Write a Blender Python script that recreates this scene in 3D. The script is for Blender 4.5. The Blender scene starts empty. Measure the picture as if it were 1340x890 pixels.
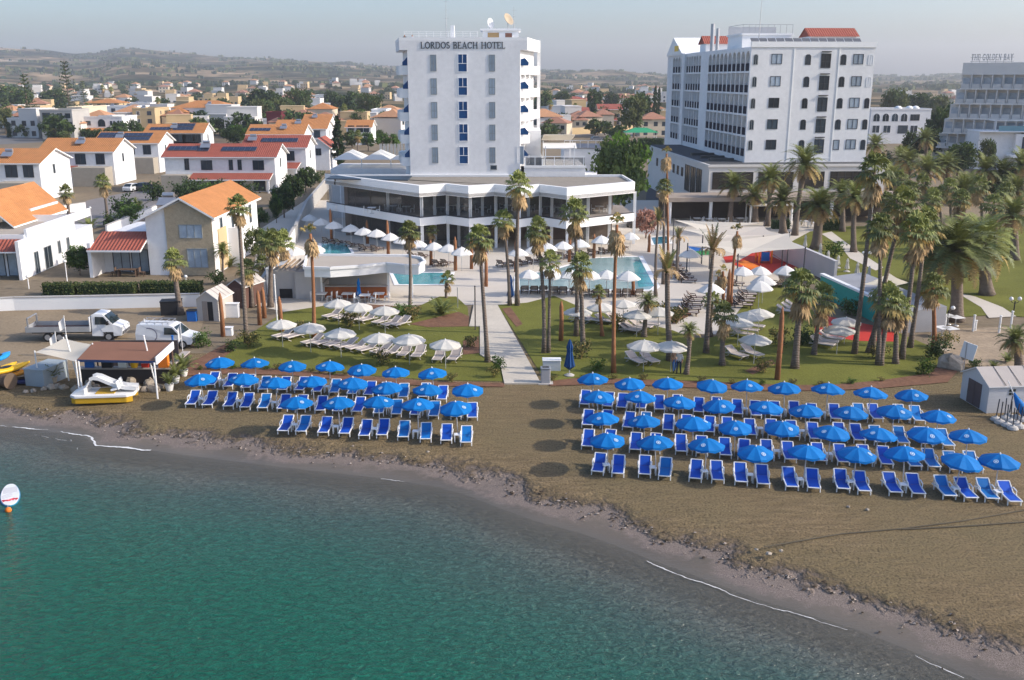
import bpy, math, random
from mathutils import Vector, Matrix
R = math.radians
S = bpy.context.scene
COL = S.collection
# ---------------------------------------------------------------- camera, sky, sun, exposure
TILT, HCAM, FPX = R(15.2), 20.0, 1260.0
cam = bpy.data.cameras.new('camera'); cam.sensor_width = 36; cam.lens = 36*FPX/1340
cam.clip_start = 0.5; cam.clip_end = 20000
camo = bpy.data.objects.new('camera', cam); COL.objects.link(camo)
camo.location = (0, 0, HCAM); camo.rotation_euler = (R(90)-TILT, 0, 0)
S.camera = camo
SUN_EL, SUN_AZ = 30.0, 97.0          # azimuth clockwise from +Y
w = bpy.data.worlds.new('World'); S.world = w; w.use_nodes = True
nt = w.node_tree
sky = nt.nodes.new('ShaderNodeTexSky'); sky.sky_type = 'NISHITA'; sky.sun_disc = False
sky.sun_elevation = R(SUN_EL); sky.sun_rotation = R(SUN_AZ)
sky.air_density = 1.0; sky.dust_density = 2.7; sky.ozone_density = 8.0
tint = nt.nodes.new('ShaderNodeMix'); tint.data_type = 'RGBA'; tint.blend_type = 'MULTIPLY'; tint.inputs[0].default_value = 1; tint.inputs[7].default_value = (1.13,.945,.80,1)
nt.links.new(sky.outputs[0], tint.inputs[6]); nt.links.new(tint.outputs[2], nt.nodes['Background'].inputs[0])
nt.nodes['Background'].inputs[1].default_value = 0.15
sl = bpy.data.lights.new('sun', 'SUN'); sl.energy = 2.2; sl.angle = R(0.5); sl.color = (1, .90, .76)
so = bpy.data.objects.new('sun', sl); COL.objects.link(so)
sd = Vector((math.cos(R(SUN_EL))*math.sin(R(SUN_AZ)), math.cos(R(SUN_EL))*math.cos(R(SUN_AZ)), math.sin(R(SUN_EL))))
so.rotation_euler = sd.to_track_quat('Z', 'Y').to_euler(); so.location = (200, 0, 150)
S.view_settings.view_transform = 'Standard'; S.view_settings.look = 'None'
S.view_settings.gamma = 1; S.view_settings.use_curve_mapping = False
S.view_settings.exposure = 1.08
S.render.engine = 'CYCLES'
S.cycles.use_denoising = True
S.cycles.max_bounces = 6; S.cycles.diffuse_bounces = 3; S.cycles.glossy_bounces = 2
S.cycles.transmission_bounces = 3; S.cycles.transparent_max_bounces = 6; S.cycles.volume_bounces = 0
S.cycles.caustics_reflective = False; S.cycles.caustics_refractive = False

# ---------------------------------------------------------------- surveying helpers (photo pixel -> real place)
_c, _s = math.cos(TILT), math.sin(TILT)
def ray(px, py):
    u = (px-670)/FPX; v = (445-py)/FPX
    return u, _c+v*_s, -_s+v*_c
def G(px, py, z=0.0):
    d = ray(px, py); k = (z-HCAM)/d[2]
    return d[0]*k, d[1]*k
def W(px, py, Y):
    d = ray(px, py); k = Y/d[1]
    return d[0]*k, HCAM+d[2]*k
# ---------------------------------------------------------------- mesh builder
class MB:
    def __init__(s): s.v = []; s.f = []; s.m = []
    def face(s, pts, m=0):
        n = len(s.v); s.v += [tuple(p) for p in pts]; s.f.append(tuple(range(n, n+len(pts)))); s.m.append(m)
    def box(s, x0, x1, y0, y1, z0, z1, m=0):
        n = len(s.v)
        s.v += [(x0,y0,z0),(x1,y0,z0),(x1,y1,z0),(x0,y1,z0),(x0,y0,z1),(x1,y0,z1),(x1,y1,z1),(x0,y1,z1)]
        for q in ((0,3,2,1),(4,5,6,7),(0,1,5,4),(1,2,6,5),(2,3,7,6),(3,0,4,7)):
            s.f.append(tuple(n+i for i in q)); s.m.append(m)
    def obox(s, c, sz, rz=0, rx=0, ry=0, m=0):
        M = Matrix.Translation(c) @ Matrix.Rotation(rz,4,'Z') @ Matrix.Rotation(ry,4,'Y') @ Matrix.Rotation(rx,4,'X')
        b = MB(); a = [q/2 for q in sz]; b.box(-a[0],a[0],-a[1],a[1],-a[2],a[2],m); s.add(b, M)
    def add(s, b, M=None):
        n = len(s.v)
        s.v += [tuple(M @ Vector(p)) for p in b.v] if M else b.v
        s.f += [tuple(n+i for i in q) for q in b.f]; s.m += b.m
    def prism(s, poly, z0, z1, m=0, mtop=None):
        k = len(poly); n = len(s.v)
        a = sum(poly[i][0]*poly[(i+1)%k][1]-poly[(i+1)%k][0]*poly[i][1] for i in range(k))
        if a < 0: poly = poly[::-1]
        z1s = z1 if isinstance(z1, (list, tuple)) else [z1]*k
        s.v += [(p[0],p[1],z0) for p in poly] + [(p[0],p[1],z1s[i]) for i, p in enumerate(poly)]
        s.f.append(tuple(range(n+k-1, n-1, -1))); s.m.append(m)
        s.f.append(tuple(range(n+k, n+2*k))); s.m.append(m if mtop is None else mtop)
        for i in range(k):
            j = (i+1) % k; s.f.append((n+i, n+j, n+k+j, n+k+i)); s.m.append(m)
    def tube(s, pts, rad, n=8, m=0, cap=True):
        pts = [Vector(p) for p in pts]
        if not isinstance(rad, (list, tuple)): rad = [rad]*len(pts)
        b = len(s.v); up = Vector((0,0,1))
        for i, p in enumerate(pts):
            d = (pts[min(i+1,len(pts)-1)]-pts[max(i-1,0)]).normalized()
            q = up if abs(d.z) < .95 else Vector((1,0,0))
            a = d.cross(q).normalized(); c = d.cross(a)
            for k in range(n):
                t = 2*math.pi*k/n; s.v.append(tuple(p+(a*math.cos(t)+c*math.sin(t))*rad[i]))
        for i in range(len(pts)-1):
            for k in range(n):
                s.f.append((b+i*n+k, b+i*n+(k+1)%n, b+(i+1)*n+(k+1)%n, b+(i+1)*n+k)); s.m.append(m)
        if cap:
            s.f.append(tuple(b+k for k in range(n-1,-1,-1))); s.m.append(m)
            e = b+(len(pts)-1)*n; s.f.append(tuple(e+k for k in range(n))); s.m.append(m)
    def lathe(s, prof, n=16, m=0, c=(0,0,0), sx=1, sy=1):
        b = len(s.v)
        for r, z in prof:
            for k in range(n):
                t = 2*math.pi*k/n; s.v.append((c[0]+r*sx*math.cos(t), c[1]+r*sy*math.sin(t), c[2]+z))
        for i in range(len(prof)-1):
            for k in range(n):
                s.f.append((b+i*n+k, b+i*n+(k+1)%n, b+(i+1)*n+(k+1)%n, b+(i+1)*n+k)); s.m.append(m)
        s.f.append(tuple(b+k for k in range(n-1,-1,-1))); s.m.append(m)
        e = b+(len(prof)-1)*n; s.f.append(tuple(e+k for k in range(n))); s.m.append(m)
    def mesh(s, name, mats, smooth=False):
        me = bpy.data.meshes.new(name); me.from_pydata(s.v, [], s.f)
        for q in (mats if isinstance(mats, (list, tuple)) else [mats]): me.materials.append(q)
        if any(s.m): me.polygons.foreach_set('material_index', s.m)
        if smooth: me.polygons.foreach_set('use_smooth', [True]*len(s.f))
        me.update(); return me
    def build(s, name, mats, parent=None, smooth=False, label=None, bevel=0):
        return put(name, s.mesh(name, mats, smooth), parent, label, bevel)
def put(name, me, parent=None, label=None, bevel=0, loc=None, rz=0):
    o = bpy.data.objects.new(name, me); COL.objects.link(o)
    if parent: o.parent = parent
    if label: o['label'] = label
    if loc is not None: o.location = loc
    o.rotation_euler[2] = rz
    if bevel:
        b = o.modifiers.new('bevel', 'BEVEL'); b.width = bevel; b.segments = 2; b.limit_method = 'ANGLE'
    return o
def tag(o, label, cat, group=None):
    o['label'] = label; o['category'] = cat
    if group: o['group'] = group
    return o
def struct(o, kind='structure'): o['kind'] = kind; return o
def thing(name, label, cat, loc=(0,0,0), rz=0, group=None, sc=1):
    o = bpy.data.objects.new(name, None); COL.objects.link(o); o.empty_display_size = .3
    o.location = loc if len(loc) == 3 else (loc[0], loc[1], 0); o.rotation_euler[2] = rz; o.scale = (sc,)*3 if not isinstance(sc, tuple) else sc
    return tag(o, label, cat, group)
KIDS = {}
def copy_tree(o, loc=None, rz=None, label=None, parent=None, sc=None):
    c = o.copy(); COL.objects.link(c)
    if parent: c.parent = parent
    if loc is not None: c.location = loc if len(loc) == 3 else (loc[0], loc[1], 0)
    if rz is not None: c.rotation_euler[2] = rz
    if sc is not None: c.scale = (sc,)*3
    if label: c['label'] = label
    if o.name not in KIDS: KIDS[o.name] = list(o.children)
    for ch in KIDS[o.name]: copy_tree(ch, parent=c)
    return c
class Series:
    """first call builds the thing, later calls copy it"""
    def __init__(s, maker): s.maker = maker; s.first = None
    def __call__(s, loc, rz, label, sc=1):
        if s.first is None:
            s.first = s.maker(label); o = s.first
            bpy.context.view_layer.update()
            o.location = loc if len(loc) == 3 else (loc[0], loc[1], 0); o.rotation_euler[2] = rz; o.scale = (sc,)*3; return o
        return copy_tree(s.first, loc, rz, label, sc=sc)
ORD = ['zeroth','first','second','third','fourth','fifth','sixth','seventh','eighth','ninth','tenth','eleventh','twelfth','thirteenth','fourteenth','fifteenth','sixteenth','seventeenth','eighteenth','nineteenth','twentieth']
# ---------------------------------------------------------------- materials
_M = {}
def M(name, rgb, rough=.8, var=.12, scale=1.5, bump=0.0, spec=.3, metal=0, fine=20, world=False, trans=0, rnd=0.0, alpha=1.0):
    if name in _M: return _M[name]
    m = bpy.data.materials.new(name); m.use_nodes = True; t = m.node_tree; N = t.nodes; L = t.links
    b = N['Principled BSDF']; b.inputs['Roughness'].default_value = rough; b.inputs['Metallic'].default_value = metal
    b.inputs['Specular IOR Level'].default_value = spec
    if world: co = N.new('ShaderNodeNewGeometry').outputs['Position']
    else: co = N.new('ShaderNodeTexCoord').outputs['Object']
    n1 = N.new('ShaderNodeTexNoise'); n1.inputs['Scale'].default_value = scale; n1.inputs['Detail'].default_value = 5; L.new(co, n1.inputs['Vector'])
    n2 = N.new('ShaderNodeTexNoise'); n2.inputs['Scale'].default_value = fine; n2.inputs['Detail'].default_value = 3; L.new(co, n2.inputs['Vector'])
    a = N.new('ShaderNodeMath'); a.operation = 'ADD'; L.new(n1.outputs[0], a.inputs[0]); L.new(n2.outputs[0], a.inputs[1])
    mr = N.new('ShaderNodeMapRange'); mr.inputs[1].default_value = .6; mr.inputs[2].default_value = 1.4
    mr.inputs[3].default_value = 1-var; mr.inputs[4].default_value = 1+var; L.new(a.outputs[0], mr.inputs[0])
    fac = mr.outputs[0]
    if rnd:
        oi = N.new('ShaderNodeObjectInfo'); r2 = N.new('ShaderNodeMapRange'); r2.inputs[3].default_value = 1-rnd; r2.inputs[4].default_value = 1+rnd
        L.new(oi.outputs['Random'], r2.inputs[0]); mu = N.new('ShaderNodeMath'); mu.operation = 'MULTIPLY'
        L.new(fac, mu.inputs[0]); L.new(r2.outputs[0], mu.inputs[1]); fac = mu.outputs[0]
    v = N.new('ShaderNodeVectorMath'); v.operation = 'SCALE'; v.inputs[0].default_value = rgb; L.new(fac, v.inputs['Scale'])
    L.new(v.outputs[0], b.inputs['Base Color'])
    if bump:
        bp = N.new('ShaderNodeBump'); bp.inputs['Strength'].default_value = bump; bp.inputs['Distance'].default_value = .05
        L.new(n2.outputs[0], bp.inputs['Height']); L.new(bp.outputs[0], b.inputs['Normal'])
    if trans:
        tr = N.new('ShaderNodeBsdfTranslucent'); L.new(v.outputs[0], tr.inputs[0]); mx = N.new('ShaderNodeMixShader'); mx.inputs[0].default_value = trans
        L.new(b.outputs[0], mx.inputs[1]); L.new(tr.outputs[0], mx.inputs[2]); L.new(mx.outputs[0], N['Material Output'].inputs[0])
    if alpha < 1: b.inputs['Alpha'].default_value = alpha
    _M[name] = m; return m
def tile_mat(name, rgb, sc=.85, axis='x', var=.2):
    """clay pantiles: ribs across the slope and courses"""
    if name in _M: return _M[name]
    m = M(name, rgb, .75, var, .8, 0, .2, fine=9); t = m.node_tree; N = t.nodes; L = t.links
    co = N.new('ShaderNodeTexCoord').outputs['Object']
    wv = N.new('ShaderNodeTexWave'); wv.inputs['Scale'].default_value = sc; wv.bands_direction = 'X' if axis == 'x' else 'Y'; L.new(co, wv.inputs[0])
    w2 = N.new('ShaderNodeTexWave'); w2.inputs['Scale'].default_value = sc*.8; w2.bands_direction = 'Y' if axis == 'x' else 'X'; w2.wave_profile = 'SAW'; L.new(co, w2.inputs[0])
    a = N.new('ShaderNodeMath'); a.operation = 'ADD'; L.new(wv.outputs[1], a.inputs[0]); L.new(w2.outputs[1], a.inputs[1])
    bp = N.new('ShaderNodeBump'); bp.inputs['Strength'].default_value = .9; bp.inputs['Distance'].default_value = .07
    L.new(a.outputs[0], bp.inputs['Height']); L.new(bp.outputs[0], N['Principled BSDF'].inputs['Normal']); return m
WHITE = M('white_render', (.72,.72,.72), .85, .09, .30, .1, fine=1.7)
WHITE2 = M('white_paint', (.80,.80,.79), .7, .04, .6)
CREAM = M('cream_render', (.58,.50,.38), .85, .08, .5)
SAND_R = M('ochre_render', (.52,.39,.22), .85, .1, .5)
GREYW = M('grey_render', (.40,.39,.37), .85, .1, .4)
STONE = M('beige_stone', (.42,.34,.23), .9, .18, 2.5, .3, fine=7)
ROOFO = tile_mat('orange_roof_tiles', (.47,.205,.075))
ROOFR = tile_mat('red_roof_tiles', (.33,.095,.065))
GLASS = M('window_glass', (.03,.045,.06), .06, .3, 1.2, 0, .6, rnd=.5)
CURT = M('curtained_glass', (.30,.36,.42), .35, .25, 1.5, 0, .6, rnd=.2)
BLUEG = M('blue_panel', (.008,.06,.18), .45, .15, 1)
FRAMEG = M('grey_frame', (.28,.30,.30), .5, .08)
FRAMEW = M('white_frame', (.78,.79,.80), .45, .04)
FRAMED = M('dark_frame', (.045,.045,.05), .5, .1)
SOLAR = M('solar_glass', (.02,.028,.055), .12, .2, 1, 0, .6)
SOLARF = M('solar_metal', (.45,.46,.48), .35, .1, metal=.7)
CONC = M('concrete', (.44,.42,.39), .9, .14, .7, .1, fine=9)
DARKR = M('dark_roof_felt', (.075,.08,.085), .9, .2, .5)
GRAVR = M('gravel_roof', (.25,.225,.19), .95, .15, 1, .3, fine=18)
WOODO = M('varnished_wood', (.34,.10,.03), .5, .2, 1.2, fine=6)
WOODB = M('brown_boards', (.13,.085,.06), .8, .2, 1, fine=5)
STEEL = M('galvanised_steel', (.42,.43,.45), .4, .08, metal=.6)
BLACK = M('black_plastic', (.02,.02,.022), .5, .2)
RUBBER = M('rubber', (.025,.025,.025), .9, .2)
SAILC = M('cream_sail_cloth', (.74,.68,.57), .9, .06, .5, trans=.25)
SAILW = M('white_sail_cloth', (.78,.77,.74), .9, .05, .5, trans=.2)
ROCKM = M('beach_rock', (.36,.31,.25), .95, .25, 1.6, .6, fine=6)
TERRA = M('brown_soil', (.17,.085,.05), .95, .35, 1.2, .6, world=True, fine=5)
BLUEP = M('blue_paint', (.015,.12,.42), .45, .1)
YEL = M('yellow_plastic', (.72,.42,.02), .4, .08)
RED = M('red_surface', (.50,.035,.02), .7, .12)
ORANGE = M('orange_surface', (.75,.20,.02), .6, .1)
TEAL = M('teal_paint', (.02,.30,.25), .6, .12)
LEAF1 = M('foliage_mid', (.07,.11,.03), .75, .3, .7, 0, .25, trans=.25, rnd=.2)
LEAF2 = M('foliage_dark', (.036,.062,.024), .8, .3, .7, 0, .2, trans=.2, rnd=.2)
LEAF3 = M('foliage_olive', (.10,.115,.04), .8, .3, .7, 0, .2, trans=.25, rnd=.2)
LEAF4 = M('foliage_bright', (.09,.17,.025), .7, .25, .7, 0, .3, trans=.3, rnd=.15)
PALMG = M('palm_green', (.21,.235,.062), .6, .3, 1.2, 0, .35, trans=.25, rnd=.25)
PALMD = M('palm_deep_green', (.135,.16,.05), .6, .3, 1.2, 0, .35, trans=.2, rnd=.25)
PALMY = M('palm_yellowing', (.33,.25,.09), .75, .3, 1.2, 0, .2, trans=.2, rnd=.2)
DEADF = M('dead_fronds', (.40,.28,.15), .9, .3, 1.2, 0, .1, trans=.15, rnd=.2)
BARK = M('bark', (.15,.115,.085), .95, .25, 2, .5, fine=9)
BARKO = M('peeled_orange_bark', (.27,.12,.055), .9, .25, 1.5, .4, fine=7)
PINK = M('pink_flowers', (.36,.18,.13), .8, .3)
MAUVE = M('mauve_flowers', (.22,.05,.16), .8, .3)
def palm_bark():
    m = M('palm_bark', (.19,.15,.12), .95, .25, 1.5, .4, fine=8); t = m.node_tree; N = t.nodes; L = t.links
    co = N.new('ShaderNodeTexCoord').outputs['Object']
    wv = N.new('ShaderNodeTexWave'); wv.bands_direction = 'Z'; wv.inputs['Scale'].default_value = 2.6; wv.inputs['Distortion'].default_value = 2; L.new(co, wv.inputs[0])
    bp = N.new('ShaderNodeBump'); bp.inputs['Strength'].default_value = .8; bp.inputs['Distance'].default_value = .05
    L.new(wv.outputs[1], bp.inputs['Height']); L.new(bp.outputs[0], N['Principled BSDF'].inputs['Normal']); return m
PBARK = palm_bark()
# ================================================================ SETTING: terrain, beach, sea, lawns, paving
def lerp_tab(tab, x):
    if x <= tab[0][0]: return tab[0][1]
    for (a, b), (c, d) in zip(tab, tab[1:]):
        if x <= c: return b+(d-b)*(x-a)/(c-a)
    return tab[-1][1]
RIDGE = [(-600,78),(-200,73),(0,70),(60,73),(100,77),(130,75),(160,68.5),(182,69),(230,75),(300,80),(400,84),(520,88),(700,94),(760,95),(800,94),(870,99),(1000,101),(1150,101),(1250,99.5),(1340,98),(1700,97)]
def hsh(x, y):
    return (math.sin(x*1.7+y*.6)*.5+math.sin(x*.53-y*1.31+1.3)*.8+math.sin(x*3.1+y*2.3+.4)*.25)/1.55
def terr(x, y):
    if y < 900: return 0.0
    b = 670+x/y*FPX/_c
    top = HCAM+(102.7-lerp_tab(RIDGE, b))/FPX*4000
    t = min((y-900)/3100, 1.0)
    z = top*(.10*min(t*3, 1)+.90*(t*t*(3-2*t))**1.5)
    z += (12*hsh(x/260, y/300)+5*hsh(x/90+3, y/110))*min(t*2.2, 1)*(1-max(0, t-.9)*10)*min(1, top/60)
    if y > 4000: z = top*(1-(y-4000)/1200)
    return max(z, 0)
def build_terrain():
    b = MB(); ys = [700+i*45 for i in range(0, 95)]; nb = 170
    for y in ys:
        for k in range(nb+1):
            a = -.95+1.9*k/nb; b.v.append((a*y, y, terr(a*y, y)+.03))
    for i in range(len(ys)-1):
        for k in range(nb):
            n = i*(nb+1)+k; b.f.append((n, n+1, n+nb+2, n+nb+1)); b.m.append(0)
    m = bpy.data.materials.new('hill_scrub'); m.use_nodes = True; t = m.node_tree; N = t.nodes; L = t.links
    P = N.new('ShaderNodeNewGeometry').outputs['Position']
    mp = N.new('ShaderNodeMapping'); mp.inputs['Scale'].default_value = (.0030,.0030,.0); L.new(P, mp.inputs[0])
    n1 = N.new('ShaderNodeTexNoise'); n1.inputs['Scale'].default_value = 1; n1.inputs['Detail'].default_value = 8; n1.inputs['Roughness'].default_value = .62; L.new(mp.outputs[0], n1.inputs[0])
    r = N.new('ShaderNodeValToRGB'); e = r.color_ramp.elements
    n1.inputs['Detail'].default_value = 12; n1.inputs['Roughness'].default_value = .7
    e[0].position = .42; e[0].color = (.02,.03,.014,1); e[1].position = .60; e[1].color = (.36,.26,.16,1)
    q = e.new(.47); q.color = (.075,.075,.04,1); q = e.new(.52); q.color = (.20,.145,.085,1); q = e.new(.72); q.color = (.42,.36,.28,1)
    L.new(n1.outputs[0], r.inputs[0])
    n2 = N.new('ShaderNodeTexNoise'); n2.inputs['Scale'].default_value = .014; n2.inputs['Detail'].default_value = 5; L.new(P, n2.inputs[0])
    mx = N.new('ShaderNodeMix'); mx.data_type = 'RGBA'; mx.blend_type = 'MULTIPLY'; mx.inputs[0].default_value = .8
    r2 = N.new('ShaderNodeValToRGB'); r2.color_ramp.elements[0].position = .45; r2.color_ramp.elements[0].color = (.18,.22,.15,1); r2.color_ramp.elements[1].position = .54; r2.color_ramp.elements[1].color = (1.1,1.1,1.1,1)
    L.new(n2.outputs[0], r2.inputs[0]); L.new(r.outputs[0], mx.inputs[6]); L.new(r2.outputs[0], mx.inputs[7])
    L.new(mx.outputs[2], N['Principled BSDF'].inputs['Base Color']); N['Principled BSDF'].inputs['Roughness'].default_value = .95; N['Principled BSDF'].inputs['Specular IOR Level'].default_value = 0
    struct(b.build('hills', m, smooth=True))
build_terrain()
WATER_Z = -.45
SHORE_PX = [(0,558),(60,564),(110,572),(125,584),(200,590),(300,603),(400,615),(500,626),(570,637),(610,648),(650,664),(700,682),(760,698),(800,712),(850,732),(900,750),(950,769),(1000,787),(1050,802),(1120,824),(1180,847),(1240,872),(1280,890)]
SH = [G(x, y, WATER_Z) for x, y in SHORE_PX]
SH = [(-700, 66), (-120, 60), (-60, 55.5)]+SH+[(22, 25), (40, 8), (80, -25), (200, -120), (500, -190)]
def shore_y(x):
    y = lerp_tab(SH, x); return y
def sdist(x, y):           # metres inland of the waterline (negative: in the sea)
    best = 1e9
    for (ax, ay), (bx, by) in zip(SH, SH[1:]):
        dx, dy = bx-ax, by-ay; t = max(0, min(1, ((x-ax)*dx+(y-ay)*dy)/(dx*dx+dy*dy)))
        d = (x-ax-t*dx)**2+(y-ay-t*dy)**2
        if d < best: best = d
    return math.sqrt(best)*(1 if y > shore_y(x) else -1)
def hbeach(d):
    if d < 0: return WATER_Z+max(d*.10, -2.2)
    return min(0, WATER_Z+d*.085+ (.06 if 2.3 < d < 3.4 else 0))
def grid(name, xs, ys, zf, mat):
    b = MB(); nx = len(xs); at = []
    for y in ys:
        for x in xs:
            d = sdist(x, y); at.append(d); b.v.append((x, y, zf(x, y, d)))
    for j in range(len(ys)-1):
        for i in range(nx-1):
            n = j*nx+i; b.f.append((n, n+1, n+nx+1, n+nx)); b.m.append(0)
    o = b.build(name, mat, smooth=True)
    a = o.data.attributes.new('shore', 'FLOAT', 'POINT'); a.data.foreach_set('value', at)
    return struct(o)
def sand_mat():
    m = bpy.data.materials.new('sand'); m.use_nodes = True; t = m.node_tree; N = t.nodes; L = t.links; B = N['Principled BSDF']
    P = N.new('ShaderNodeNewGeometry').outputs['Position']
    A = N.new('ShaderNodeAttribute'); A.attribute_name = 'shore'; d = A.outputs['Fac']
    def noise(sc, det=4, vec=P, ro=.5):
        n = N.new('ShaderNodeTexNoise'); n.inputs['Scale'].default_value = sc; n.inputs['Detail'].default_value = det; n.inputs['Roughness'].default_value = ro; L.new(vec, n.inputs[0]); return n.outputs[0]
    def math_(op, a, b):
        n = N.new('ShaderNodeMath'); n.operation = op
        for i, q in enumerate((a, b)):
            if isinstance(q, (int, float)): n.inputs[i].default_value = q
            else: L.new(q, n.inputs[i])
        return n.outputs[0]
    def mr(v, a, b, c=0, e=1):
        n = N.new('ShaderNodeMapRange'); n.inputs[1].default_value = a; n.inputs[2].default_value = b; n.inputs[3].default_value = c; n.inputs[4].default_value = e; L.new(v, n.inputs[0]); return n.outputs[0]
    def mix(f, a, b, mode='MIX'):
        n = N.new('ShaderNodeMix'); n.data_type = 'RGBA'; n.blend_type = mode; L.new(f, n.inputs[0]) if not isinstance(f, float) else setattr(n.inputs[0], 'default_value', f)
        for i, q in ((6, a), (7, b)):
            if isinstance(q, tuple): n.inputs[i].default_value = q+(1,)
            else: L.new(q, n.inputs[i])
        return n.outputs[2]
    mp = N.new('ShaderNodeMapping'); mp.inputs['Scale'].default_value = (.35,1.6,1); mp.inputs['Rotation'].default_value = (0,0,.18); L.new(P, mp.inputs[0])
    big = noise(.12, 4); streak = noise(1.6, 6, mp.outputs[0], .6); fine = noise(9, 4, P, .7); gr = noise(30, 2)
    dw = math_('ADD', d, mr(noise(.35, 4), .3, .7, -.8, .8)); dw = math_('ADD', dw, mr(noise(2.5, 3), .3, .7, -.35, .35))
    dry = mix(mr(streak, .35, .65), (.225,.162,.084), (.33,.242,.132))
    dry = mix(mr(big, .4, .65), dry, (.25,.195,.10))
    dry = mix(mr(fine, .36, .52, .8, 0), dry, (.095,.07,.04))
    wet = mix(mr(big, .4, .6), (.115,.098,.078), (.15,.125,.098))
    peb = mix(mr(gr, .42, .58), (.115,.09,.075), (.255,.205,.17))
    c = mix(mr(dw, .6, 1.2), wet, peb)
    c = mix(mr(dw, 1.9, 2.6), c, (.12,.09,.06))      # weed and churned sand at the top of the pebble band
    c = mix(mr(dw, 2.4, 3.2), c, dry)
    c = mix(mr(d, -.6, .6), (.115,.11,.09), c)
    L.new(c, B.inputs['Base Color']); L.new(mr(d, .3, 2.4, .35, .95), B.inputs['Roughness']); B.inputs['Specular IOR Level'].default_value = .25
    h = math_('ADD', math_('MULTIPLY', streak, 1.3), math_('MULTIPLY', fine, .55)); h = math_('MULTIPLY', h, mr(dw, 1.8, 3.4, .06, 1))
    bp = N.new('ShaderNodeBump'); bp.inputs['Strength'].default_value = 1; bp.inputs['Distance'].default_value = .42; L.new(h, bp.inputs['Height']); L.new(bp.outputs[0], B.inputs['Normal'])
    return m
SANDM = sand_mat()
def fr(a, b, st): return [a+i*st for i in range(int(round((b-a)/st))+1)]
def zbeach(x, y, d):
    z = hbeach(d)
    if d > 4: z -= 0
    if 1.2 < d < 6: z += .02*hsh(x*1.9, y*2.3)
    if d > 9: z += .012*hsh(x*2.3, y*2.9)
    return z
grid('beach', fr(-110,-40,2)+fr(-39,44,.55)+fr(46,110,2), fr(6,70,.55), zbeach, SANDM)
def water_mat():
    m = bpy.data.materials.new('sea_water'); m.use_nodes = True; t = m.node_tree; N = t.nodes; L = t.links; B = N['Principled BSDF']
    P = N.new('ShaderNodeNewGeometry').outputs['Position']
    A = N.new('ShaderNodeAttribute'); A.attribute_name = 'shore'
    nz = N.new('ShaderNodeTexNoise'); nz.inputs['Scale'].default_value = .13; nz.inputs['Detail'].default_value = 5; L.new(P, nz.inputs[0])
    ad = N.new('ShaderNodeMath'); ad.operation = 'MULTIPLY_ADD'; ad.inputs[1].default_value = 4; L.new(nz.outputs[0], ad.inputs[0]); L.new(A.outputs['Fac'], ad.inputs[2])
    mr = N.new('ShaderNodeMapRange'); mr.inputs[1].default_value = 1.5; mr.inputs[2].default_value = -17; L.new(ad.outputs[0], mr.inputs[0])
    r = N.new('ShaderNodeValToRGB'); e = r.color_ramp.elements
    e[0].position = 0; e[0].color = (.115,.105,.082,1); e[1].position = 1; e[1].color = (.004,.085,.050,1)
    for p, c in ((.10,(.09,.10,.085,1)),(.22,(.048,.088,.075,1)),(.42,(.022,.095,.070,1)),(.65,(.009,.095,.060,1))):
        q = e.new(p); q.color = c
    L.new(mr.outputs[0], r.inputs[0])
    # ripples
    mp = N.new('ShaderNodeMapping'); mp.inputs['Rotation'].default_value = (0,0,R(28)); mp.inputs['Scale'].default_value = (.9,1.7,1); L.new(P, mp.inputs[0])
    w1 = N.new('ShaderNodeTexNoise'); w1.inputs['Scale'].default_value = 2.4; w1.inputs['Detail'].default_value = 4; w1.inputs['Roughness'].default_value = .62; w1.inputs['Distortion'].default_value = .6; L.new(mp.outputs[0], w1.inputs[0])
    mp2 = N.new('ShaderNodeMapping'); mp2.inputs['Rotation'].default_value = (0,0,R(-30)); mp2.inputs['Scale'].default_value = (.8,1.5,1); L.new(P, mp2.inputs[0])
    w2 = N.new('ShaderNodeTexNoise'); w2.inputs['Scale'].default_value = 6.0; w2.inputs['Detail'].default_value = 3; L.new(mp2.outputs[0], w2.inputs[0])
    mp3 = N.new('ShaderNodeMapping'); mp3.inputs['Rotation'].default_value = (0,0,R(32)); mp3.inputs['Scale'].default_value = (.08,.42,1); L.new(P, mp3.inputs[0])
    w3 = N.new('ShaderNodeTexNoise'); w3.inputs['Scale'].default_value = 1.0; w3.inputs['Detail'].default_value = 2; L.new(mp3.outputs[0], w3.inputs[0])
    s1 = N.new('ShaderNodeMath'); s1.operation = 'MULTIPLY_ADD'; s1.inputs[1].default_value = .42; L.new(w2.outputs[0], s1.inputs[0]); L.new(w1.outputs[0], s1.inputs[2])
    s2 = N.new('ShaderNodeMath'); s2.operation = 'MULTIPLY_ADD'; s2.inputs[1].default_value = .5; L.new(w3.outputs[0], s2.inputs[0]); L.new(s1.outputs[0], s2.inputs[2])
    bp = N.new('ShaderNodeBump'); bp.inputs['Strength'].default_value = .9; bp.inputs['Distance'].default_value = .2; L.new(s2.outputs[0], bp.inputs['Height']); L.new(bp.outputs[0], B.inputs['Normal'])
    # light and dark of the ripples painted into the water colour
    mx = N.new('ShaderNodeMix'); mx.data_type = 'RGBA'; mx.blend_type = 'MULTIPLY'; mx.inputs[0].default_value = .45
    rr = N.new('ShaderNodeMapRange'); rr.inputs[1].default_value = .36; rr.inputs[2].default_value = .64; rr.inputs[3].default_value = .5; rr.inputs[4].default_value = 1.5; L.new(w1.outputs[0], rr.inputs[0])
    L.new(r.outputs[0], mx.inputs[6]); L.new(rr.outputs[0], mx.inputs[7])
    L.new(mx.outputs[2], B.inputs['Base Color'])
    B.inputs['Roughness'].default_value = .09; B.inputs['IOR'].default_value = 1.33; B.inputs['Specular IOR Level'].default_value = .5
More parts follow.
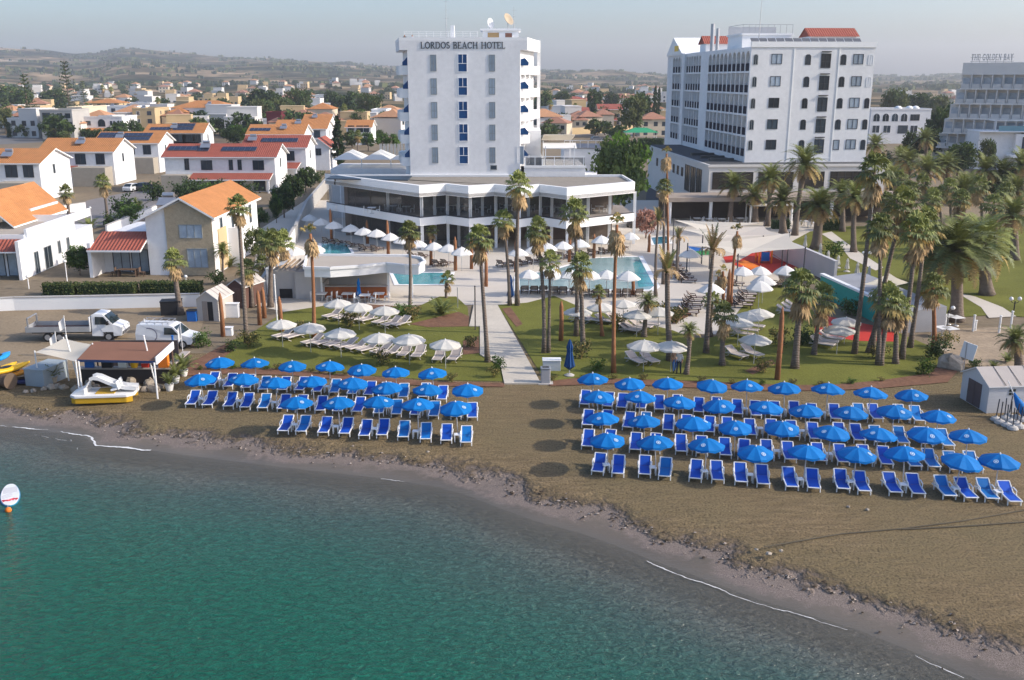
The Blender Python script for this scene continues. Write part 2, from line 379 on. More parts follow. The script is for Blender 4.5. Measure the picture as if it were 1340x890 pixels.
    al = N.new('ShaderNodeMapRange'); al.inputs[1].default_value = .2; al.inputs[2].default_value = -2.6; al.inputs[3].default_value = .12; al.inputs[4].default_value = 1; L.new(A.outputs['Fac'], al.inputs[0])
    L.new(al.outputs[0], B.inputs['Alpha'])
    return m
grid('sea', fr(-700,-60,20)+fr(-58,40,1)+fr(45,505,20), fr(-190,10,10)+fr(11,72,1), lambda x,y,d: WATER_Z, water_mat())
# foam lines: broken little crests lying on the water at the edge
def foam():
    rnd = random.Random(5); b = MB()
    for (a, c, off, wd, dens) in ((3,7,.1,.11,.7),(3,6,-.9,.03,-.1),(10,15,-.15,.035,-.2),(17,26,-.3,.05,.25)):
        pts = []
        for i in range(a, c):
            (ax, ay), (bx, by) = SH[i], SH[i+1]; L_ = math.hypot(bx-ax, by-ay); nx, ny = -(by-ay)/L_, (bx-ax)/L_; n = max(2, int(L_/.12))
            for k in range(n):
                t = k/n; q = ax+(bx-ax)*t; o_ = off+.16*hsh(q*1.3, i*.1)+.05*hsh(q*5, 2)+rnd.gauss(0,.012)
                pts.append((q+nx*o_, ay+(by-ay)*t+ny*o_, nx, ny, wd*max(0, .25+hsh(q*.9+off*9, 1.7)+.5*hsh(q*3.7, 4)+dens)*rnd.uniform(.6,1.2)))
        for p, q in zip(pts, pts[1:]):
            if p[4] < .012 or q[4] < .012 or math.hypot(p[0]-q[0], p[1]-q[1]) > .6: continue
            z = WATER_Z+.03
            b.face([(p[0]-p[2]*p[4]*.5,p[1]-p[3]*p[4]*.5,z),(q[0]-q[2]*q[4]*.5,q[1]-q[3]*q[4]*.5,z),(q[0]+q[2]*q[4]*.5,q[1]+q[3]*q[4]*.5,z),(p[0]+p[2]*p[4]*.5,p[1]+p[3]*p[4]*.5,z)])
    struct(b.build('sea_foam', M('foam', (.66,.66,.64), .8, .2)), 'stuff')
foam()
def weed():
    rnd = random.Random(8); b = MB()
    for i in range(3, len(SH)-6):
        (ax, ay), (bx, by) = SH[i], SH[i+1]; L_ = math.hypot(bx-ax, by-ay); nx, ny = -(by-ay)/L_, (bx-ax)/L_
        if L_ > 30: continue
        for k in range(int(L_*9)):
            t = rnd.random(); d = 1.9+.55*hsh(ax+t*7, i*.7)+rnd.gauss(0,.3+.25*(hsh(ax*.4+t*2, 3) > .2)); x, y = ax+(bx-ax)*t+nx*d, ay+(by-ay)*t+ny*d; s = rnd.uniform(.02,.085); z = hbeach(d)+.05
            q = [(x+s*1.6*math.cos(a)*rnd.uniform(.5,1.2), y+s*math.sin(a)*rnd.uniform(.5,1.2), z) for a in (0,1.25,2.5,3.8,5)]
            for j in range(5): b.face([q[j], q[(j+1) % 5], (x, y, z+s*.7)], rnd.choice((0,0,1)))
    struct(b.build('washed_up_weed', [M('weed_brown',(.05,.036,.024),.95,.3), M('shell_grit',(.34,.29,.25),.9,.3)]), 'stuff')
weed()
def sheet(name, pix, z, mat, kind='structure', metres=False):
    p = pix if metres else [G(x, y, z) for x, y in pix]
    b = MB(); a = sum(p[i][0]*p[(i+1)%len(p)][1]-p[(i+1)%len(p)][0]*p[i][1] for i in range(len(p)))
    if a < 0: p = p[::-1]
    b.face([(x, y, z) for x, y in p]); return struct(b.build(name, mat), kind)
def ground_mat():
    m = M('dry_ground', (.20,.16,.11), .95, .25, .05, .2, world=True, fine=1.3, spec=.1); return m
sheet('ground', [(-5000,63),(5000,63),(5000,5000),(-5000,5000)], -.02, ground_mat(), metres=True)
# sandy street at the left
sheet('street', [(-160,398),(275,398),(262,432),(235,452),(225,480),(200,486),(-160,478)], .006, M('street_sand', (.25,.195,.13), .95, .25, .25, .35, world=True, fine=4, spec=.1))
PAVE = M('pale_paving', (.54,.49,.42), .85, .08, .3, .05, world=True, fine=6)
sheet('paving', [(325,398),(372,408),(425,400),(470,404),(560,398),(600,399),(651,399),(690,396),(760,402),(880,436),(945,438),(990,400),(1020,366),(1010,330),(1100,300),(1120,262),(700,262),(400,262),(340,300)], .012, PAVE)
GRASS = M('lawn_grass', (.14,.145,.032), .95, .36, .22, .6, world=True, fine=9, spec=.1)
LAWN_L = [(258,486),(266,470),(300,447),(335,432),(372,408),(425,400),(470,404),(512,412),(545,402),(575,388),(597,388),(612,402),(614,427),(628,428),(629,464),(655,478),(659,499),(560,497),(470,490),(380,482),(310,480)]
sheet('lawn', LAWN_L, .03, GRASS)
LAWN_R = [(651,399),(690,396),(725,387),(760,402),(880,432),(905,442),(930,442),(945,437),(968,405),(1000,372),(1040,372),(1080,430),(1170,433),(1215,452),(1238,466),(1218,488),(1150,498),(1080,504),(1010,503),(930,499),(860,497),(760,494),(735,501),(714,499)]
sheet('lawn', LAWN_R, .03, GRASS)
sheet('lawn', [(1010,330),(1060,303),(1110,296),(1420,296),(1420,420),(1300,412),(1180,420),(1090,365)], .03, GRASS)
sheet('path', [(1075,306),(1088,303),(1108,318),(1128,332),(1156,350),(1146,354),(1112,338),(1100,322)], .045, PAVE)
sheet('path', [(1252,383),(1276,388),(1312,402),(1330,414),(1294,416),(1284,402)], .045, PAVE)
WALK = M('walkway_concrete', (.52,.47,.39), .85, .14, .4, .12, world=True, fine=5)
WY = [G(x, y, .06) for x, y in ((628,427),(614,427),(620,399),(651,399),(708,502),(660,502),(655,479),(628,464))]
b = MB(); b.prism(WY, -.05, .09); struct(b.build('walkway', WALK))
# soil beds and red edging between lawn and sand
for i, px in enumerate([
  [(225,482),(258,470),(300,447),(310,455),(275,480),(300,482),(380,484),(470,492),(560,499),(660,501),(660,506),(560,505),(470,499),(380,491),(300,489),(235,492)],
  [(714,499),(760,494),(860,497),(1010,503),(1080,504),(1150,498),(1218,488),(1240,466),(1262,476),(1240,500),(1150,508),(1080,511),(1000,511),(900,507),(800,502),(720,505)],
  [(560,418),(600,408),(614,414),(613,427),(560,428),(535,424)],[(606,446),(626,440),(628,462),(606,464)],[(657,404),(668,402),(684,424),(676,428)],
  [(480,398),(545,402),(540,408),(490,409)],[(870,408),(900,400),(905,412),(880,424)],[(975,485),(1010,470),(1015,476),(985,490)]]):
    sheet('soil_bed', px, .05, TERRA)
sheet('beach_access', [(1235,440),(1250,430),(1420,425),(1420,500),(1262,476),(1240,466),(1222,455)], .034, M('trodden_sand', (.31,.24,.165), .95, .3, .5, .7, world=True, fine=3))
def pool_mat(name, c1, c2):
    m = M(name, c1, .06, .12, .4, .35, .5, world=True, fine=3.5); return m
POOLT = pool_mat('pool_teal', (.05,.30,.33), 0); POOLP = pool_mat('pool_pale', (.23,.36,.37), 0); POOLD = pool_mat('pool_deep', (.015,.15,.22), 0)
def pool(label, px, mat, deep=None):
    t = thing('swimming_pool', label, 'pool', G(*px[0])+(0,)); ox, oy = G(*px[0])
    p = [G(x, y, .05) for x, y in px]; q = [(x-ox, y-oy) for x, y in p]
    cx = sum(a for a, _ in q)/len(q); cy = sum(a for _, a in q)/len(q)
    b = MB(); k = len(q)
    out = [(cx+(x-cx)*1.03+(.35 if x > cx else -.35), cy+(y-cy)*1.03+(.35 if y > cy else -.35)) for x, y in q]
    for i in range(k):
        j = (i+1) % k; b.face([(q[i][0],q[i][1],.055),(q[j][0],q[j][1],.055),(out[j][0],out[j][1],.055),(out[i][0],out[i][1],.055)])
    b.build('coping', WHITE2, t)
    b = MB(); a = sum(q[i][0]*q[(i+1)%k][1]-q[(i+1)%k][0]*q[i][1] for i in range(k))
    b.face([(x, y, .04) for x, y in (q if a > 0 else q[::-1])]); b.build('water', mat, t)
    if deep:
        r = [G(x, y, .045) for x, y in deep]; b = MB(); b.face([(x-ox, y-oy, .046) for x, y in r]); b.build('deep_end', POOLT, t)
pool('long turquoise pool beside the curved white snack bar', [(514,357),(590,357),(583,372),(522,372)], POOLT)
pool('main pale blue pool with row of loungers along its front edge', [(680,361),(730,352),(775,338),(836,336),(856,374),(850,379),(680,379)], POOLP, [(828,344),(838,340),(856,374),(836,376)])
pool('small pool by the left terrace under the restaurant', [(420,319),(452,318),(460,331),(424,334)], POOLT)
pool('small blue plunge pool beside the shade sails', [(852,311),(872,309),(876,318),(856,320)], POOLD)
# side road by the second hotel and town streets
ASPH = M('asphalt', (.075,.075,.078), .9, .15, .3, .1, world=True, fine=5)
sheet('road', [(845,262),(905,262),(872,180),(855,180)], .014, ASPH)
sheet('road', [(-60,192),(60,186),(140,184),(260,180),(260,176),(130,177),(40,176),(-60,179)], .01, M('worn_asphalt', (.15,.145,.14), .9, .15, .1, .1, world=True))
sheet('driveway', [(60,292),(115,262),(190,247),(235,262),(160,285),(120,300)], .01, M('grey_pavers', (.20,.185,.18), .9, .15, .4, .1, world=True))
sheet('road', [(700,168),(840,165),(860,180),(700,178)], .012, M('pale_road', (.24,.21,.18), .9, .15, .1, .1, world=True))
# the air of the bay
hz = MB(); hz.box(-5300,5300,-230,5300,-4.5,190)
hm = bpy.data.materials.new('haze'); hm.use_nodes = True; t = hm.node_tree; t.nodes.clear()
pv = t.nodes.new('ShaderNodeVolumePrincipled'); pv.inputs['Density'].default_value = .00017; pv.inputs['Color'].default_value = (.86,.90,.97,1); pv.inputs['Anisotropy'].default_value = .2
mo = t.nodes.new('ShaderNodeOutputMaterial'); t.links.new(pv.outputs[0], mo.inputs['Volume'])
struct(hz.build('haze', hm), 'stuff')
# ================================================================ BUILDINGS
_WM = {}
def win(parent, x, y, z, w, h, rz=0, glass=None, frame=None, style='cross', name='window', label=None):
    """window facing -Y of the parent's frame (turned by rz); x,y = centre of the opening on the wall face, z = sill"""
    glass = glass or GLASS; frame = frame or FRAMEW
    k = (round(w,2), round(h,2), glass.name, frame.name, style)
    if k not in _WM:
        f = MB(); t = .07; g = MB()
        if style == 'arch':
            n = 8; pts = [(-w/2,0),(w/2,0)]+[(w/2*math.cos(math.pi*i/n), h-w/2+w/2*math.sin(math.pi*i/n)) for i in range(n+1)]
            big = [(px*1.0+(t if px > 0 else -t), pz+(t if pz > 0 else -t)) for px, pz in pts]
            for i in range(len(pts)):
                j = (i+1) % len(pts); f.face([(big[i][0],-.05,big[i][1]),(big[j][0],-.05,big[j][1]),(pts[j][0],-.05,pts[j][1]),(pts[i][0],-.05,pts[i][1])])
                f.face([(big[i][0],-.05,big[i][1]),(big[i][0],0.0,big[i][1]),(big[j][0],0.0,big[j][1]),(big[j][0],-.05,big[j][1])])
            f.box(-.025,.025,-.045,-.012,0,h*.95); g.face([(px,-.01,pz) for px, pz in pts])
        else:
            f.box(-w/2-t,-w/2,-.06,.0,-t,h+t); f.box(w/2,w/2+t,-.06,.0,-t,h+t); f.box(-w/2,w/2,-.06,.0,-t,0); f.box(-w/2,w/2,-.06,.0,h,h+t)
            if style in ('cross','two','panel'): f.box(-.03,.03,-.05,-.012,(h*.46 if style == 'panel' else .0),h)
            if style == 'cross': f.box(-w/2,w/2,-.048,-.014,h*.42,h*.42+.06)
            if style == 'panel': f.box(-w/2,w/2,-.048,-.014,h*.46,h*.46+.07)
            if style == 'three':
                for q in (-w/6, w/6): f.box(q-.03,q+.03,-.05,-.012,0,h)
            if style == 'many':
                nn = max(2, int(w/1.1))
                for i in range(1, nn): f.box(-w/2+w*i/nn-.03,-w/2+w*i/nn+.03,-.05,-.012,0,h)
                f.box(-w/2,w/2,-.048,-.014,h*.7,h*.7+.05)
            g.face([(-w/2,-.01,0),(w/2,-.01,0),(w/2,-.01,h),(-w/2,-.01,h)])
        _WM[k] = (f.mesh('window', frame), g.mesh('pane', glass))
    fm, gm = _WM[k]
    o = put(name, fm, parent, label, loc=(x, y, z), rz=rz); put('pane', gm, o); return o
# ---- lettering made of thick and thin strokes with serifs (unit height 1)
GLY = {'L':(.6,[('t',.12,0,.12,1),('h',.0,.55,0),('h',.0,.25,1),('v',.55,0,.22)]),
 'O':(.8,[('o',.4,.5,.4,.5)]), 'R':(.7,[('t',.12,0,.12,1),('h',0,.25,0),('p',.12,1,.52,.48),('d',.3,.5,.62,0),('h',.52,.72,0)]),
 'D':(.78,[('t',.12,0,.12,1),('h',0,.2,0),('h',0,.2,1),('q',.12,1,.74,0)]), 'S':(.56,[('s',)]),
 'B':(.64,[('t',.12,0,.12,1),('h',0,.2,0),('h',0,.2,1),('p',.12,1,.54,.52),('p',.12,.52,.6,0)]),
 'E':(.62,[('t',.12,0,.12,1),('h',0,.56,0),('h',0,.52,1),('h',.12,.42,.5),('v',.54,0,.22),('v',.5,.8,1)]),
 'A':(.78,[('d2',.08,0,.38,1),('t',.66,0,.4,1),('h',.2,.58,.32),('h',0,.22,0),('h',.52,.78,0)]),
 'C':(.74,[('c',)]), 'H':(.82,[('t',.14,0,.14,1),('t',.68,0,.68,1),('h',.14,.68,.5),('h',0,.28,0),('h',0,.28,1),('h',.54,.82,0),('h',.54,.82,1)]),
 'T':(.68,[('t',.34,0,.34,1),('h',0,.68,1),('h',.2,.48,0),('v',.02,.78,1),('v',.66,.78,1)]),
 'G':(.78,[('c',),('t',.64,.05,.64,.42),('h',.5,.76,.42)]), 'N':(.82,[('d2',.14,0,.14,1),('t',.14,1,.68,0),('d2',.68,0,.68,1),('h',0,.26,0),('h',.56,.82,1)]),
 'Y':(.76,[('t',.38,0,.38,.48),('t',.38,.46,.1,1),('d2',.38,.46,.68,1),('h',.24,.54,0),('h',0,.22,1),('h',.56,.78,1)]), ' ':(.38,[])}
def lettering(text, h, total, bold=.13):
    b = MB(); adv = sum(GLY[c][0] for c in text); gap = (total/h-adv)/(len(text)-1); x = 0
    def stroke(x0, z0, x1, z1, t):
        d = math.hypot(x1-x0, z1-z0) or 1; nx, nz = -(z1-z0)/d*t/2, (x1-x0)/d*t/2
        q = [(x0+nx, z0+nz), (x1+nx, z1+nz), (x1-nx, z1-nz), (x0-nx, z0-nz)]
        b.face([(a*h, -.06, c*h) for a, c in q]); b.face([(a*h, 0.0, c*h) for a, c in q[::-1]])
        for i in range(4):
            p, r = q[i], q[(i+1) % 4]; b.face([(p[0]*h,-.06,p[1]*h),(r[0]*h,-.06,r[1]*h),(r[0]*h,0,r[1]*h),(p[0]*h,0,p[1]*h)])
    def arc(cx, cz, rx, rz, a0, a1, n=10, t=bold):
        pts = [(cx+rx*math.cos(R(a0+(a1-a0)*i/n)), cz+rz*math.sin(R(a0+(a1-a0)*i/n))) for i in range(n+1)]
        for (p, q) in zip(pts, pts[1:]): stroke(p[0], p[1], q[0], q[1], t)
    th = bold*.55
    for c in text:
        for s in GLY[c][1]:
            k = s[0]
            if k == 't': stroke(x+s[1], s[2], x+s[3], s[4], bold)
            elif k in ('d', 'd2'): stroke(x+s[1], s[2], x+s[3], s[4], bold if k == 'd' else th)
            elif k == 'h': z = min(max(s[3], th/2), 1-th/2); stroke(x+s[1], z, x+s[2], z, th)
            elif k == 'v': stroke(x+s[1], s[2], x+s[1], s[3], th)
            elif k == 'o': arc(x+s[1], s[2], s[3]-bold/2, s[4]-th/2, 0, 360, 18)
            elif k == 'p':
                zc, rz = (s[2]+s[4])/2, abs(s[2]-s[4])/2-th/2
                stroke(x+s[1], zc+rz, x+s[3]-.2, zc+rz, th); stroke(x+s[1], zc-rz, x+s[3]-.2, zc-rz, th); arc(x+s[3]-.2, zc, .2-bold/4, rz, -90, 90, 8)
            elif k == 'q': stroke(x+.1, 1-th/2, x+.34, 1-th/2, th); stroke(x+.1, th/2, x+.34, th/2, th); arc(x+.34, .5, .36, .5-th/2, -90, 90, 10)
            elif k == 's': arc(x+.28, .74, .2, .22, 20, 270, 8); arc(x+.28, .27, .22, .23, 90, -160, 8)
            elif k == 'c': arc(x+.4, .5, .34, .46, 42, 318, 14); stroke(x+.66, .68, x+.66, .98, th)
        x += GLY[c][0]+gap
    return b
# ---------------------------------------------------------------- white seafront hotel tower
def tower():
    Y0 = 128.0; x0, x1 = -13.35, 1.05; ZT = 25.0
    t = thing('hotel_tower', 'tall white hotel tower with blue windows and dark lettering along its top', 'hotel', (x0, Y0, 0))
    w_ = x1-x0; fl = [21.9, 19.0, 16.05, 13.2, 10.3]     # window centres
    b = MB(); back = 13.0; flare = 2.0
    foot = [(0,0),(w_,0),(w_+flare,back),(-flare,back)]
    b.prism(foot, 0, ZT-1.25)
    top = [(-1.0,-.003),(w_+.9,-.003),(w_+flare+.9,back+.3),(-flare-1.0,back+.3)]
    b.prism(top, ZT-1.5, ZT-.35); b.build('wall', WHITE, t)
    b = MB(); 
    for i in range(4):
        (ax, ay), (bx, by) = top[i], top[(i+1) % 4]; dx, dy = bx-ax, by-ay; L_ = math.hypot(dx, dy)
        b.obox(((ax+bx)/2+(-dy/L_)*.1, (ay+by)/2+dx/L_*.1, ZT-.16), (L_, .2, .38), math.atan2(dy, dx))
    b.build('parapet', WHITE2, t)
    def lx(px, py): return W(px, py, Y0)[0]-x0
    for i, z in enumerate(fl):
        l = win(t, lx(567,80), 0, z-.95, .66, 1.9, 0, CURT, FRAMEG, 'cross')
        win(t, lx(605.3,90), 0, z-1.05, 1.08, 2.1, 0, BLUEG, FRAMEW, 'panel', label='blue window with blue lower panel' if i == 0 else None)
        win(t, lx(643.8,80), 0, z-.95, .66, 1.9, 0, CURT, FRAMEG, 'cross')
    # balconies on the flared side walls: white box, blue screen, recessed opening
    for sgn in (1, -1):
        for i, z in enumerate(fl[:5]):
            for k in range(3):
                yy = .1+k*4.4; xx = (w_+flare*yy/back) if sgn > 0 else (-flare*yy/back)
                q = MB(); ht = 1.15
                if sgn > 0: q.prism([(xx-.1,yy+.25),(xx+1.25,yy+.85),(xx+1.35,yy+4.1),(xx+.55,yy+4.1)], z-1.45, z-1.45+ht)
                else: q.prism([(xx+.1,yy+.25),(xx-1.2,yy+.45),(xx-1.3,yy+4.1),(xx-.6,yy+4.1)], z-1.45, z-1.45+ht)
                bal = q.build('balcony', WHITE2, t)
                p = MB(); s_ = sgn
                pts = [(xx+s_*.05, z-.3),(xx+s_*1.05, z-.3),(xx+s_*1.1,z+.05),(xx+s_*.6,z+.62),(xx+s_*.05,z+.5)]
                if s_ < 0: pts = [(xx-.05,z-.3),(xx-.7,z-.3),(xx-.7,z+.1),(xx-.05,z+.75)]
                pts = pts if s_ > 0 else pts[::-1]
                p.face([(a, yy+.28, c) for a, c in pts]); p.face([(a, yy+.36, c) for a, c in pts[::-1]])
                if k == 0: p.build('screen', BLUEG, bal)
                d = MB(); d.obox((xx+s_*.03+s_*.15, yy+2.6, z-.1), (.08, 1.7, 2.1), math.atan2(back, flare)-math.pi/2 if s_ > 0 else math.pi/2-math.atan2(back, flare)); d.build('balcony_door', CURT, bal)
    f = MB(); f.box(w_+flare+.5,w_+flare+.95,back-.3,back+.25,8,ZT+.2); f.build('fin', WHITE2, t)
    # lettering
    le = lettering('LORDOS BEACH HOTEL', .80, 10.75).build('lettering', M('bronze_letters', (.045,.05,.06), .5, .1), t)
    le.location = (lx(550.6,60), -.008, W(550,62.5,Y0)[1]-.1)
    # roof furniture
    r = MB(); r.box(8.9+.6,w_-.2,4.5,9.5,ZT-.5,ZT+1.05); r.box(8.6+.6,w_+.1,4.2,9.8,ZT+1.05,ZT+1.3); rr = r.build('roof_house', WHITE2, t)
    win(rr, 10.9, 4.5, ZT-.3, 1.5, 1.1, 0, M('tan_shutter', (.45,.30,.14), .7), FRAMEW, 'plain'); win(rr, 12.9, 4.5, ZT-.05, .9, .8, 0, M('rust_shutter', (.25,.12,.08), .7), FRAMEW, 'plain')
    c = MB(); c.box(5.35,5.85,3.2,4.2,ZT-.5,ZT+1.65); c.build('chimney', WHITE2, t)
    rl = MB()
    for i in range(11): rl.tube([(-.6+i*.95,2.5,ZT-.3),(-.6+i*.95,2.5,ZT+.85)], .025, 5)
    for z in (.3,.6,.85): rl.tube([(-.6,2.5,ZT+z),(8.9,2.5,ZT+z)], .02, 5)
    rl.build('railing', FRAMEW, t)
    for (x_, hh, nm) in ((5.2-.5,5.2,'aerial_mast'),(13.6,4.0,'aerial_mast')):
        a = MB(); a.tube([(x_,5,ZT-.3),(x_,5,ZT+1.8),(x_,5,ZT+hh)], [.06,.05,.02], 6)
        for q in (.5,.7,.9): a.tube([(x_-.35,5,ZT+hh*q),(x_+.35,5,ZT+hh*q)], .012, 4)
        a.build(nm, STEEL, t)
    for (x_, tilt, yaw, rad, mt, nm) in ((10.25,80,55,.68,WHITE2,'white'),(12.7,62,52,.85,M('tan_dish',(.40,.33,.24),.6),'tan')):
        d = MB(); d.lathe([(.001,0),(rad*.4,.05),(rad*.75,.17),(rad,.34),(rad*.96,.34),(rad*.72,.2),(rad*.38,.08),(.002,.03)], 20)
        o = d.build('satellite_dish', mt, t, True, '%s satellite dish' % nm)
        o.location = (x_, 6.5, ZT+2.0 if nm == 'white' else ZT+2.45); o.rotation_euler = (R(tilt), 0, R(yaw))
        st = MB(); st.tube([(x_+.1,6.6,ZT+1.2),(x_+.1,6.6,ZT+2.2)], .06, 6); st.build('dish_mount', STEEL, t)
    s = MB(); s.box(w_-1.4,w_-.9,-.02,.0,1,2); 
    lo = win(t, lx(646,224), 0, 8.45, .75, .5, 0, GLASS, FRAMEG, 'plain'); win(t, lx(681,202), 0.02, 9.2, .8, 2.2, 0, CURT, FRAMEW, 'plain')
tower()
# ---------------------------------------------------------------- glazed restaurant podium with zigzag white bands
PZ = 7.8
def podium():
    pts = [(425,227),(548.4,243),(583,240.6),(613,243.7),(647,241.4),(678,244.6),(706,241.6),(742,246),(831,238)]
    P_ = [G(x, y, PZ) for x, y in pts]
    o = P_[0]; t = thing('restaurant_building', 'low glazed white restaurant with zigzag flat roof in front of the tower', 'restaurant', (o[0], o[1], 0))
    L_ = [(x-o[0], y-o[1]) for x, y in P_]
    xe, ye = L_[-1]; back = [(xe-.5, ye+9), (1.5, ye+9)]
    ring = L_+back
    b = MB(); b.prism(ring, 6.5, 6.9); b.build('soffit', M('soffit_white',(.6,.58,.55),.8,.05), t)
    b = MB()          # roof band (fascia)
    for i in range(len(ring)):
        (ax, ay), (bx, by) = ring[i], ring[(i+1) % len(ring)]
        b.face([(ax,ay,6.45),(bx,by,6.45),(bx,by,7.8),(ax,ay,7.8)])
        cx, cy = xe/2, 8
        ia = (ax+(cx-ax)*.012, ay+(cy-ay)*.035); ib = (bx+(cx-bx)*.012, by+(cy-by)*.035)
        b.face([(ax,ay,7.8),(bx,by,7.8),(ib[0],ib[1],7.8),(ia[0],ia[1],7.8)]); b.face([(ib[0],ib[1],7.8),(bx*0+ib[0],ib[1],7.5),(ia[0],ia[1],7.5),(ia[0],ia[1],7.8)])
    b.build('roof_band', WHITE2, t)
    b = MB(); b.prism([(x, y+.12) for x, y in ring[:len(L_)]]+[(xe-.7,ye+8.8),(1.7,ye+8.8)], 7.0, 7.55); b.build('roof', GRAVR, t)
    b = MB(); b.prism([(x, y+.15) for x, y in L_]+back, 3.2, 3.82, 0, 1); b.build('floor_slab', [WHITE2, M('terrace_tiles',(.30,.27,.25),.6,.1)], t)
    b = MB(); lo = [(x, y+(0 if i != len(L_)-1 else 0)) for i, (x, y) in enumerate(L_)]
    for i in range(len(lo)-1):
        (ax, ay), (bx, by) = lo[i], lo[i+1]; b.face([(ax,ay+.1,3.0),(bx,by+.1,3.0),(bx,by+.1,3.95),(ax,ay+.1,3.95)]); b.face([(ax,ay+.3,3.0),(ax,ay+.3,3.95),(bx,by+.3,3.95),(bx,by+.3,3.0)]); b.face([(ax,ay+.1,3.95),(bx,by+.1,3.95),(bx,by+.3,3.95),(ax,ay+.3,3.95)])
    b.build('slab_band', WHITE2, t)
    # glass balustrade line, dark rail
    b = MB()
    for i in range(len(lo)-1):
        (ax, ay), (bx, by) = lo[i], lo[i+1]; b.obox(((ax+bx)/2, (ay+by)/2+.35, 4.02), (math.hypot(bx-ax,by-ay), .1, .1), math.atan2(by-ay, bx-ax))
    b.build('rail', FRAMED, t)
    # inner walls: dark interior set back, back wall
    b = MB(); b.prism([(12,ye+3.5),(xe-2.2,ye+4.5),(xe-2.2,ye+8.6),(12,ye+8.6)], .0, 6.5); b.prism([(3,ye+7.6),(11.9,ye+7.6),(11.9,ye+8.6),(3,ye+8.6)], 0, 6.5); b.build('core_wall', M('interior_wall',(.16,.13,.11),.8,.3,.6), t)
    # glazing panes on both floors behind the columns
    gl = M('clear_glass', (.05,.065,.075), .04, .2, .4, 0, .7, alpha=.38)
    for i in range(len(lo)-1):
        (ax, ay), (bx, by) = lo[i], lo[i+1]; n = max(1, round(math.hypot(bx-ax, by-ay)/3.2))
        for k in range(n):
            p = (ax+(bx-ax)*k/n, ay+(by-ay)*k/n); q = (ax+(bx-ax)*(k+1)/n, ay+(by-ay)*(k+1)/n)
            if i == len(lo)-2 and k >= n-2: continue
            g = MB(); g.face([(p[0]+.06,p[1]+.55,3.83),(q[0]-.06,q[1]+.55,3.83),(q[0]-.06,q[1]+.55,6.49),(p[0]+.06,p[1]+.55,6.49)]); g.build('glass_panel', gl, t)
            if i < 4 or i > 6: 
                g = MB(); g.face([(p[0]+.06,p[1]+1.0,.1),(q[0]-.06,q[1]+1.0,.1),(q[0]-.06,q[1]+1.0,3.0),(p[0]+.06,p[1]+1.0,3.0)]); g.build('glass_panel', gl, t)
    for i, (x, y) in enumerate(L_):
        c = MB(); c.box(x-.02 if i else x+.3, x+.33 if i else x+.65, y+.7, y+1.05, 0, 6.5); c.build('column', WHITE2, t)
    for i in range(len(L_)-1):
        (ax, ay), (bx, by) = L_[i], L_[i+1]
        for q in ((.33,.66) if math.hypot(bx-ax, by-ay) > 7 else (.5,)):
            c = MB(); x, y = ax+(bx-ax)*q, ay+(by-ay)*q; c.box(x-.18,x+.18,y+2.6,y+2.96,0,6.5); c.build('column', WHITE2, t)
    # roof-top black membrane by the tower and its upper terrace
    b = MB(); b.prism([(1.2,ye+5.3),(11.8,ye+3.6),(11.8,ye+8.7),(1.2,ye+8.7)], 7.56, 7.68); b.build('membrane', M('blue_black_membrane',(.03,.05,.075),.5,.2), t)
podium()
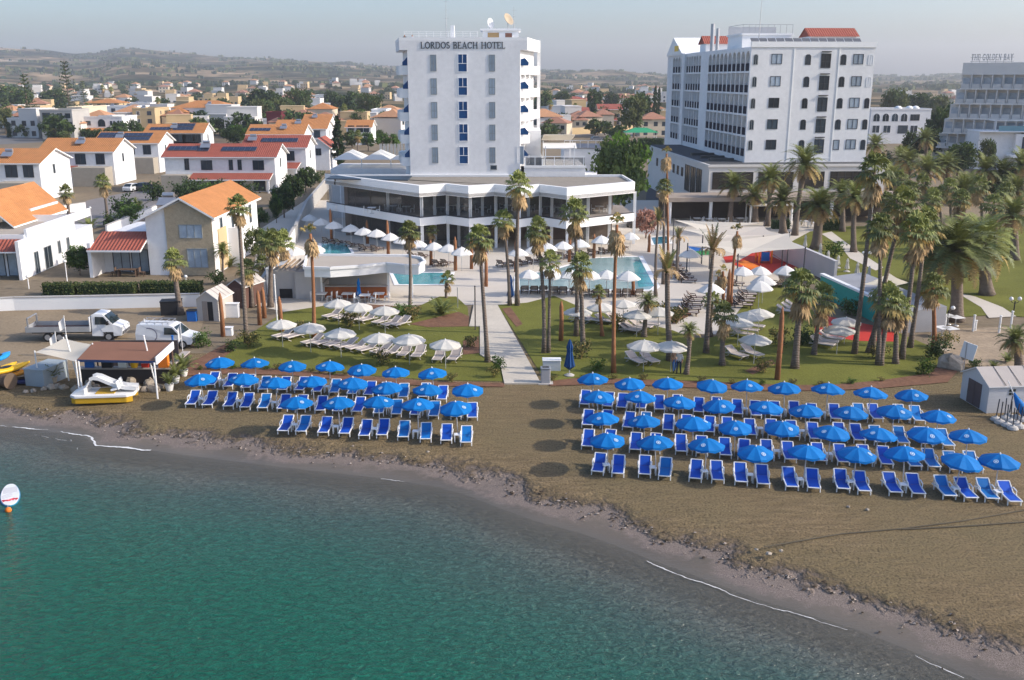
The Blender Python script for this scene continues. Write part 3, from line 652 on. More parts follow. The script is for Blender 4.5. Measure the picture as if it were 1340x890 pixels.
def annex():
    x, y = G(688, 233, 7.8); t = thing('terrace_annex', 'white upper terrace wing with cream awnings right of the hotel tower', 'building', (1.6, 127.6, 0))
    b = MB(); b.box(0,8,0,14,0,8.7); b.build('wall', WHITE, t)
    b = MB(); b.box(-.05,8.1,-.1,.1,8.7,9.0); b.box(2.3,2.5,-.05,12,8.7,9.8); b.build('parapet', WHITE2, t)
    b = MB()
    for i in range(7): b.box(.1+i*1.27,.18+i*1.27,.12,.2,8.7,10.1)
    b.box(0,8,.12,.2,10.1,10.2); b.build('balustrade', FRAMEW, t)
    g = MB(); g.box(.2,7.9,.14,.17,9.0,10.0); g.build('glass_panel', M('clear_glass',(.05,.065,.075),.04), t)
    b = MB(); b.obox((4.7,7.0,12.2),(4.2,8.5,.1),0,R(-8)); b.build('awning', SAILC, t)
    b = MB(); b.obox((4.7,2.0,11.4),(4.4,2.6,.1),0,R(12)); b.build('awning', SAILW, t)
    b = MB(); b.prism([(0.2,5),(2.3,5),(2.3,13.5),(.8,13.5)],8.7,13.2); b.build('stair_tower', WHITE, t)
    b = MB()
    for q in ((2.8,.8),(6.6,.8),(2.8,10.8),(6.6,10.8)): b.box(q[0]-.06,q[0]+.06,q[1]-.06,q[1]+.06,8.7,11.5)
    b.build('post', FRAMEW, t)
    b = MB(); b.prism([(8.1,1),(9.2,-.5),(9.5,-.5),(10.6,12),(8.1,12)],0,7.2); b.build('side_stair', WHITE, t)
    t2 = thing('roof_terrace', 'grey flat annex roof with railings behind the white terrace wing', 'building', (8.0, 150, 0))
    b = MB(); b.box(0,6,0,10,0,9.6); b.build('wall', WHITE, t2)
    b = MB(); b.box(-.1,6.1,-.1,10.1,9.6,9.75); b.build('roof', M('grey_roof',(.27,.26,.26),.9,.1), t2)
    b = MB()
    for i in range(6): b.box(i*1.2,i*1.2+.06,-.05,.02,9.75,10.8)
    b.box(0,6.06,-.05,.02,10.8,10.87); b.build('railing', FRAMEW, t2)
    # left roof terrace with folded white canopies
    x, y = G(432,214,8.0)
    t3 = thing('canopy_terrace', 'row of white fabric canopies over the terrace left of the tower', 'canopy', (x, y, 0))
    b = MB(); b.box(0,13.5,0,10,0,7.2); b.build('wall', WHITE, t3)
    for j in range(2):
        for i in range(3):
            c = MB(); cx, cy = 2.3+i*4.3, 2.4+j*4.2; ap = (cx, cy, 9.6)
            q = [(cx-2.1,cy-2,8.5),(cx+2.1,cy-2,8.5),(cx+2.1,cy+2,8.5),(cx-2.1,cy+2,8.5)]
            for k in range(4): c.face([q[k], q[(k+1) % 4], ap])
            c.build('canopy', SAILW, t3)
    b = MB()
    for i in range(4): b.box(.2+i*4.3,.3+i*4.3,.3,.4,7.2,8.5)
    b.build('post', FRAMEW, t3)
    b = MB()
    for i in range(14): b.box(6+i*.55,6.4+i*.55,9.6,9.7,8.2,10.2)
    b.build('slatted_screen', GREYW, t3)
annex()
# ---------------------------------------------------------------- second hotel: long white block with arcaded balconies
def hotel2():
    t = thing('hotel_block', 'long white hotel block with arched windows and arcaded balconies, red roof huts on top', 'hotel', (35.0, 147, 0), R(4.0))
    FWD = 18.7; LEN = 54; ZT = 25.1
    b = MB(); b.box(1.4,FWD,0,LEN,0,24.6); b.build('wall', WHITE, t)
    b = MB(); b.box(-.05,FWD+.12,-.12,.25,24.4,25.2); b.box(FWD-.15,FWD+.1,.25,LEN,24.4,25.2); b.build('parapet', WHITE2, t)
    b = MB()
    for x_ in (6.4,13.2): b.box(x_,x_+.16,-.06,.0,8,24.4)
    b.box(6.56,13.2,-.04,0,8.3,8.45); b.build('pilaster', WHITE2, t)
    # left wing face: slabs, piers and arched heads, set in front of the recessed wall
    fl = [8.6,11.75,14.85,17.95,21.05]; top = 24.4
    s = MB()
    secs = [(.4,23.4,10),(28.2,38.9,6),(41.2,49.6,4)]
    s.box(0,1.4,0,.4,0,top); s.box(0,1.4,23.4,28.2,0,top); s.box(-.3,1.4,38.9,41.2,0,top); s.box(0,1.4,49.6,LEN,0,top)
    for (a, c, n) in secs:
        for z in fl: s.box(.0,1.4,a,c,z-.28,z)
        s.box(.0,1.4,a,c,0,8.3); s.box(0,1.4,a,c,top-.45,top); wd = (c-a)/n
        for i in range(n+1):
            y_ = a+i*wd; s.box(.01,1.3,y_-.14,y_+.14,8.3,top-.45)
        for i in range(n):          # arched heads on the top storey
            y0, y1 = a+i*wd+.14, a+(i+1)*wd-.14; r = (y1-y0)/2; yc = (y0+y1)/2; zc = top-.45-r*1.05
            pts = [(yc+r*math.cos(math.pi*k/8), zc+r*math.sin(math.pi*k/8)) for k in range(9)]
            for p, q in zip(pts, pts[1:]): s.face([(.02,p[0],p[1]),(.02,q[0],q[1]),(.02,q[0],top-.45),(.02,p[0],top-.45)]); s.face([(.02,p[0],p[1]),(.9,p[0],p[1]),(.9,q[0],q[1]),(.02,q[0],q[1])])
    s.build('balcony_arcade', WHITE, t)
    dk = M('smoked_glass',(.018,.02,.035),.75,.2,2,0,.1); pm = MB(); pm.box(0,.06,-.5,.5,0,1.05); pms = {}
    dms = {}
    cnt = 0
    for (a, c, n) in secs:
        wd = (c-a)/n
        if wd not in pms:
            q = MB(); q.box(0,.06,-(wd/2-.15),wd/2-.15,0,1.1); pms[wd] = q.mesh('balustrade', dk)
            q = MB(); q.box(0,.05,-(wd/2-.75),wd/2-.75,0,2.0); dms[wd] = q.mesh('balcony_door', CURT)
        for z in fl:
            for i in range(n):
                if cnt >= 100: break
                bo = put('balustrade', pms[wd], t, loc=(.1, a+(i+.5)*wd, z+.01)); put('balcony_door', dms[wd], bo, loc=(1.22, 0, 0)); cnt += 1
    # front windows
    zs = [22.75,19.6,16.5,13.4,10.4]
    def fx(px): return (px-985)/167*18.7
    for i, z in enumerate(zs):
        k = i
        win(t, .75, 0, z-.75, .55, 1.35, 0, GLASS, FRAMEG, 'arch'); win(t, 3.9, 0, z-.65, 1.45, 1.3, 0, CURT if i < 2 else GLASS, FRAMED, 'two')
        win(t, 8.6, 0, z-.75, .72, 1.35, 0, GLASS, FRAMED, 'arch'); win(t, 11.3, 0, z-1.2, 1.35, 1.9, 0, GLASS, FRAMED, 'cross', label='dark balcony window with slab above')
        if i < 4: win(t, 13.95, 0, z-.75, .72, 1.35, 0, GLASS, FRAMED, 'arch')
        else: win(t, 13.95, 0, z-.75, .8, 1.35, 0, CURT, FRAMED, 'plain')
        win(t, 17.0-.3*0, 0, z-.65, 1.4, 1.3, 0, CURT, FRAMED, 'two') if False else win(t, 16.2, 0, z-.65, 1.4, 1.3, 0, CURT, FRAMED, 'two')
        win(t, 18.1, 0, z-.75, .62, 1.35, 0, M('white_blind',(.8,.8,.8),.6) if i < 2 else GLASS, FRAMEW if i < 2 else FRAMED, 'arch')
    h = MB()
    for z in zs: h.box(10.6,12.0,-.28,.0,z+1.0,z+1.12)
    h.build('window_hood', FRAMED, t)
    # roof furniture
    def hut(x0, x1, y0, y1, z0, ze, zr, nm):
        q = MB(); q.box(x0,x1,y0,y1,z0,ze); hh = q.build('roof_hut', WHITE2, t)
        q = MB(); ym = (y0+y1)/2; e = .35
        q.face([(x0-e,y0-e,ze-.05),(x1+e,y0-e,ze-.05),(x1+e,ym,zr),(x0-e,ym,zr)]); q.face([(x1+e,y1+e,ze-.05),(x0-e,y1+e,ze-.05),(x0-e,ym,zr),(x1+e,ym,zr)])
        q.face([(x0-e+.2,y0,ze),(x0-e+.2,ym,zr-.08),(x0-e+.2,y1,ze)]); q.face([(x1,y0,ze),(x1,y1,ze),(x1,ym,zr-.08)])
        q.build('tiled_roof', ROOFR if nm else ROOFO, hh)
    hut(11.0,18.2,6,10,24.6,26.2,27.5,1); hut(2.0,7.5,33,37,24.6,26.0,27.4,1)
    q = MB(); q.box(2.2,10.2,12,20,24.6,26.6); q.box(2.0,10.4,11.8,20.2,26.6,26.85); ph = q.build('penthouse', WHITE2, t)
    q = MB()
    for i in range(9): q.box(2.2+i,2.26+i,12,12.06,26.85,28.2)
    q.box(2.2,10.26,12,12.06,28.15,28.22); q.box(2.2,2.26,12,20,28.15,28.22); q.box(2.2,10.2,19.9,20,26.85,28.2); q.build('railing', STEEL, ph)
    for i in range(13):
        q = MB(); q.obox((1.2+i*1.3,2.2,25.25),(1.15,1.7,.07),0,R(38),0,0); o = q.build('solar_panel', M('grey_solar',(.12,.125,.135),.25,.2,1), t)
    q = MB(); q.tube([(4.2,10,24.6),(4.25,10,28),(4.35,10,34)], [.09,.06,.03], 6); q.build('aerial_mast', STEEL, t)
    q = MB(); q.tube([(1.2,26,24.4),(1.2,26,29)], .35, 10); q.tube([(2.4,27,24.4),(2.4,27,28.3)], .3, 10); q.build('flue', STEEL, t)
    q = MB(); q.face([(-.3,41,24.4),(-.3,LEN,24.4),(-.3,(41+LEN)/2+1,27.6)][::-1]); q.face([(-.3,41,24.4),(-.3,(41+LEN)/2+1,27.6),(9,(41+LEN)/2+1,27.6),(9,41,24.4)]); q.box(-.25,.2,41,LEN,24.2,24.6); q.build('gable', WHITE2, t)
    q = MB(); q.box(-.36,-.31,44,47.2,25.0,26.0); q.build('sign', M('yellow_sign',(.75,.48,.03),.5,.1), t)
    # podium wing in front and along the left side
    p = thing('hotel_podium', 'low white dining wing with dark windows and columns under the arcaded hotel', 'building', (35.0, 147, 0), R(4.0))
    b = MB(); b.box(-6.2,20.5,-3.2,-.05,3.6,7.4); b.box(-6.2,-.05,-.05,40,0,7.4); b.box(-6.2,20.5,-1.0,-.06,0,3.6); b.build('wall', M('podium_white',(.62,.60,.57),.85,.06,.5), p)
    b = MB(); b.box(-6.4,20.7,-3.4,-.08,7.4,7.75); b.box(-6.4,-.08,-.08,40.2,7.4,7.75); b.build('cornice', M('podium_white',(.62,.60,.57)), p)
    b = MB(); b.box(-6.0,-.2,.3,39.8,7.75,7.85); b.box(-6,20.3,-3.1,-.2,7.75,7.8); b.build('roof', DARKR, p)
    for y_ in (2,7,13): 
        b = MB(); b.box(-4.8,-1.0,y_,y_+.8,7.86,8.25); b.build('roof_duct', M('duct_dark',(.05,.06,.065),.6), p)
    for x_ in (-4.9,-.05,4.5,8.8,14.6,20.5,26.3):
        pass
    for (x_, w2) in ((-2.6,6.0),(3.9,5.2),(9.6,3.2),(15.6,6.8)):
        win(p, x_, -3.2, 4.2, w2, 2.4, 0, M('tinted_glass',(.045,.04,.035),.12,.3,.5,0,.6), FRAMED, 'many')
    for y_ in (.8,4.4,8.0): win(p, -6.2, y_+1.5, 2.6, 3.0, 4.0, -R(90), M('tinted_glass',(.045,.04,.035)), FRAMED, 'two')
    for y_ in (13,16,19,24,28,32): win(p, -6.2, y_, 4.6, 1.2, 1.3, -R(90), GLASS, FRAMED, 'two')
    b = MB(); b.box(-14,23,-9.5,-3.25,3.1,3.7); b.build('veranda_roof', M('veranda_tan',(.34,.28,.23),.9,.12), p)
    for i in range(7):
        c = MB(); c.tube([(-13.2+i*5.9,-9.0,0),(-13.2+i*5.9,-9.0,3.1)], .24, 10); c.build('column', WHITE2, p)
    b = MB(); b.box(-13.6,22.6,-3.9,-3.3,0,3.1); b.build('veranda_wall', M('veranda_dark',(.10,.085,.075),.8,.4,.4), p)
hotel2()
# ---------------------------------------------------------------- third hotel, far right
def hotel3():
    t = thing('terraced_hotel', 'grey terraced hotel with stacked balconies and rooftop sign at the right edge', 'hotel', (104.5, 232, -2.6), R(-31))
    n = 5; b = MB(); g = M('hotel_grey',(.62,.60,.57),.85,.06,.4)
    LENW = 46
    for i in range(n+2):
        z = 20.4-3.35*i; ex = .9*i
        b.box(-ex,LENW,-.9-ex*.25,12,z-.3,z); b.box(-ex,LENW,.9-ex*.1,12,z,z+3.05)
    b.box(0,LENW,.0,12,23.4,26.1); b.build('wall', g, t)
    mw = MB(); mw.box(-.85,.85,0,.12,0,1.0); bm = mw.mesh('balcony', M('balcony_grey',(.50,.50,.49),.8,.1)); 
    mp = MB(); mp.box(-.09,.09,0,1.2,0,3.05); pm = mp.mesh('partition', g)
    md = MB(); md.box(-.75,.75,0,.05,0,2.3); dm = md.mesh('balcony_door', CURT)
    k = 0
    for i in range(n):
        z = 20.4-3.35*i; ex = .9*i
        for j in range(19):
            x = -ex+1.1+j*2.2
            if x > 41 or k > 97: continue
            bo = put('balcony', bm, t, loc=(x, -.9-ex*.25, z)); put('partition', pm, bo, loc=(1.1, .05, 0)); put('balcony_door', dm, bo, loc=(0, 1.6+ex*.15, .05)); k += 1
    s = thing('rooftop_sign', 'pale sign reading THE GOLDEN BAY on the roof of the terraced hotel', 'sign', (104.5, 232, 23.5), R(-31))
    le = lettering('THE GOLDEN BAY', 1.4, 15.4, .2).build('lettering', M('grey_letters',(.50,.50,.51),.6), s); le.location = (1.6, .3, .5); le.scale = (.56, 1, 1)
    f = MB(); f.box(1.4,10.4,.35,.45,.2,.3); f.box(1.4,10.4,.35,.45,1.1,1.18)
    for i in range(6): f.box(1.7+i*1.65,1.8+i*1.65,.36,.46,0,1.8)
    f.build('sign_frame', STEEL, s)
hotel3()
# ================================================================ VILLAS AND TOWN
def gable_x(b, x0, x1, y0, y1, ze, zr, e=.5, th=.18, m=0, mt=1):
    """ridge along x; roof slabs m=0 tiles, edges m=1 white"""
    ym = (y0+y1)/2; sl = (zr-ze)/(ym-y0)
    for s in (-1, 1):
        ya = y0-e if s < 0 else y1+e; za = ze-sl*e
        q = [(x0-e,ya,za),(x1+e,ya,za),(x1+e,ym,zr),(x0-e,ym,zr)]
        if s > 0: q = [q[1],q[0],q[3],q[2]]
        b.face([(p[0],p[1],p[2]+th) for p in q], m); b.face([p for p in q[::-1]], mt)
        for i in range(4):
            a, c = q[i], q[(i+1) % 4]; b.face([a, c, (c[0],c[1],c[2]+th), (a[0],a[1],a[2]+th)], mt)
def gable_y(b, x0, x1, y0, y1, ze, zr, e=.5, th=.18, m=0, mt=1):
    n = len(b.v); t = MB(); gable_x(t, y0, y1, -x1, -x0, ze, zr, e, th, m, mt)
    t.v = [(-p[1], p[0], p[2]) for p in t.v]; b.add(t)
def hip(b, x0, x1, y0, y1, ze, zr, e=.5, m=0):
    x0 -= e; x1 += e; y0 -= e; y1 += e; ym = (y0+y1)/2; k = min((y1-y0)/2, (x1-x0)/2-.01)
    A = [(x0,y0,ze),(x1,y0,ze),(x1,y1,ze),(x0,y1,ze)]; r0 = (x0+k,ym,zr); r1 = (x1-k,ym,zr)
    b.face([A[0],A[1],r1,r0], m); b.face([A[1],A[2],r1], m); b.face([A[2],A[3],r0,r1], m); b.face([A[3],A[0],r0], m); b.face(A[::-1], 1)
def gwall(b, x0, x1, y0, y1, ze, zr, ax):
    b.box(x0,x1,y0,y1,0,ze)
    if ax == 'x':
        ym = (y0+y1)/2
        for x in (x0, x1):
            q = [(x,y0,ze),(x,y1,ze),(x,ym,zr)]; b.face(q if x == x1 else q[::-1])
    if ax == 'y':
        xm = (x0+x1)/2
        for y in (y0, y1):
            q = [(x0,y,ze),(x1,y,ze),(xm,y,zr)]; b.face(q if y == y0 else q[::-1])
def solar_row(parent, n, x, y, z, slope, w=1.0, d=1.6, gap=.06, blue=True):
    for i in range(n):
        q = MB(); q.obox((x+i*(w+gap), y, z), (w, d, .06), 0, slope, 0, 0); q.obox((x+i*(w+gap), y, z-.045), (w+.04, d+.06, .05), 0, slope, 0, 1)
        q.build('solar_panel', [SOLAR, SOLARF], parent)
def tank(parent, x, y, z):
    q = MB(); q.tube([(x-.6,y,z+.75),(x+.6,y,z+.75)], .28, 10); q.box(x-.5,x-.44,y-.1,y+.1,z-.1,z+.6); q.box(x+.44,x+.5,y-.1,y+.1,z-.1,z+.6); q.obox((x,y-.9,z+.15),(1.8,1.3,.08),0,R(32),0)
    q.build('water_heater', SOLARF, parent)
def villa(label, xl, xr, yb, dep, he, rise, ax='x', wall=WHITE, roof=ROOFO, wins='auto', rz=0, stone=(), porch=(), solar=(), heat=(), name='villa', cat='villa', glass=None, group=None):
    a = G(xl, yb); c = G(xr, yb); wd = c[0]-a[0]
    t = thing(name, label, cat, (a[0], a[1], 0), R(rz), group)
    b = MB(); zr = he+rise
    if ax in 'xy': gwall(b, 0, wd, 0, dep, he, zr, ax)
    else: b.box(0, wd, 0, dep, 0, he)
    b.build('wall', wall, t)
    rt = None
    if ax == 'flat':
        b = MB(); b.box(-.12,wd+.12,-.12,.12,he,he+.45); b.box(-.12,wd+.12,dep-.12,dep+.12,he,he+.45); b.box(-.12,.12,.12,dep-.12,he,he+.45); b.box(wd-.12,wd+.12,.12,dep-.12,he,he+.45); b.box(.12,wd-.12,.12,dep-.12,he,he+.06,1)
        rt = b.build('roof', [wall, GRAVR], t)
    else:
        b = MB(); (gable_x if ax == 'x' else gable_y if ax == 'y' else hip)(b, 0, wd, 0, dep, he, zr); rt = b.build('roof', [roof, WHITE2], t)
    sl = math.atan2(rise, dep/2)
    for (n, fx_, fy_) in solar: solar_row(rt, n, fx_*wd, dep/2*fy_, he+rise*fy_+.32, sl)
    for (fx_, fy_) in heat: tank(rt, fx_*wd, dep/2*fy_, he+rise*fy_+.25 if ax != 'flat' else he+.3)
    for (x0, x1, y0, y1, h, m) in stone:
        b = MB(); b.box(x0*wd, x1*wd, y0, y1, 0, h); b.build('stone_wing', m, t)
    for (x0, x1, d, h, m) in porch:
        q = MB(); X0, X1 = x0*wd, x1*wd
        q.face([(X0-.2,-d,h-.9),(X1+.2,-d,h-.9),(X1+.2,-.01,h),(X0-.2,-.01,h)]); q.face([(X0-.2,-d,h-1.1),(X0-.2,-.01,h-.2),(X1+.2,-.01,h-.2),(X1+.2,-d,h-1.1)], 1)
        q.face([(X0-.2,-d,h-1.1),(X1+.2,-d,h-1.1),(X1+.2,-d,h-.9),(X0-.2,-d,h-.9)], 1)
        for s in (X0-.2, X1+.2): q.face([(s,-d,h-1.1),(s,-d,h-.9),(s,-.01,h),(s,-.01,h-.2)], 1)
        q.box(X0,X0+.3,-d+.15,-d+.45,0,h-1.05,1); q.box(X1-.3,X1,-d+.15,-d+.45,0,h-1.05,1); q.build('porch_roof', [m, WHITE2], t)
    if wins == 'auto':
        n = max(2, int(wd/3.2))
        for k in range(int(he//2.7)):
            for i in range(n): win(t, (i+.5)*wd/n, 0, .8+k*2.9, 1.5 if i % 2 else 1.1, 1.4, 0, glass or GLASS, FRAMED if i % 2 else FRAMEW, 'two')
        for k in range(int(he//2.7)): win(t, wd, dep*.4, .9+k*2.9, .8, 1.3, R(90), GLASS, FRAMEG, 'plain')
    elif wins:
        for (fx_, z, w_, h_, st) in wins: win(t, fx_*wd, 0, z, w_, h_, 0, glass or GLASS, FRAMED, st)
        win(t, wd, dep*.45, 4.2, .7, 1.5, R(90), GLASS, FRAMEG, 'plain')
    return t
SG = M('stone_grey_beige',(.36,.32,.26),.9,.12,1.2,.2)
W2 = [(.12,.1,2.0,2.2,'two'),(.75,.1,1.8,2.2,'two'),(.2,4.0,1.9,1.9,'two'),(.55,4.0,1.9,1.9,'two'),(.82,4.0,1.6,1.9,'two')]
# -- nearest villa, stone gable towards the sea
def villa_stone():
    a = G(197,360); t = thing('villa', 'nearest villa with beige stone gable wall, orange roof and red tiled porch', 'villa', (a[0], a[1], 0), R(-1))
    wd = G(283,360)[0]-a[0]; dep = 17.0; he = 6.2; xr = 3.9; zr = 8.0
    b = MB(); b.box(0,wd,0,dep,0,he); b.face([(0,0,he),(wd,0,he),(xr,0,zr-.1)]); b.face([(wd,dep,he),(0,dep,he),(xr,dep,zr-.1)]); b.build('wall', WHITE, t)
    b = MB(); b.box(2.1,wd+.03,-.10,-.005,0,he-.02); b.face([(2.1,-.1,he-.02),(wd+.03,-.1,he-.02),(xr,-.1,zr-.25),(2.1,-.1,7.0)]); b.build('stone_facing', STONE, t)
    b = MB()
    for (x0, z0, x1, z1) in ((-1.0,5.55,xr,zr),(xr,zr,wd+.5,5.9)):
        q = [(x0,-.6,z0),(x1,-.6,z1),(x1,dep+.4,z1),(x0,dep+.4,z0)]
        b.face([(p[0],p[1],p[2]+.22) for p in q], 0); b.face(q[::-1], 1)
        for i in range(4):
            p, r = q[i], q[(i+1) % 4]; b.face([p, r, (r[0],r[1],r[2]+.22), (p[0],p[1],p[2]+.22)], 1)
    rt = b.build('roof', [tile_mat('orange_roof_tiles_y', (.47,.205,.075), .85, 'y'), WHITE2], t)
    tank(rt, 1.2, 4, 7.2)
    win(t, 4.7, -.1, 4.0, 2.3, 1.3, 0, CURT, FRAMEG, 'three'); win(t, 5.2, -.1, .9, 2.0, 1.9, 0, CURT, FRAMEG, 'three')
    for y_ in (3,7,11,14): win(t, wd, y_, 3.6, .7, 2.0, R(90), GLASS, FRAMEG, 'plain')
    b = MB(); b.box(wd-.02,wd+1.6,5,5.3,0,4.3); b.box(wd+.0,wd+.12,1.6,4.4,.2,4.6,1); b.build('side_wall', [WHITE2, SAND_R], t)
    w_ = G(130,358)[0]-a[0]
    b = MB(); b.box(w_,-.01,1.5,12,0,3.9); b.box(w_,w_+.35,-1.5,1.5,0,3.6); b.build('living_wing', WHITE, t)
    b = MB(); q = [(w_+.1,-1.9,2.75),(-.05,-1.9,2.75),(-.05,1.49,4.2),(w_+.5,1.49,4.2)]
    b.face([(p[0],p[1],p[2]+.2) for p in q], 0); b.face(q[::-1], 1)
    for i in range(4):
        p, r = q[i], q[(i+1) % 4]; b.face([p, r, (r[0],r[1],r[2]+.2), (p[0],p[1],p[2]+.2)], 1)
    b.build('porch_roof', [ROOFR, WHITE2], t)
    for i in range(2): win(t, w_+2.2+i*2.0, 1.5, .1, 1.7, 2.3, 0, CURT, FRAMED, 'two')
    tb = thing('garden_table', 'brown wooden table with chairs under the red tiled porch', 'table', (a[0]+w_+3.6, a[1]-.6, 0))
    q = MB(); q.box(-1,1,-.45,.45,.7,.76); q.build('tabletop', WOODB, tb)
    for sx in (-.9,.9):
        q = MB(); q.box(sx-.05,sx+.05,-.35,.35,0,.7); q.build('leg', WOODB, tb)
    for i, lb in enumerate(('brown garden chair at the left end of the porch table','brown garden chair at the right end of the porch table')):
        c = thing('garden_chair', lb, 'chair', (a[0]+w_+3.6+(-1.5,1.5)[i], a[1]-.6, 0), (R(-90),R(90))[i], 'chairs at the porch table')
        q = MB(); q.box(-.25,.25,-.25,.25,.42,.47); q.build('seat', WOODB, c); q = MB(); q.box(-.25,.25,.2,.26,.47,.95); q.build('backrest', WOODB, c)
        for sx in (-.22,.22):
            for sy in (-.22,.22):
                q = MB(); q.box(sx-.03,sx+.03,sy-.03,sy+.03,0,.42); q.build('leg', WOODB, c)
villa_stone()
# -- the left-edge villa with long sunlit wall
def villa_left():
    a = G(-60,362); t = thing('villa', 'white villa at the left edge with long sunlit side wall and roof terrace', 'villa', (a[0], a[1], 0), R(2))
    x1 = G(41,362)[0]-a[0]
    b = MB(); b.box(0,x1,0,12,0,4.0); b.box(x1-.35,x1,-2.2,.0,0,4.0); b.box(0,x1-1,12,19.5,0,2.6); b.build('wall', WHITE, t)
    b = MB(); b.box(x1-.35,x1-.05,.1,17,4.0,4.9); b.box(0,x1-.36,11.8,12,4.0,4.8); b.box(0,x1-.35,.0,.2,4.0,4.35); b.build('parapet', WHITE2, t)
    b = MB(); b.box(0,x1-.4,.25,11.7,4.0,4.06); b.build('terrace_floor', M('terrace_beige',(.40,.35,.29),.9,.1), t)
    b = MB(); q = [(0,-1.9,2.75),(x1-.4,-1.9,2.75),(x1-.4,0,3.75),(0,0,3.75)]
    b.face([(p[0],p[1],p[2]+.15) for p in q], 0); b.face(q[::-1], 1); b.face([q[0], q[1], (q[1][0],q[1][1],2.9), (q[0][0],q[0][1],2.9)], 1); b.build('porch_roof', [ROOFR, WHITE2], t)
    for i in range(3): win(t, x1-1.4-i*2.2, 0, .1, 1.8, 2.3, 0, CURT, FRAMED, 'two')
    for y_, z, w_, h in ((1.4,.1,.9,2.2),(4.2,.1,1.7,2.3),(7.2,1.2,.6,1.3),(9.6,1.2,.6,1.3)): win(t, x1, y_, z, w_, h, R(90), GLASS, FRAMEG, 'two')
    b = MB(); b.box(0,x1-5,12.5,20,2.6,5.4); b.build('upper_wall', WHITE, t)
    b = MB(); gable_y(b, -3, x1-4.6, 6.5, 20, 4.6, 7.6, .5); b.build('roof', [tile_mat('orange_roof_tiles_y', (.56,.20,.055)), WHITE2], t)
villa_left()
villa('white villa with plain orange roof at far left, sunlit gable end', -25, 57, 263, 11.5, 6.3, 1.9, stone=[(.42,.88,-3.2,.0,3.3,SG)], wins=W2, heat=[(.42,.5)])
villa('white villa with long orange roof and stone wing behind the twin palms', 57, 152, 242, 10.5, 6.4, 2.1, stone=[(.52,.97,-3.5,-.01,3.6,SG),(.16,.5,-.4,-.01,3.0,WHITE)], porch=[(.2,.5,2.6,3.7,ROOFR)], wins=W2, heat=[(.5,.62)])
villa('white villa with grey solar panels filling its orange roof, left of centre', 128, 210, 226, 10, 6.4, 2.0, stone=[(.4,.98,-3,-.01,3.4,SG)], wins=W2, solar=[(4,.03,.35),(4,.03,.7),(6,.42,.3),(6,.42,.66)], heat=[(.36,.5)])
villa('white villa with orange roof and small solar panels at the back of the row', 192, 263, 206, 10, 6.2, 2.0, wins=W2, stone=[(.3,.8,-3,-.01,3.2,SG)], solar=[(5,.1,.4),(3,.6,.4)], heat=[(.5,.6)])
villa('white villa with grey panelled roof and gable behind the clipped hedge', 228, 268, 206, 9, 6.3, 2.2, wins=W2, solar=[(5,.05,.35),(5,.05,.72)])
villa('white villa with dark blue solar panels and long red porch roof', 219, 362, 251, 9.5, 6.3, 1.9, roof=ROOFR, wins=[(.2,4.0,.7,1.9,'cross'),(.38,4.0,1.9,1.6,'two'),(.6,4.0,.6,1.7,'cross'),(.68,4.0,.6,1.7,'cross'),(.85,4.0,1.9,1.6,'two'),(.12,.3,1.5,2.1,'two'),(.45,.2,2,2.2,'two'),(.65,.2,2,2.2,'two'),(.85,.2,2,2.2,'two')], porch=[(.26,.97,3.0,3.4,ROOFR)], solar=[(5,.03,.55),(2,.3,.5),(6,.52,.5)], heat=[(.34,.75)], stone=[(0,.24,-2.6,-.01,3.2,SG)])
villa('white villa with red roof and blue panels above the cypress lane', 321, 402, 236, 9.5, 6.6, 2.0, roof=ROOFR, wins=[(.75,4.0,1.6,1.8,'two'),(.3,4.0,1.4,1.8,'two')], solar=[(7,.3,.5)], heat=[(.12,.6)], porch=[(.55,.9,4.0,3.6,ROOFR)])
villa('small white house with red gable roof beside the dark cypress', 404, 432, 223, 9, 5.2, 1.8, 'y', roof=ROOFR, wins=[(.5,3.4,1.1,1.4,'two')])
villa('orange roofed house with rooftop tank, left one of the back pair', 326, 398, 208, 11, 6.2, 2.1, wins=W2, heat=[(.62,.6)], solar=[(5,.05,.4)])
villa('orange roofed house with white gable, right one of the back pair', 362, 428, 199, 11, 6.4, 2.1, wins=W2, heat=[(.42,.6)])
villa('orange roofed house mostly hidden behind the tall cypress', 398, 432, 186, 11, 6.4, 2.1, wins=W2, heat=[(.4,.6)])
villa('low house with orange roof just left of the hotel tower', 454, 486, 190, 11, 5.4, 1.9, wins=W2)
# -- town houses further back
villa('unfinished grey apartment block with dark openings beside the pine', 56, 98, 182, 14, 9.4, 0, 'flat', GREYW, name='apartment_building', cat='apartment', wins=[(.2,6.5,2.6,2.2,'plain'),(.62,7.0,1.7,1.5,'plain'),(.86,7.0,1.7,1.5,'plain'),(.25,3.2,4,2.4,'two'),(.6,3.2,2.6,2.4,'two'),(.85,3.2,2.6,2.4,'two'),(.35,.3,4,2.2,'two'),(.75,.3,2.5,2.2,'two')])
villa('cream flat roofed wing joined behind the grey apartment block', 92, 111, 178, 22, 9.8, 0, 'flat', CREAM, name='apartment_building', cat='apartment')
villa('white villa with domes, arched window and terracotta veranda at left', 110, 162, 180, 14, 6.8, 0, 'flat', WHITE, porch=[(.02,.96,4,3.3,ROOFO)], wins=[(.15,4.2,1.5,1.4,'plain'),(.48,3.8,2.4,2.4,'arch'),(.72,4.2,.6,1.4,'plain'),(.8,4.2,.6,1.4,'plain'),(.9,4.2,.6,1.4,'plain')])
villa('white upper house with red balcony and dome behind the veranda villa', 132, 182, 168, 14, 8.6, 0, 'flat', WHITE, heat=[(.3,.4),(.7,.5)])
villa('beige two storey house with brown roof between the twin palms', 116, 158, 158, 14, 8.4, 2, 'hip', SAND_R)
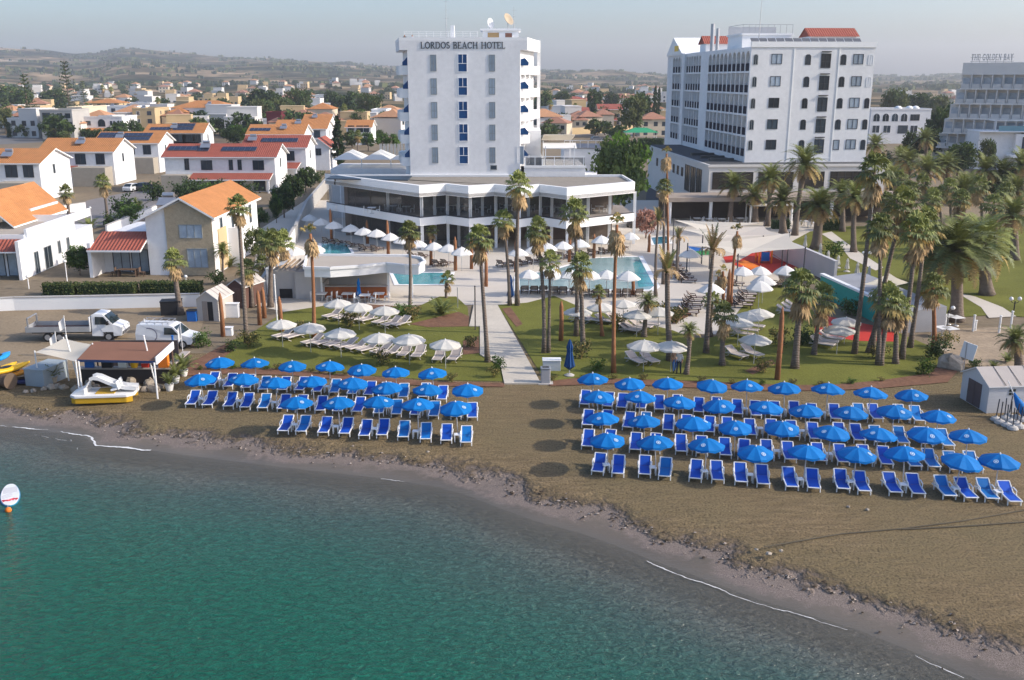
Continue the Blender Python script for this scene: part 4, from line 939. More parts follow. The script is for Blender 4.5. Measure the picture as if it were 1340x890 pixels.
villa('sandy apartment house left of the large white residence', 176, 205, 174, 16, 8.8, 0, 'flat', SAND_R, name='apartment_building', cat='apartment', heat=[(.4,.4)])
villa('white flat house with water heaters behind the sandy apartments', 160, 198, 154, 14, 7.2, 0, 'flat', WHITE, heat=[(.2,.4),(.5,.4),(.8,.4)])
def residence():
    t = villa('large white residence with low orange hip roof and long balconies', 226, 306, 172, 16, 9.0, 2.6, 'hip', WHITE, name='apartment_building', cat='residence', wins=[(.1,6.2,2.5,2,'two'),(.26,6.2,1.6,1.8,'two'),(.5,6.2,1.6,1.8,'two'),(.68,6.4,1.2,1.6,'two'),(.12,3.2,2.5,2,'two'),(.35,3.2,2.5,2,'two'),(.6,3.2,2.5,2,'two'),(.3,.2,3,2.2,'two'),(.7,.2,3,2.2,'two')], heat=[(.6,.4)])
    b = MB()
    for z in (2.9, 5.8): b.box(-.3,14,-1.8,-.05,z,z+.25); b.box(-.3,14,-1.8,-1.7,z+.25,z+1.1,1)
    b.build('balcony', [WHITE2, M('brown_rail',(.10,.07,.06),.7)], t)
    a = MB(); w_ = G(306,172)[0]-G(226,172)[0]
    a.box(w_-3,w_+3.2,-1.5,8,0,9.2); a.build('tower_wing', WHITE, t)
    a = MB(); hip(a, 0, 7, -3.5, 2, 7.4, 9.0); a.build('front_roof', [ROOFO, WHITE2], t)
residence()
villa('long low white building left of the maroon block', 329, 352, 170, 12, 3.6, 0, 'flat', WHITE, name='building', cat='building', wins=None)
villa('long low white building right of the maroon block', 370, 397, 170, 12, 3.8, 0, 'flat', WHITE, name='building', cat='building', wins=None)
villa('dark maroon windowless block among the orange roofs', 350, 369.5, 173, 9, 7.2, 0, 'flat', M('maroon_cladding',(.12,.012,.018),.7,.1), name='building', cat='building', wins=None)
villa('cream two storey house with hipped orange roof in the trees', 404, 436, 165, 13, 7.2, 2.6, 'hip', CREAM)
villa('small white cube house above the trees', 413, 425, 140, 14, 8.2, 0, 'flat', WHITE, wins=[(.3,4.5,2,2.2,'plain'),(.7,4.5,2,2.2,'plain')])
villa('modern white house with balconies beside the hotel tower', 487, 506, 172, 16, 8.0, 0, 'flat', WHITE)
villa('modern white house with blue strip touching the tower edge', 505, 533, 174, 16, 7.6, 0, 'flat', WHITE, name='villa')
villa('cream house with arched gate right of the hotel tower', 706, 726, 168, 14, 6.2, 1.4, 'hip', CREAM, roof=ROOFR)
villa('white terraced house with arches between the hotels', 724, 749, 166, 14, 6.6, 0, 'flat', WHITE)
villa('ochre terraced house with red porch between the hotels', 748, 770, 166, 14, 6.4, 1.4, 'x', SAND_R, roof=ROOFR)
villa('yellow ochre house with red gable left of the big dark tree', 783, 814, 165, 14, 7.0, 2.0, 'x', SAND_R, roof=ROOFR, porch=[(.1,.9,3,3.4,ROOFR)])
villa('wide pale house with salmon hip roof behind the ochre terrace', 730, 772, 148, 14, 7.0, 2.6, 'hip', CREAM, roof=ROOFR)
villa('brown roofed house beyond the yellow ochre house', 804, 823, 143, 14, 7.4, 3, 'hip', CREAM, roof=M('brown_roof',(.22,.09,.06),.8,.2))
villa('small ochre hut by the twin dark cypresses', 862, 872, 163, 9, 5.4, 0, 'flat', SAND_R, wins=None)
def arched_white():
    t = villa('white arched apartment house right of the long hotel block', 1136, 1214, 188, 14, 10.4, 0, 'flat', WHITE, name='apartment_building', cat='apartment', wins=None)
    w_ = G(1214,188)[0]-G(1136,188)[0]
    for i in range(4): win(t, 1.9+i*2.9, 0, 6.9, 2.0, 2.4, 0, GLASS, FRAMEW, 'arch')
    for x_ in (2.0,5.5,14.0): win(t, x_, 0, 3.4, 2.2, 2.2, 0, GLASS, FRAMEW, 'two')
    win(t, 14, 0, 7.2, 2.8, 1.8, 0, GLASS, FRAMED, 'three'); win(t, 10.5, 0, 3.2, 3.0, 2.4, 0, GLASS, FRAMED, 'three')
    for x_ in (10, 13.5, 15.5):
        q = MB(); q.lathe([(1.3,0),(1.15,.5),(.7,.95),(.01,1.1)], 14, 0, (x_, 4, 10.5)); q.build('dome', WHITE2, t, True)
arched_white()
def modern_right():
    a = G(1276,222); t = thing('villa', 'modern white flat house with dark glazing below the terraced hotel', 'villa', (a[0], a[1], 0), R(-6))
    b = MB(); b.box(0,9,0,9,0,8.4); b.box(7.5,30,-1.2,9,3.6,8.0); b.box(12,30,1,9,0,3.6); b.build('wall', WHITE, t)
    b = MB(); b.box(-.1,30.1,-1.4,9.1,8.4,8.55); b.box(6,22,-3.2,-.05,2.9,3.5); b.build('roof', WHITE2, t)
    for x_ in (10.3,13.4,17.2,21): win(t, x_, -1.2, 4.3, 2.6, 3.0, 0, GLASS, FRAMED, 'two')
    b = MB(); b.box(4,16,2,2.1,10.7,10.85); b.box(4,4.15,2,8,10.7,10.85); b.box(4,4.12,2,2.12,8.5,10.7); b.box(10,10.12,2,2.12,8.5,10.7); b.box(15.9,16,2,2.1,8.5,10.7); b.build('pergola', WHITE2, t)
    g = MB(); g.box(4.2,16,.5,.55,8.55,9.7); g.build('glass_rail', M('glass_rail',(.16,.30,.34),.1,.1,1,0,.6), t)
modern_right()
# sand-coloured walls and walls along lots
def wall_line(label, pts, h, th=.25, mat=WHITE2, name='garden_wall', z=0, cap=True):
    P_ = [G(x, y) for x, y in pts]; o = P_[0]; t = thing(name, label, 'wall', (o[0], o[1], z))
    b = MB()
    for (ax, ay), (bx, by) in zip(P_, P_[1:]):
        b.obox(((ax+bx)/2-o[0], (ay+by)/2-o[1], h/2), (math.hypot(bx-ax,by-ay), th, h), math.atan2(by-ay, bx-ax))
    b.build('wall', mat, t)
    if cap:
        b = MB()
        for (ax, ay), (bx, by) in zip(P_, P_[1:]): b.obox(((ax+bx)/2-o[0], (ay+by)/2-o[1], h+.04), (math.hypot(bx-ax,by-ay)+.05, th+.1, .08), math.atan2(by-ay, bx-ax))
        b.build('coping', CONC if mat is WHITE2 else mat, t)
    return t
wall_line('long white garden wall along the sandy street at left', [(-80,411),(20,406),(120,404),(262,401)], 1.15)
wall_line('white wall running back from the street beside the pergola', [(345,392),(372,345),(386,318)], 2.0)
wall_line('grey stepped wall along the lane left of the restaurant', [(388,318),(402,282),(430,246)], 2.2, .3, GREYW)
wall_line('ochre sand wall of the plot behind the roof terrace', [(705,178),(838,172)], 2.4, .3, SAND_R, cap=False)
wall_line('low white wall around the court of the left villas', [(60,283),(112,275)], 1.2)
wall_line('white retaining wall beside the palm island in the villa court', [(140,306),(205,278)], 1.1)
wall_line('tall pale wall behind the painted play area', [(1012,336),(1050,352),(1092,372)], 2.3, .3, M('pale_grey_wall',(.50,.49,.50),.85,.12,.5))
# far scatter: the town on the plain
def far_house(kind):
    mt = {'w': WHITE, 'c': CREAM, 'o': WHITE, 's': SAND_R}[kind]; mt = M('far_white',(.60,.58,.55),.85,.06,.5) if mt is WHITE else mt
    def mk(label):
        t = thing('house', label, 'house', group='far houses of the town')
        b = MB(); b.box(-5,5,-4.5,4.5,-1,6); b.box(-1,5,-4.5,4.5,6,8.8 if kind in 'ws' else 6.3); b.build('wall', mt, t)
        b = MB()
        if kind in 'oc': hip(b, -5,5,-4.5,4.5,6.35,8.6)
        else: b.box(-5.1,-1.05,-4.6,4.6,6,6.3); b.box(-1.1,5.1,-4.6,4.6,8.8,9.1)
        b.build('roof', [M('far_clay',(.34,.17,.11),.85,.2) if kind == 'c' else M('far_orange_clay',(.44,.23,.12),.85,.2) if kind == 'o' else mt, WHITE2], t)
        wm = MB(); wm.box(-.7,.7,-.03,0,0,1.5); wm = wm.mesh('window', GLASS)
        for x_ in (-3,.5,3.4):
            for z in (1,4): put('window', wm, t, loc=(x_, -4.5, z))
        return t
    return Series(mk)
FH = {k: far_house(k) for k in 'wcos'}
rnd = random.Random(11)
ZN = [('left of the hotel tower', 0, 520, 210), ('between the two hotels', 704, 872, 70), ('right of the arcaded hotel', 1156, 1256, 14)]
KN = {'w': 'tiny white flat roofed house in the distant town', 'c': 'tiny cream house with red roof in the distant town', 'o': 'tiny white house with orange roof in the distant town', 's': 'tiny sand coloured house in the distant town'}
for zone, xa, xb, n in ZN:
    for i in range(n):
        px = rnd.uniform(xa, xb); u = rnd.random()
        Y = 340*(4.6**u)
        x = (px-670)/FPX*Y*_c
        if zone.startswith('right') and Y < 600: continue
        k = rnd.choice('wwwcccooss')
        FH[k]((x, Y, terr(x, Y)-.6), rnd.choice((0, R(90)))+rnd.uniform(-.3,.3), KN[k]+' '+zone, rnd.uniform(.75,1.2))
# ================================================================ PALMS, TREES, SHRUBS
def fan_leaf(b, o, az, el, pet, rad, rnd, m=0, nseg=10, pm=0):
    d = Vector((math.cos(az)*math.cos(el), math.sin(az)*math.cos(el), math.sin(el)))
    s = Vector((-math.sin(az), math.cos(az), 0)); nrm = s.cross(d)
    o = Vector(o); mid = o+d*pet*.5+Vector((0,0,.05)); c = o+d*pet-Vector((0,0,pet*.12*math.cos(el)))
    w = s*.022
    for p, q in ((o, mid), (mid, c)): b.face([p-w, p+w, q+w, q-w], pm)
    d2 = (d-Vector((0,0,.35*math.cos(el)))).normalized(); s2 = (s+nrm*rnd.uniform(-.25,.25)).normalized(); n2 = s2.cross(d2)
    half = R(105)/nseg*1.05
    for i in range(nseg):
        a = R(-105)+R(210)*(i+.5)/nseg; rr = rad*(.78+.22*math.cos(a))*rnd.uniform(.88,1.08)
        dr = d2*math.cos(a)+s2*math.sin(a); fold = n2*(.05*rad)*(1 if i % 2 else -1)
        e1 = d2*math.cos(a-half)+s2*math.sin(a-half); e2 = d2*math.cos(a+half)+s2*math.sin(a+half)
        droop = Vector((0,0,-rad*(.30+.25*rnd.random())))
        m1 = c+e1*rr*.62+droop*.18; m2 = c+e2*rr*.62+droop*.18
        tip = c+dr*rr*.97+droop*.95+fold
        b.face([c, m1, c+dr*rr*.6+fold, m2], m); b.face([m1, tip, c+dr*rr*.6+fold], m); b.face([m2, c+dr*rr*.6+fold, tip], m)
def pinnate(b, o, az, el, L_, rnd, m=0, nn=15, lw=.45, curve=1.3):
    p = Vector(o); e = el; st = L_/nn; pts = [(p.copy(), e)]
    for i in range(nn):
        p = p+Vector((math.cos(az)*math.cos(e), math.sin(az)*math.cos(e), math.sin(e)))*st; e -= curve/nn*(.5+1.0*i/nn); pts.append((p.copy(), e))
    s = Vector((-math.sin(az), math.cos(az), 0)); w = s*.03
    for (p, _), (q, _) in zip(pts, pts[1:]): b.face([p-w, p+w, q+w, q-w], m)
    for i in range(1, nn+1):
        p, e = pts[i]; d = Vector((math.cos(az)*math.cos(e), math.sin(az)*math.cos(e), math.sin(e))); up = s.cross(d)*-1
        ln = lw*(math.sin(math.pi*min(1,(i/nn)*.82+.16)))+.08
        for sg in (-1, 1):
            for h in (0, .5):
                q0 = p-d*st*h; v = (s*sg*.8+d*.55+Vector((0,0,.25-.35*rnd.random()))).normalized()*ln*rnd.uniform(.85,1.15)
                ww = d*st*.26; b.face([q0-ww, q0+ww, q0+v+ww*.2, q0+v-ww*.2], m)
CR = {}
def crown_mesh(kind, k):
    key = (kind, k)
    if key in CR: return CR[key]
    rnd = random.Random(hash(kind) % 1 + k*17+len(kind)*101); g = MB(); dd = MB()
    if kind in ('fan', 'young'):
        n = 27 if kind == 'fan' else 18
        for i in range(n):
            t = (i+.5)/n; el = R(84-104*t)+rnd.uniform(-.12,.12); az = i*2.399+rnd.uniform(-.25,.25)
            fan_leaf(g, (0,0,.25-.35*t), az, el, rnd.uniform(.55,.85), rnd.uniform(.62,.86), rnd, 0 if t < .55 else (1 if t < .86 else 2))
        nd = 20 if kind == 'fan' else 7
        for i in range(nd):
            az = i*2.399+rnd.uniform(-.3,.3); fan_leaf(dd, (0,0,-.25-.7*rnd.random()), az, R(rnd.uniform(-78,-38)), rnd.uniform(.35,.6), rnd.uniform(.5,.75), rnd, 0, 7)
    elif kind == 'dry':
        for i in range(9):
            az = i*2.399; fan_leaf(g, (0,0,.1), az, R(rnd.uniform(20,86)), rnd.uniform(.4,.7), rnd.uniform(.4,.6), rnd, 2 if i % 3 else 1, 8)
        for i in range(26):
            az = i*2.399+rnd.uniform(-.3,.3); fan_leaf(dd, (0,0,-.05-1.2*rnd.random()), az, R(rnd.uniform(-86,-45)), rnd.uniform(.35,.7), rnd.uniform(.5,.8), rnd, 0, 7)
    elif kind == 'bound':     # fronds tied up after transplanting
        for i in range(12):
            az = i*2.399; pinnate(g, (0,0,-.1), az, R(rnd.uniform(66,88)), rnd.uniform(1.4,2.3), rnd, 2 if i % 3 == 0 else (1 if i % 3 == 1 else 3), 9, .22, .5)
        for i in range(9):
            az = i*2.399+1; pinnate(dd, (0,0,.1), az, R(rnd.uniform(10,50)), rnd.uniform(1.2,1.8), rnd, 0, 8, .22, 2.8)
    elif kind in ('date', 'cycad'):
        n = 46 if kind == 'date' else 70
        for i in range(n):
            t = (i+.5)/n; az = i*2.399+rnd.uniform(-.2,.2)
            pinnate(g, (0,0,.1-.2*t), az, R(82-(92 if kind == 'date' else 105)*t)+rnd.uniform(-.1,.1), rnd.uniform(1.9,2.5), rnd, 0 if t < .5 else (1 if t < .85 else 2), 13, .42, 1.35)
        for i in range(10):
            az = i*2.399; pinnate(dd, (0,0,-.2), az, R(rnd.uniform(-55,-20)), rnd.uniform(1.2,1.6), rnd, 0, 9, .3, .9)
    gm = g.mesh('crown', [PALMG, PALMD, PALMY, DEADF]); dm = dd.mesh('dead_skirt', DEADF)
    CR[key] = (gm, dm); return CR[key]
def px_small(bx, by): return bx > 1100
def palm(kind, bx, by, cx, cy, sc, label, tr=.17, bark=None, post=False, grp='garden palms', z0=0):
    x, y = G(bx, by, z0); X, Z = W(cx, cy, y-.2)
    tr *= .84
    if kind == 'date' and by < 345: sc *= 1.38
    if kind == 'fan' and px_small(bx, by): sc *= 1.12
    h = Z-z0-.1*sc
    t = thing('palm_tree', label, 'palm', (x, y, z0), 0, grp)
    b = MB(); n = 9; lean = X-x; rnd = random.Random(int(bx*7+by)); sway = rnd.uniform(-.12,.12)
    pts = []; rr = []
    for i in range(n):
        q = i/(n-1); pts.append((lean*(q**1.35)+sway*math.sin(q*math.pi), .12*math.sin(q*2.2), h*q)); rr.append(tr*(1.35-.5*q if q < .25 else 1.22-.42*q)*(1 if q else 1.25))
    if kind in ('date', 'cycad'): rr = [r*(1.0+(.45 if i >= n-3 else 0)) for i, r in enumerate(rr)]
    b.tube(pts, rr, 9); b.build('trunk', bark or PBARK, t, True)
    k = rnd.randint(0, 2); gm, dm = crown_mesh(kind, k); a = rnd.uniform(0, 6.28)
    for nm, me in (('crown', gm), ('dead_fronds', dm)):
        o = put(nm, me, t, loc=pts[-1], rz=a); s_ = sc*.87; o.scale = (s_, s_, s_*rnd.uniform(.92,1.1))
    return t
PALMS = [
 # kind, base px, crown px, scale, label, trunk radius
 ('fan',237,412,226,342,1.0,'shaggy fan palm between the white wall and the parked van',.26),
 ('fan',90,287,85,252,1.05,'short fan palm in the villa court, left of its twin',.26),
 ('fan',141,292,133,238,1.15,'full fan palm rising from the planted island in the villa court',.22),
 ('fan',323,449,310,271,.9,'very tall slim fan palm in front of the stone gabled villa',.17),
 ('date',292,362,290,328,.62,'small spiky palm at the corner of the stone gabled villa',.14),
 ('fan',354,402,354,318,1.1,'stout fan palm with big straw skirt beside the small sheds',.24),
 ('fan',376,385,370,318,1.0,'fan palm with hanging straw skirt just behind the stout one',.2),
 ('dry',411,442,405,305,1.0,'tall leaning palm with brown drooping head on the left lawn',.16),
 ('fan',330,402,322,352,.95,'short green fan palm above the two sheds',.2),
 ('fan',345,372,342,345,.8,'low fan palm behind the sheds by the white wall',.18),
 ('fan',536,414,535,303,.95,'slim fan palm in front of the curved snack bar',.15),
 ('fan',638,474,627,312,1.0,'leaning fan palm beside the lower end of the concrete walkway',.17),
 ('fan',667,400,659,288,1.0,'fan palm left of the walkway top by the pale terrace',.16),
 ('fan',677,400,679,243,1.2,'tallest fan palm before the restaurant, taller than its neighbour',.19),
 ('fan',712,462,704,303,.9,'slim fan palm right of the walkway with thin bent trunk',.16),
 ('young',718,462,720,344,.85,'shorter slim palm sharing its foot with the bent palm',.13),
 ('fan',754,440,752,278,1.15,'tall fan palm with thick straw skirt before the zigzag roof',.17),
 ('fan',763,461,760,350,.95,'medium fan palm with white band round its trunk',.2),
 ('young',584,390,585,366,.72,'small young fan palm at the tip of the left lawn',.12),
 ('young',564,326,565,302,.75,'young fan palm under the restaurant corner',.15),
 ('fan',652,318,646,292,.85,'low fan palm against the dark restaurant ground floor',.15),
 ('dry',803,488,808,293,1.05,'tall bare palm with dead brown head standing on the right lawn',.15),
 ('young',788,440,784,384,.6,'young peeling palm with sparse dry top',.14),
 ('dry',874,372,873,200,.95,'tallest dry headed palm before the arcaded hotel',.14),
 ('fan',868,372,870,244,.85,'double headed palm with ragged yellow green head near the play area',.16),
 ('bound',858,388,862,290,.9,'palm with tied fronds at the deep corner of the main pool',.15),
 ('bound',877,472,874,356,1.25,'thick trunked palm with upright tied green fronds on the right lawn',.24),
 ('bound',886,364,888,312,1.0,'palm with browned tied fronds by the pool loungers',.18),
 ('bound',924,462,934,330,1.1,'tall palm with ochre tied fronds and hanging dead leaves',.19),
 ('dry',956,400,966,302,.85,'leaning palm with rust brown dead head before the sails',.15),
 ('dry',945,402,947,355,.75,'dry stub palm beside the leaning rust brown one',.16),
 ('dry',938,402,941,362,.7,'dry peeling palm left of the dry stub palm',.14),
 ('fan',945,478,949,413,.9,'bushy low fan palm among the white lawn parasols',.2),
 ('date',898,490,903,434,.45,'small feathery palm at the front edge of the right lawn',.17),
 ('date',843,441,848,395,.55,'leaning small date palm between lawn parasols',.2),
 ('young',930,440,933,394,.85,'low green palm beside the stacked pool loungers',.17),
 ('fan',1040,482,1050,376,1.35,'big green fan palm in front of the teal wall',.25),
 ('fan',1065,464,1078,392,1.1,'drooping fan palm right behind the big green one',.18),
 ('dry',1022,462,1024,430,.5,'short dead palm stub between lawn beds',.12),
 ('fan',1118,463,1146,224,1.15,'very tall leaning palm with big straw head right of centre',.18),
 ('fan',1149,478,1154,300,1.0,'tall palm with straw collar, left one of the right hand grove',.17),
 ('fan',1140,462,1184,268,1.15,'dark leaning palm with dense green head in the grove',.19),
 ('fan',1180,470,1202,305,1.15,'tall pale trunked palm in the grove, front one of the pair',.19),
 ('fan',1191,455,1214,296,1.05,'tall pale trunked palm in the grove, rear one of the pair',.18),
 ('fan',1136,462,1160,388,1.05,'short leaning fan palm under the grove with bright green head',.18),
 ('fan',1152,478,1167,396,.9,'short fan palm with thick trunk right of the bright headed one',.2),
 ('fan',1172,476,1178,404,.9,'short pale fan palm at the red floored yard',.2),
 ('fan',1222,454,1223,376,.95,'fan palm with red brown trunk at the edge of the sandy yard',.18),
 ('date',955,292,961,242,1.0,'date palm at the veranda, leftmost of the front row',.4),
 ('date',1004,296,1009,234,1.05,'date palm with tan trunk, in the middle of the veranda row',.36),
 ('date',988,292,988,256,.95,'short date palm with fat trunk before the white canopy',.46),
 ('date',1040,308,1054,214,1.2,'tallest date palm, standing above the dining wing',.36),
 ('date',1025,306,1025,262,1.05,'fat trunked date palm right of the white canopy',.5),
 ('date',1068,326,1073,268,1.25,'massive date palm on the back lawn by the path',.62),
 ('date',1102,303,1102,252,1.0,'date palm at the right end of the dining wing',.36),
 ('date',1117,330,1120,258,1.0,'slender date palm on the back lawn by the curved path',.34),
 ('date',1143,226,1146,190,1.25,'arching date palm against the corner of the long hotel block',.4),
 ('date',1212,222,1211,182,1.35,'arching pale date palm before the white arched house',.45),
 ('date',1212,262,1214,222,1.35,'broad blue green date palm in the middle of the hotel garden',.4),
 ('date',1166,262,1168,232,1.2,'yellowish date palm behind the tall straw headed palm',.4),
 ('date',1288,262,1291,222,1.3,'upright blue green date palm near the modern white house',.45),
 ('date',1268,268,1270,242,1.1,'low green date palm beside the upright blue green one',.4),
 ('date',1330,290,1331,248,1.1,'date palm at the far right edge of the garden',.4),
 ('fan',1244,300,1244,246,1.2,'fan palm in the thick of the garden grove',.22),
 ('fan',1194,300,1192,248,1.2,'green fan palm behind the dense headed leaning palm',.22),
 ('fan',1301,330,1302,268,1.25,'fan palm with dense green head over the blue loungers',.24),
 ('date',1327,340,1328,280,1.15,'dark trunked date palm by the turquoise towels',.5),
 ('fan',1222,320,1221,262,1.25,'olive fan palm left of the giant feather palm',.2),
 ('fan',1160,300,1161,262,1.05,'fan palm by the tall straw headed palm on the back lawn',.2),
 ('fan',1253,330,1258,262,1.1,'fan palm rising above the giant feather palm',.2),
 ('date',1190,252,1190,212,1.25,'date palm with drooping yellow fronds behind the leaning dark palm',.4),
 ('date',1238,258,1238,216,1.3,'pale date palm between the blue green ones in the hotel garden',.4),
 ('fan',1180,292,1178,236,1.15,'olive fan palm squeezed between tall straw palms',.2),
 ('fan',1210,290,1208,240,1.2,'bright fan palm at the back of the garden grove',.2),
 ('date',1262,292,1262,250,1.25,'dense date palm above the giant feather palm',.42),
 ('date',1312,262,1312,226,1.25,'date palm before the modern white house at right',.4),
 ('fan',1318,300,1318,250,1.2,'fan palm near the right edge above the turquoise towels',.22),
 ('date',1180,242,1180,205,1.2,'small arching date palm below the white arched house',.36),
 ('fan',1232,300,1228,256,1.15,'ragged fan palm just left of the giant feather palm',.2),
 ('fan',1285,300,1283,244,1.2,'tall fan palm behind the giant two trunked palm',.2),
 ('date',1338,262,1338,215,1.25,'cropped date palm at the far right edge before the modern house',.4),
 ('cycad',1250,420,1252,326,2.1,'giant multi stemmed feather palm with dark trunk in the garden',.55),
 ('cycad',1291,386,1285,318,1.9,'giant feather palm with two thick trunks, right of the darker giant',.6),
 ('cycad',1218,372,1222,330,1.7,'dark feather palm hidden behind the tall grove trunks',.5),
 ('date',1333,488,1331,446,.72,'squat palm with scaly trunk behind the garden shed',.34),
]
for (k, bx, by, cx, cy, sc, lb, tr) in PALMS: palm(k, bx, by, cx, cy, sc, lb, tr, BARKO if k == 'dry' or 'red brown' in lb or 'peeling' in lb else None)
TOWNP = [(718,172,720,135,1.3,'slim palm in the ochre plot beside the hotel tower'),(752,166,753,138,1.1,'palm before the ochre terraced house'),(777,168,778,150,1.2,'short palm between the ochre terraced houses'),
 (207,165,206,131,1.3,'town palm beside the sandy apartment house'),(136,150,134,115,1.5,'twin town palm above the beige house, left one'),(146,150,145,117,1.5,'twin town palm above the beige house, right one'),(113,160,113,138,1.2,'small town palm beside the cream wing'),
 (468,205,468,176,1.2,'pale palm right of the dark cypress'),(703,172,703,148,1.2,'palm touching the right side of the hotel tower'),(450,178,450,142,1.4,'palm rising behind the tall cypress'),(26,172,26,145,1.3,'thin palm left of the grey apartment block')]
for bx, by, cx, cy, sc, lb in TOWNP: palm('fan', bx, by, cx, cy, sc, lb, .2, grp='palms in the town')
def stump(px, y0, y1, lb, sc=1):
    x, y = G(px, y1); Z = W(px, y0, y)[1]; t = thing('palm_stump', lb, 'tree trunk', (x, y, 0), 0, 'bare transplanted palm trunks')
    b = MB(); b.tube([(0,0,0),(.03,0,Z*.5),(0,0,Z*.86),(0,0,Z)], [.2*sc,.17*sc,.16*sc,.05*sc], 9); b.build('trunk', BARKO, t, True)
STUMPS = [(434,273,316,'bare orange palm trunk by the left terrace steps'),(481,288,319,'bare orange palm trunk before the left parasol row'),(508,288,333,'bare orange palm trunk behind the curved snack bar'),(564,314,347,'bare orange palm trunk above the left pool'),
 (596,310,354,'bare orange palm trunk at the left pool end'),(636,330,375,'bare orange palm trunk on the pale terrace left of the walkway'),(675,312,356,'bare orange palm trunk near the rear loungers'),(745,300,343,'bare orange palm trunk by the shallow pool end'),(712,306,330,'bare orange palm trunk before the dark ground floor'),
 (734,394,446,'leaning bare trunk on the lawn right of the walkway'),(292,383,440,'bare orange trunk beside the cream shed'),(340,380,425,'left one of two bare trunks behind the sheds'),(346,376,416,'right one of two bare trunks behind the sheds'),(368,388,434,'bare orange trunk on the lawn near the leftmost white parasol'),
 (849,306,330,'pointed dry trunk by the plunge pool'),(777,306,338,'red bare trunk beside the shallow pool'),(1017,402,497,'tall bare orange trunk on the front lawn by the red edging'),(828,366,386,'short bare trunk at the pool front edge'),(952,352,404,'bare dry trunk among the pool umbrellas'),(617,304,352,'bare trunk behind the leaning walkway palm')]
for q in STUMPS: stump(*q)
# ---- leafy trees
def leaf_quad(b, p, s, rnd, m):
    u = Vector((rnd.gauss(0,1), rnd.gauss(0,1), rnd.gauss(0,1))).normalized(); v = u.orthogonal().normalized(); v = (v+u.cross(v)*rnd.uniform(-1,1)).normalized()
    p = Vector(p); a, c = u*s, v*s*.6
    b.face([p-a, p-c*.9+a*.1, p+a, p+c], m)
def crown_clumps(rnd, shape, n_cl, n_lf, ls, r, h, flat=.7):
    b = MB()
    for i in range(n_cl):
        while True:
            p = Vector((rnd.uniform(-1,1), rnd.uniform(-1,1), rnd.uniform(-1,1)))
            if .35 < p.length < 1: break
        if shape == 'round': c = Vector((p.x*r, p.y*r, h*.62+p.z*h*.36))
        elif shape == 'column': z = (p.z+1)/2; c = Vector((p.x*r*(1-.75*z**1.6)*(.6+.4*min(1,z*4)), p.y*r*(1-.75*z**1.6)*(.6+.4*min(1,z*4)), h*(.04+.94*z)))
        elif shape == 'cone': z = (p.z+1)/2; c = Vector((p.x*r*(1-z)*1.1, p.y*r*(1-z)*1.1, h*(.15+.85*z)))
        else: c = Vector((p.x*r, p.y*r, h*.5+p.z*h*.5))
        cr = r*(.30 if shape == 'round' else .24)*rnd.uniform(.7,1.25); m = rnd.choice((0,0,1,1,2))
        for k in range(n_lf):
            q = Vector((rnd.gauss(0,.5), rnd.gauss(0,.5), rnd.gauss(0,.5)*flat))*cr; leaf_quad(b, c+q, ls*rnd.uniform(.7,1.3), rnd, m)
    return b
TM = {}
def tree_mesh(kind):
    if kind in TM: return TM[kind]
    rnd = random.Random(len(TM)*7+3); tk = MB()
    cfg = {'broad': ('round',75,55,.34,4.2,8,[LEAF4,LEAF1,LEAF2]), 'dark': ('round',60,40,.36,3.6,7.5,[LEAF2,LEAF1,LEAF2]), 'olive': ('round',55,40,.30,3.4,6.5,[LEAF3,LEAF1,LEAF3]),
           'cypress': ('column',120,36,.22,1.5,11,[LEAF2,LEAF2,LEAF1]), 'far': ('round',26,24,.62,3.8,6.5,[LEAF2,LEAF1,LEAF3]), 'farolive': ('round',26,24,.62,3.8,6,[LEAF3,LEAF1,LEAF3]),
           'ball': ('round',34,60,.15,1.5,3.2,[LEAF4,LEAF1,LEAF4]), 'pine': ('cone',1,1,.3,3,16,[LEAF3,LEAF2,LEAF1])}[kind]
    sh, nc, nl, ls, r, h, mt = cfg
    if kind == 'pine':
        cb = MB(); L_ = 13
        for w_ in range(L_):
            z = h*(.16+.82*w_/L_); rad = 2.9*(1-w_/L_)**.7+.35; nb = 5
            for i in range(nb):
                a = w_*1.1+i*2*math.pi/nb; 
                for k in range(15):
                    q = (k+1)/15; p = (math.cos(a)*rad*q+rnd.gauss(0,.13), math.sin(a)*rad*q+rnd.gauss(0,.13), z+.55*q*q+rnd.gauss(0,.09)); leaf_quad(cb, p, .26, rnd, rnd.choice((0,1,1,2)))
        tk.tube([(0,0,0),(0,0,h*.5),(0,0,h)], [.28,.18,.04], 7)
    else:
        cb = crown_clumps(rnd, sh, nc, nl, ls, r, h)
        if sh == 'round':
            tk.tube([(0,0,0),(.1,.05,h*.2),(0,0,h*.42)], [.06*r+.05,.05*r+.03,.03*r], 8)
            for i in range(6):
                a = i*1.05+rnd.random(); tk.tube([(0,0,h*(.2+.03*i)),(math.cos(a)*r*.3,math.sin(a)*r*.3,h*.45),(math.cos(a)*r*.65,math.sin(a)*r*.65,h*.68)], [.035*r,.022*r,.008*r], 5)
        else: tk.tube([(0,0,0),(0,0,h*.5),(0,0,h*.9)], [.2,.12,.03], 6)
    TM[kind] = (cb.mesh('crown', mt), tk.mesh('trunk', BARK), h, r); return TM[kind]
rt = random.Random(77)
def tree(kind, px, by, top, label, wpx=None, grp=None, name='tree'):
    x, y = G(px, by); Z = W(px, top, y)[1]; cm, tm, h, r = tree_mesh(kind)
    t = thing(name, label, 'tree', (x, y, 0), rt.uniform(0,6.28), grp)
    s = Z/h; sx = s
    if wpx: sx = (wpx/FPX*y)/(2*r*1.08)
    for nm, me in (('crown', cm), ('trunk', tm)):
        o = put(nm, me, t); o.scale = (sx, sx, s)
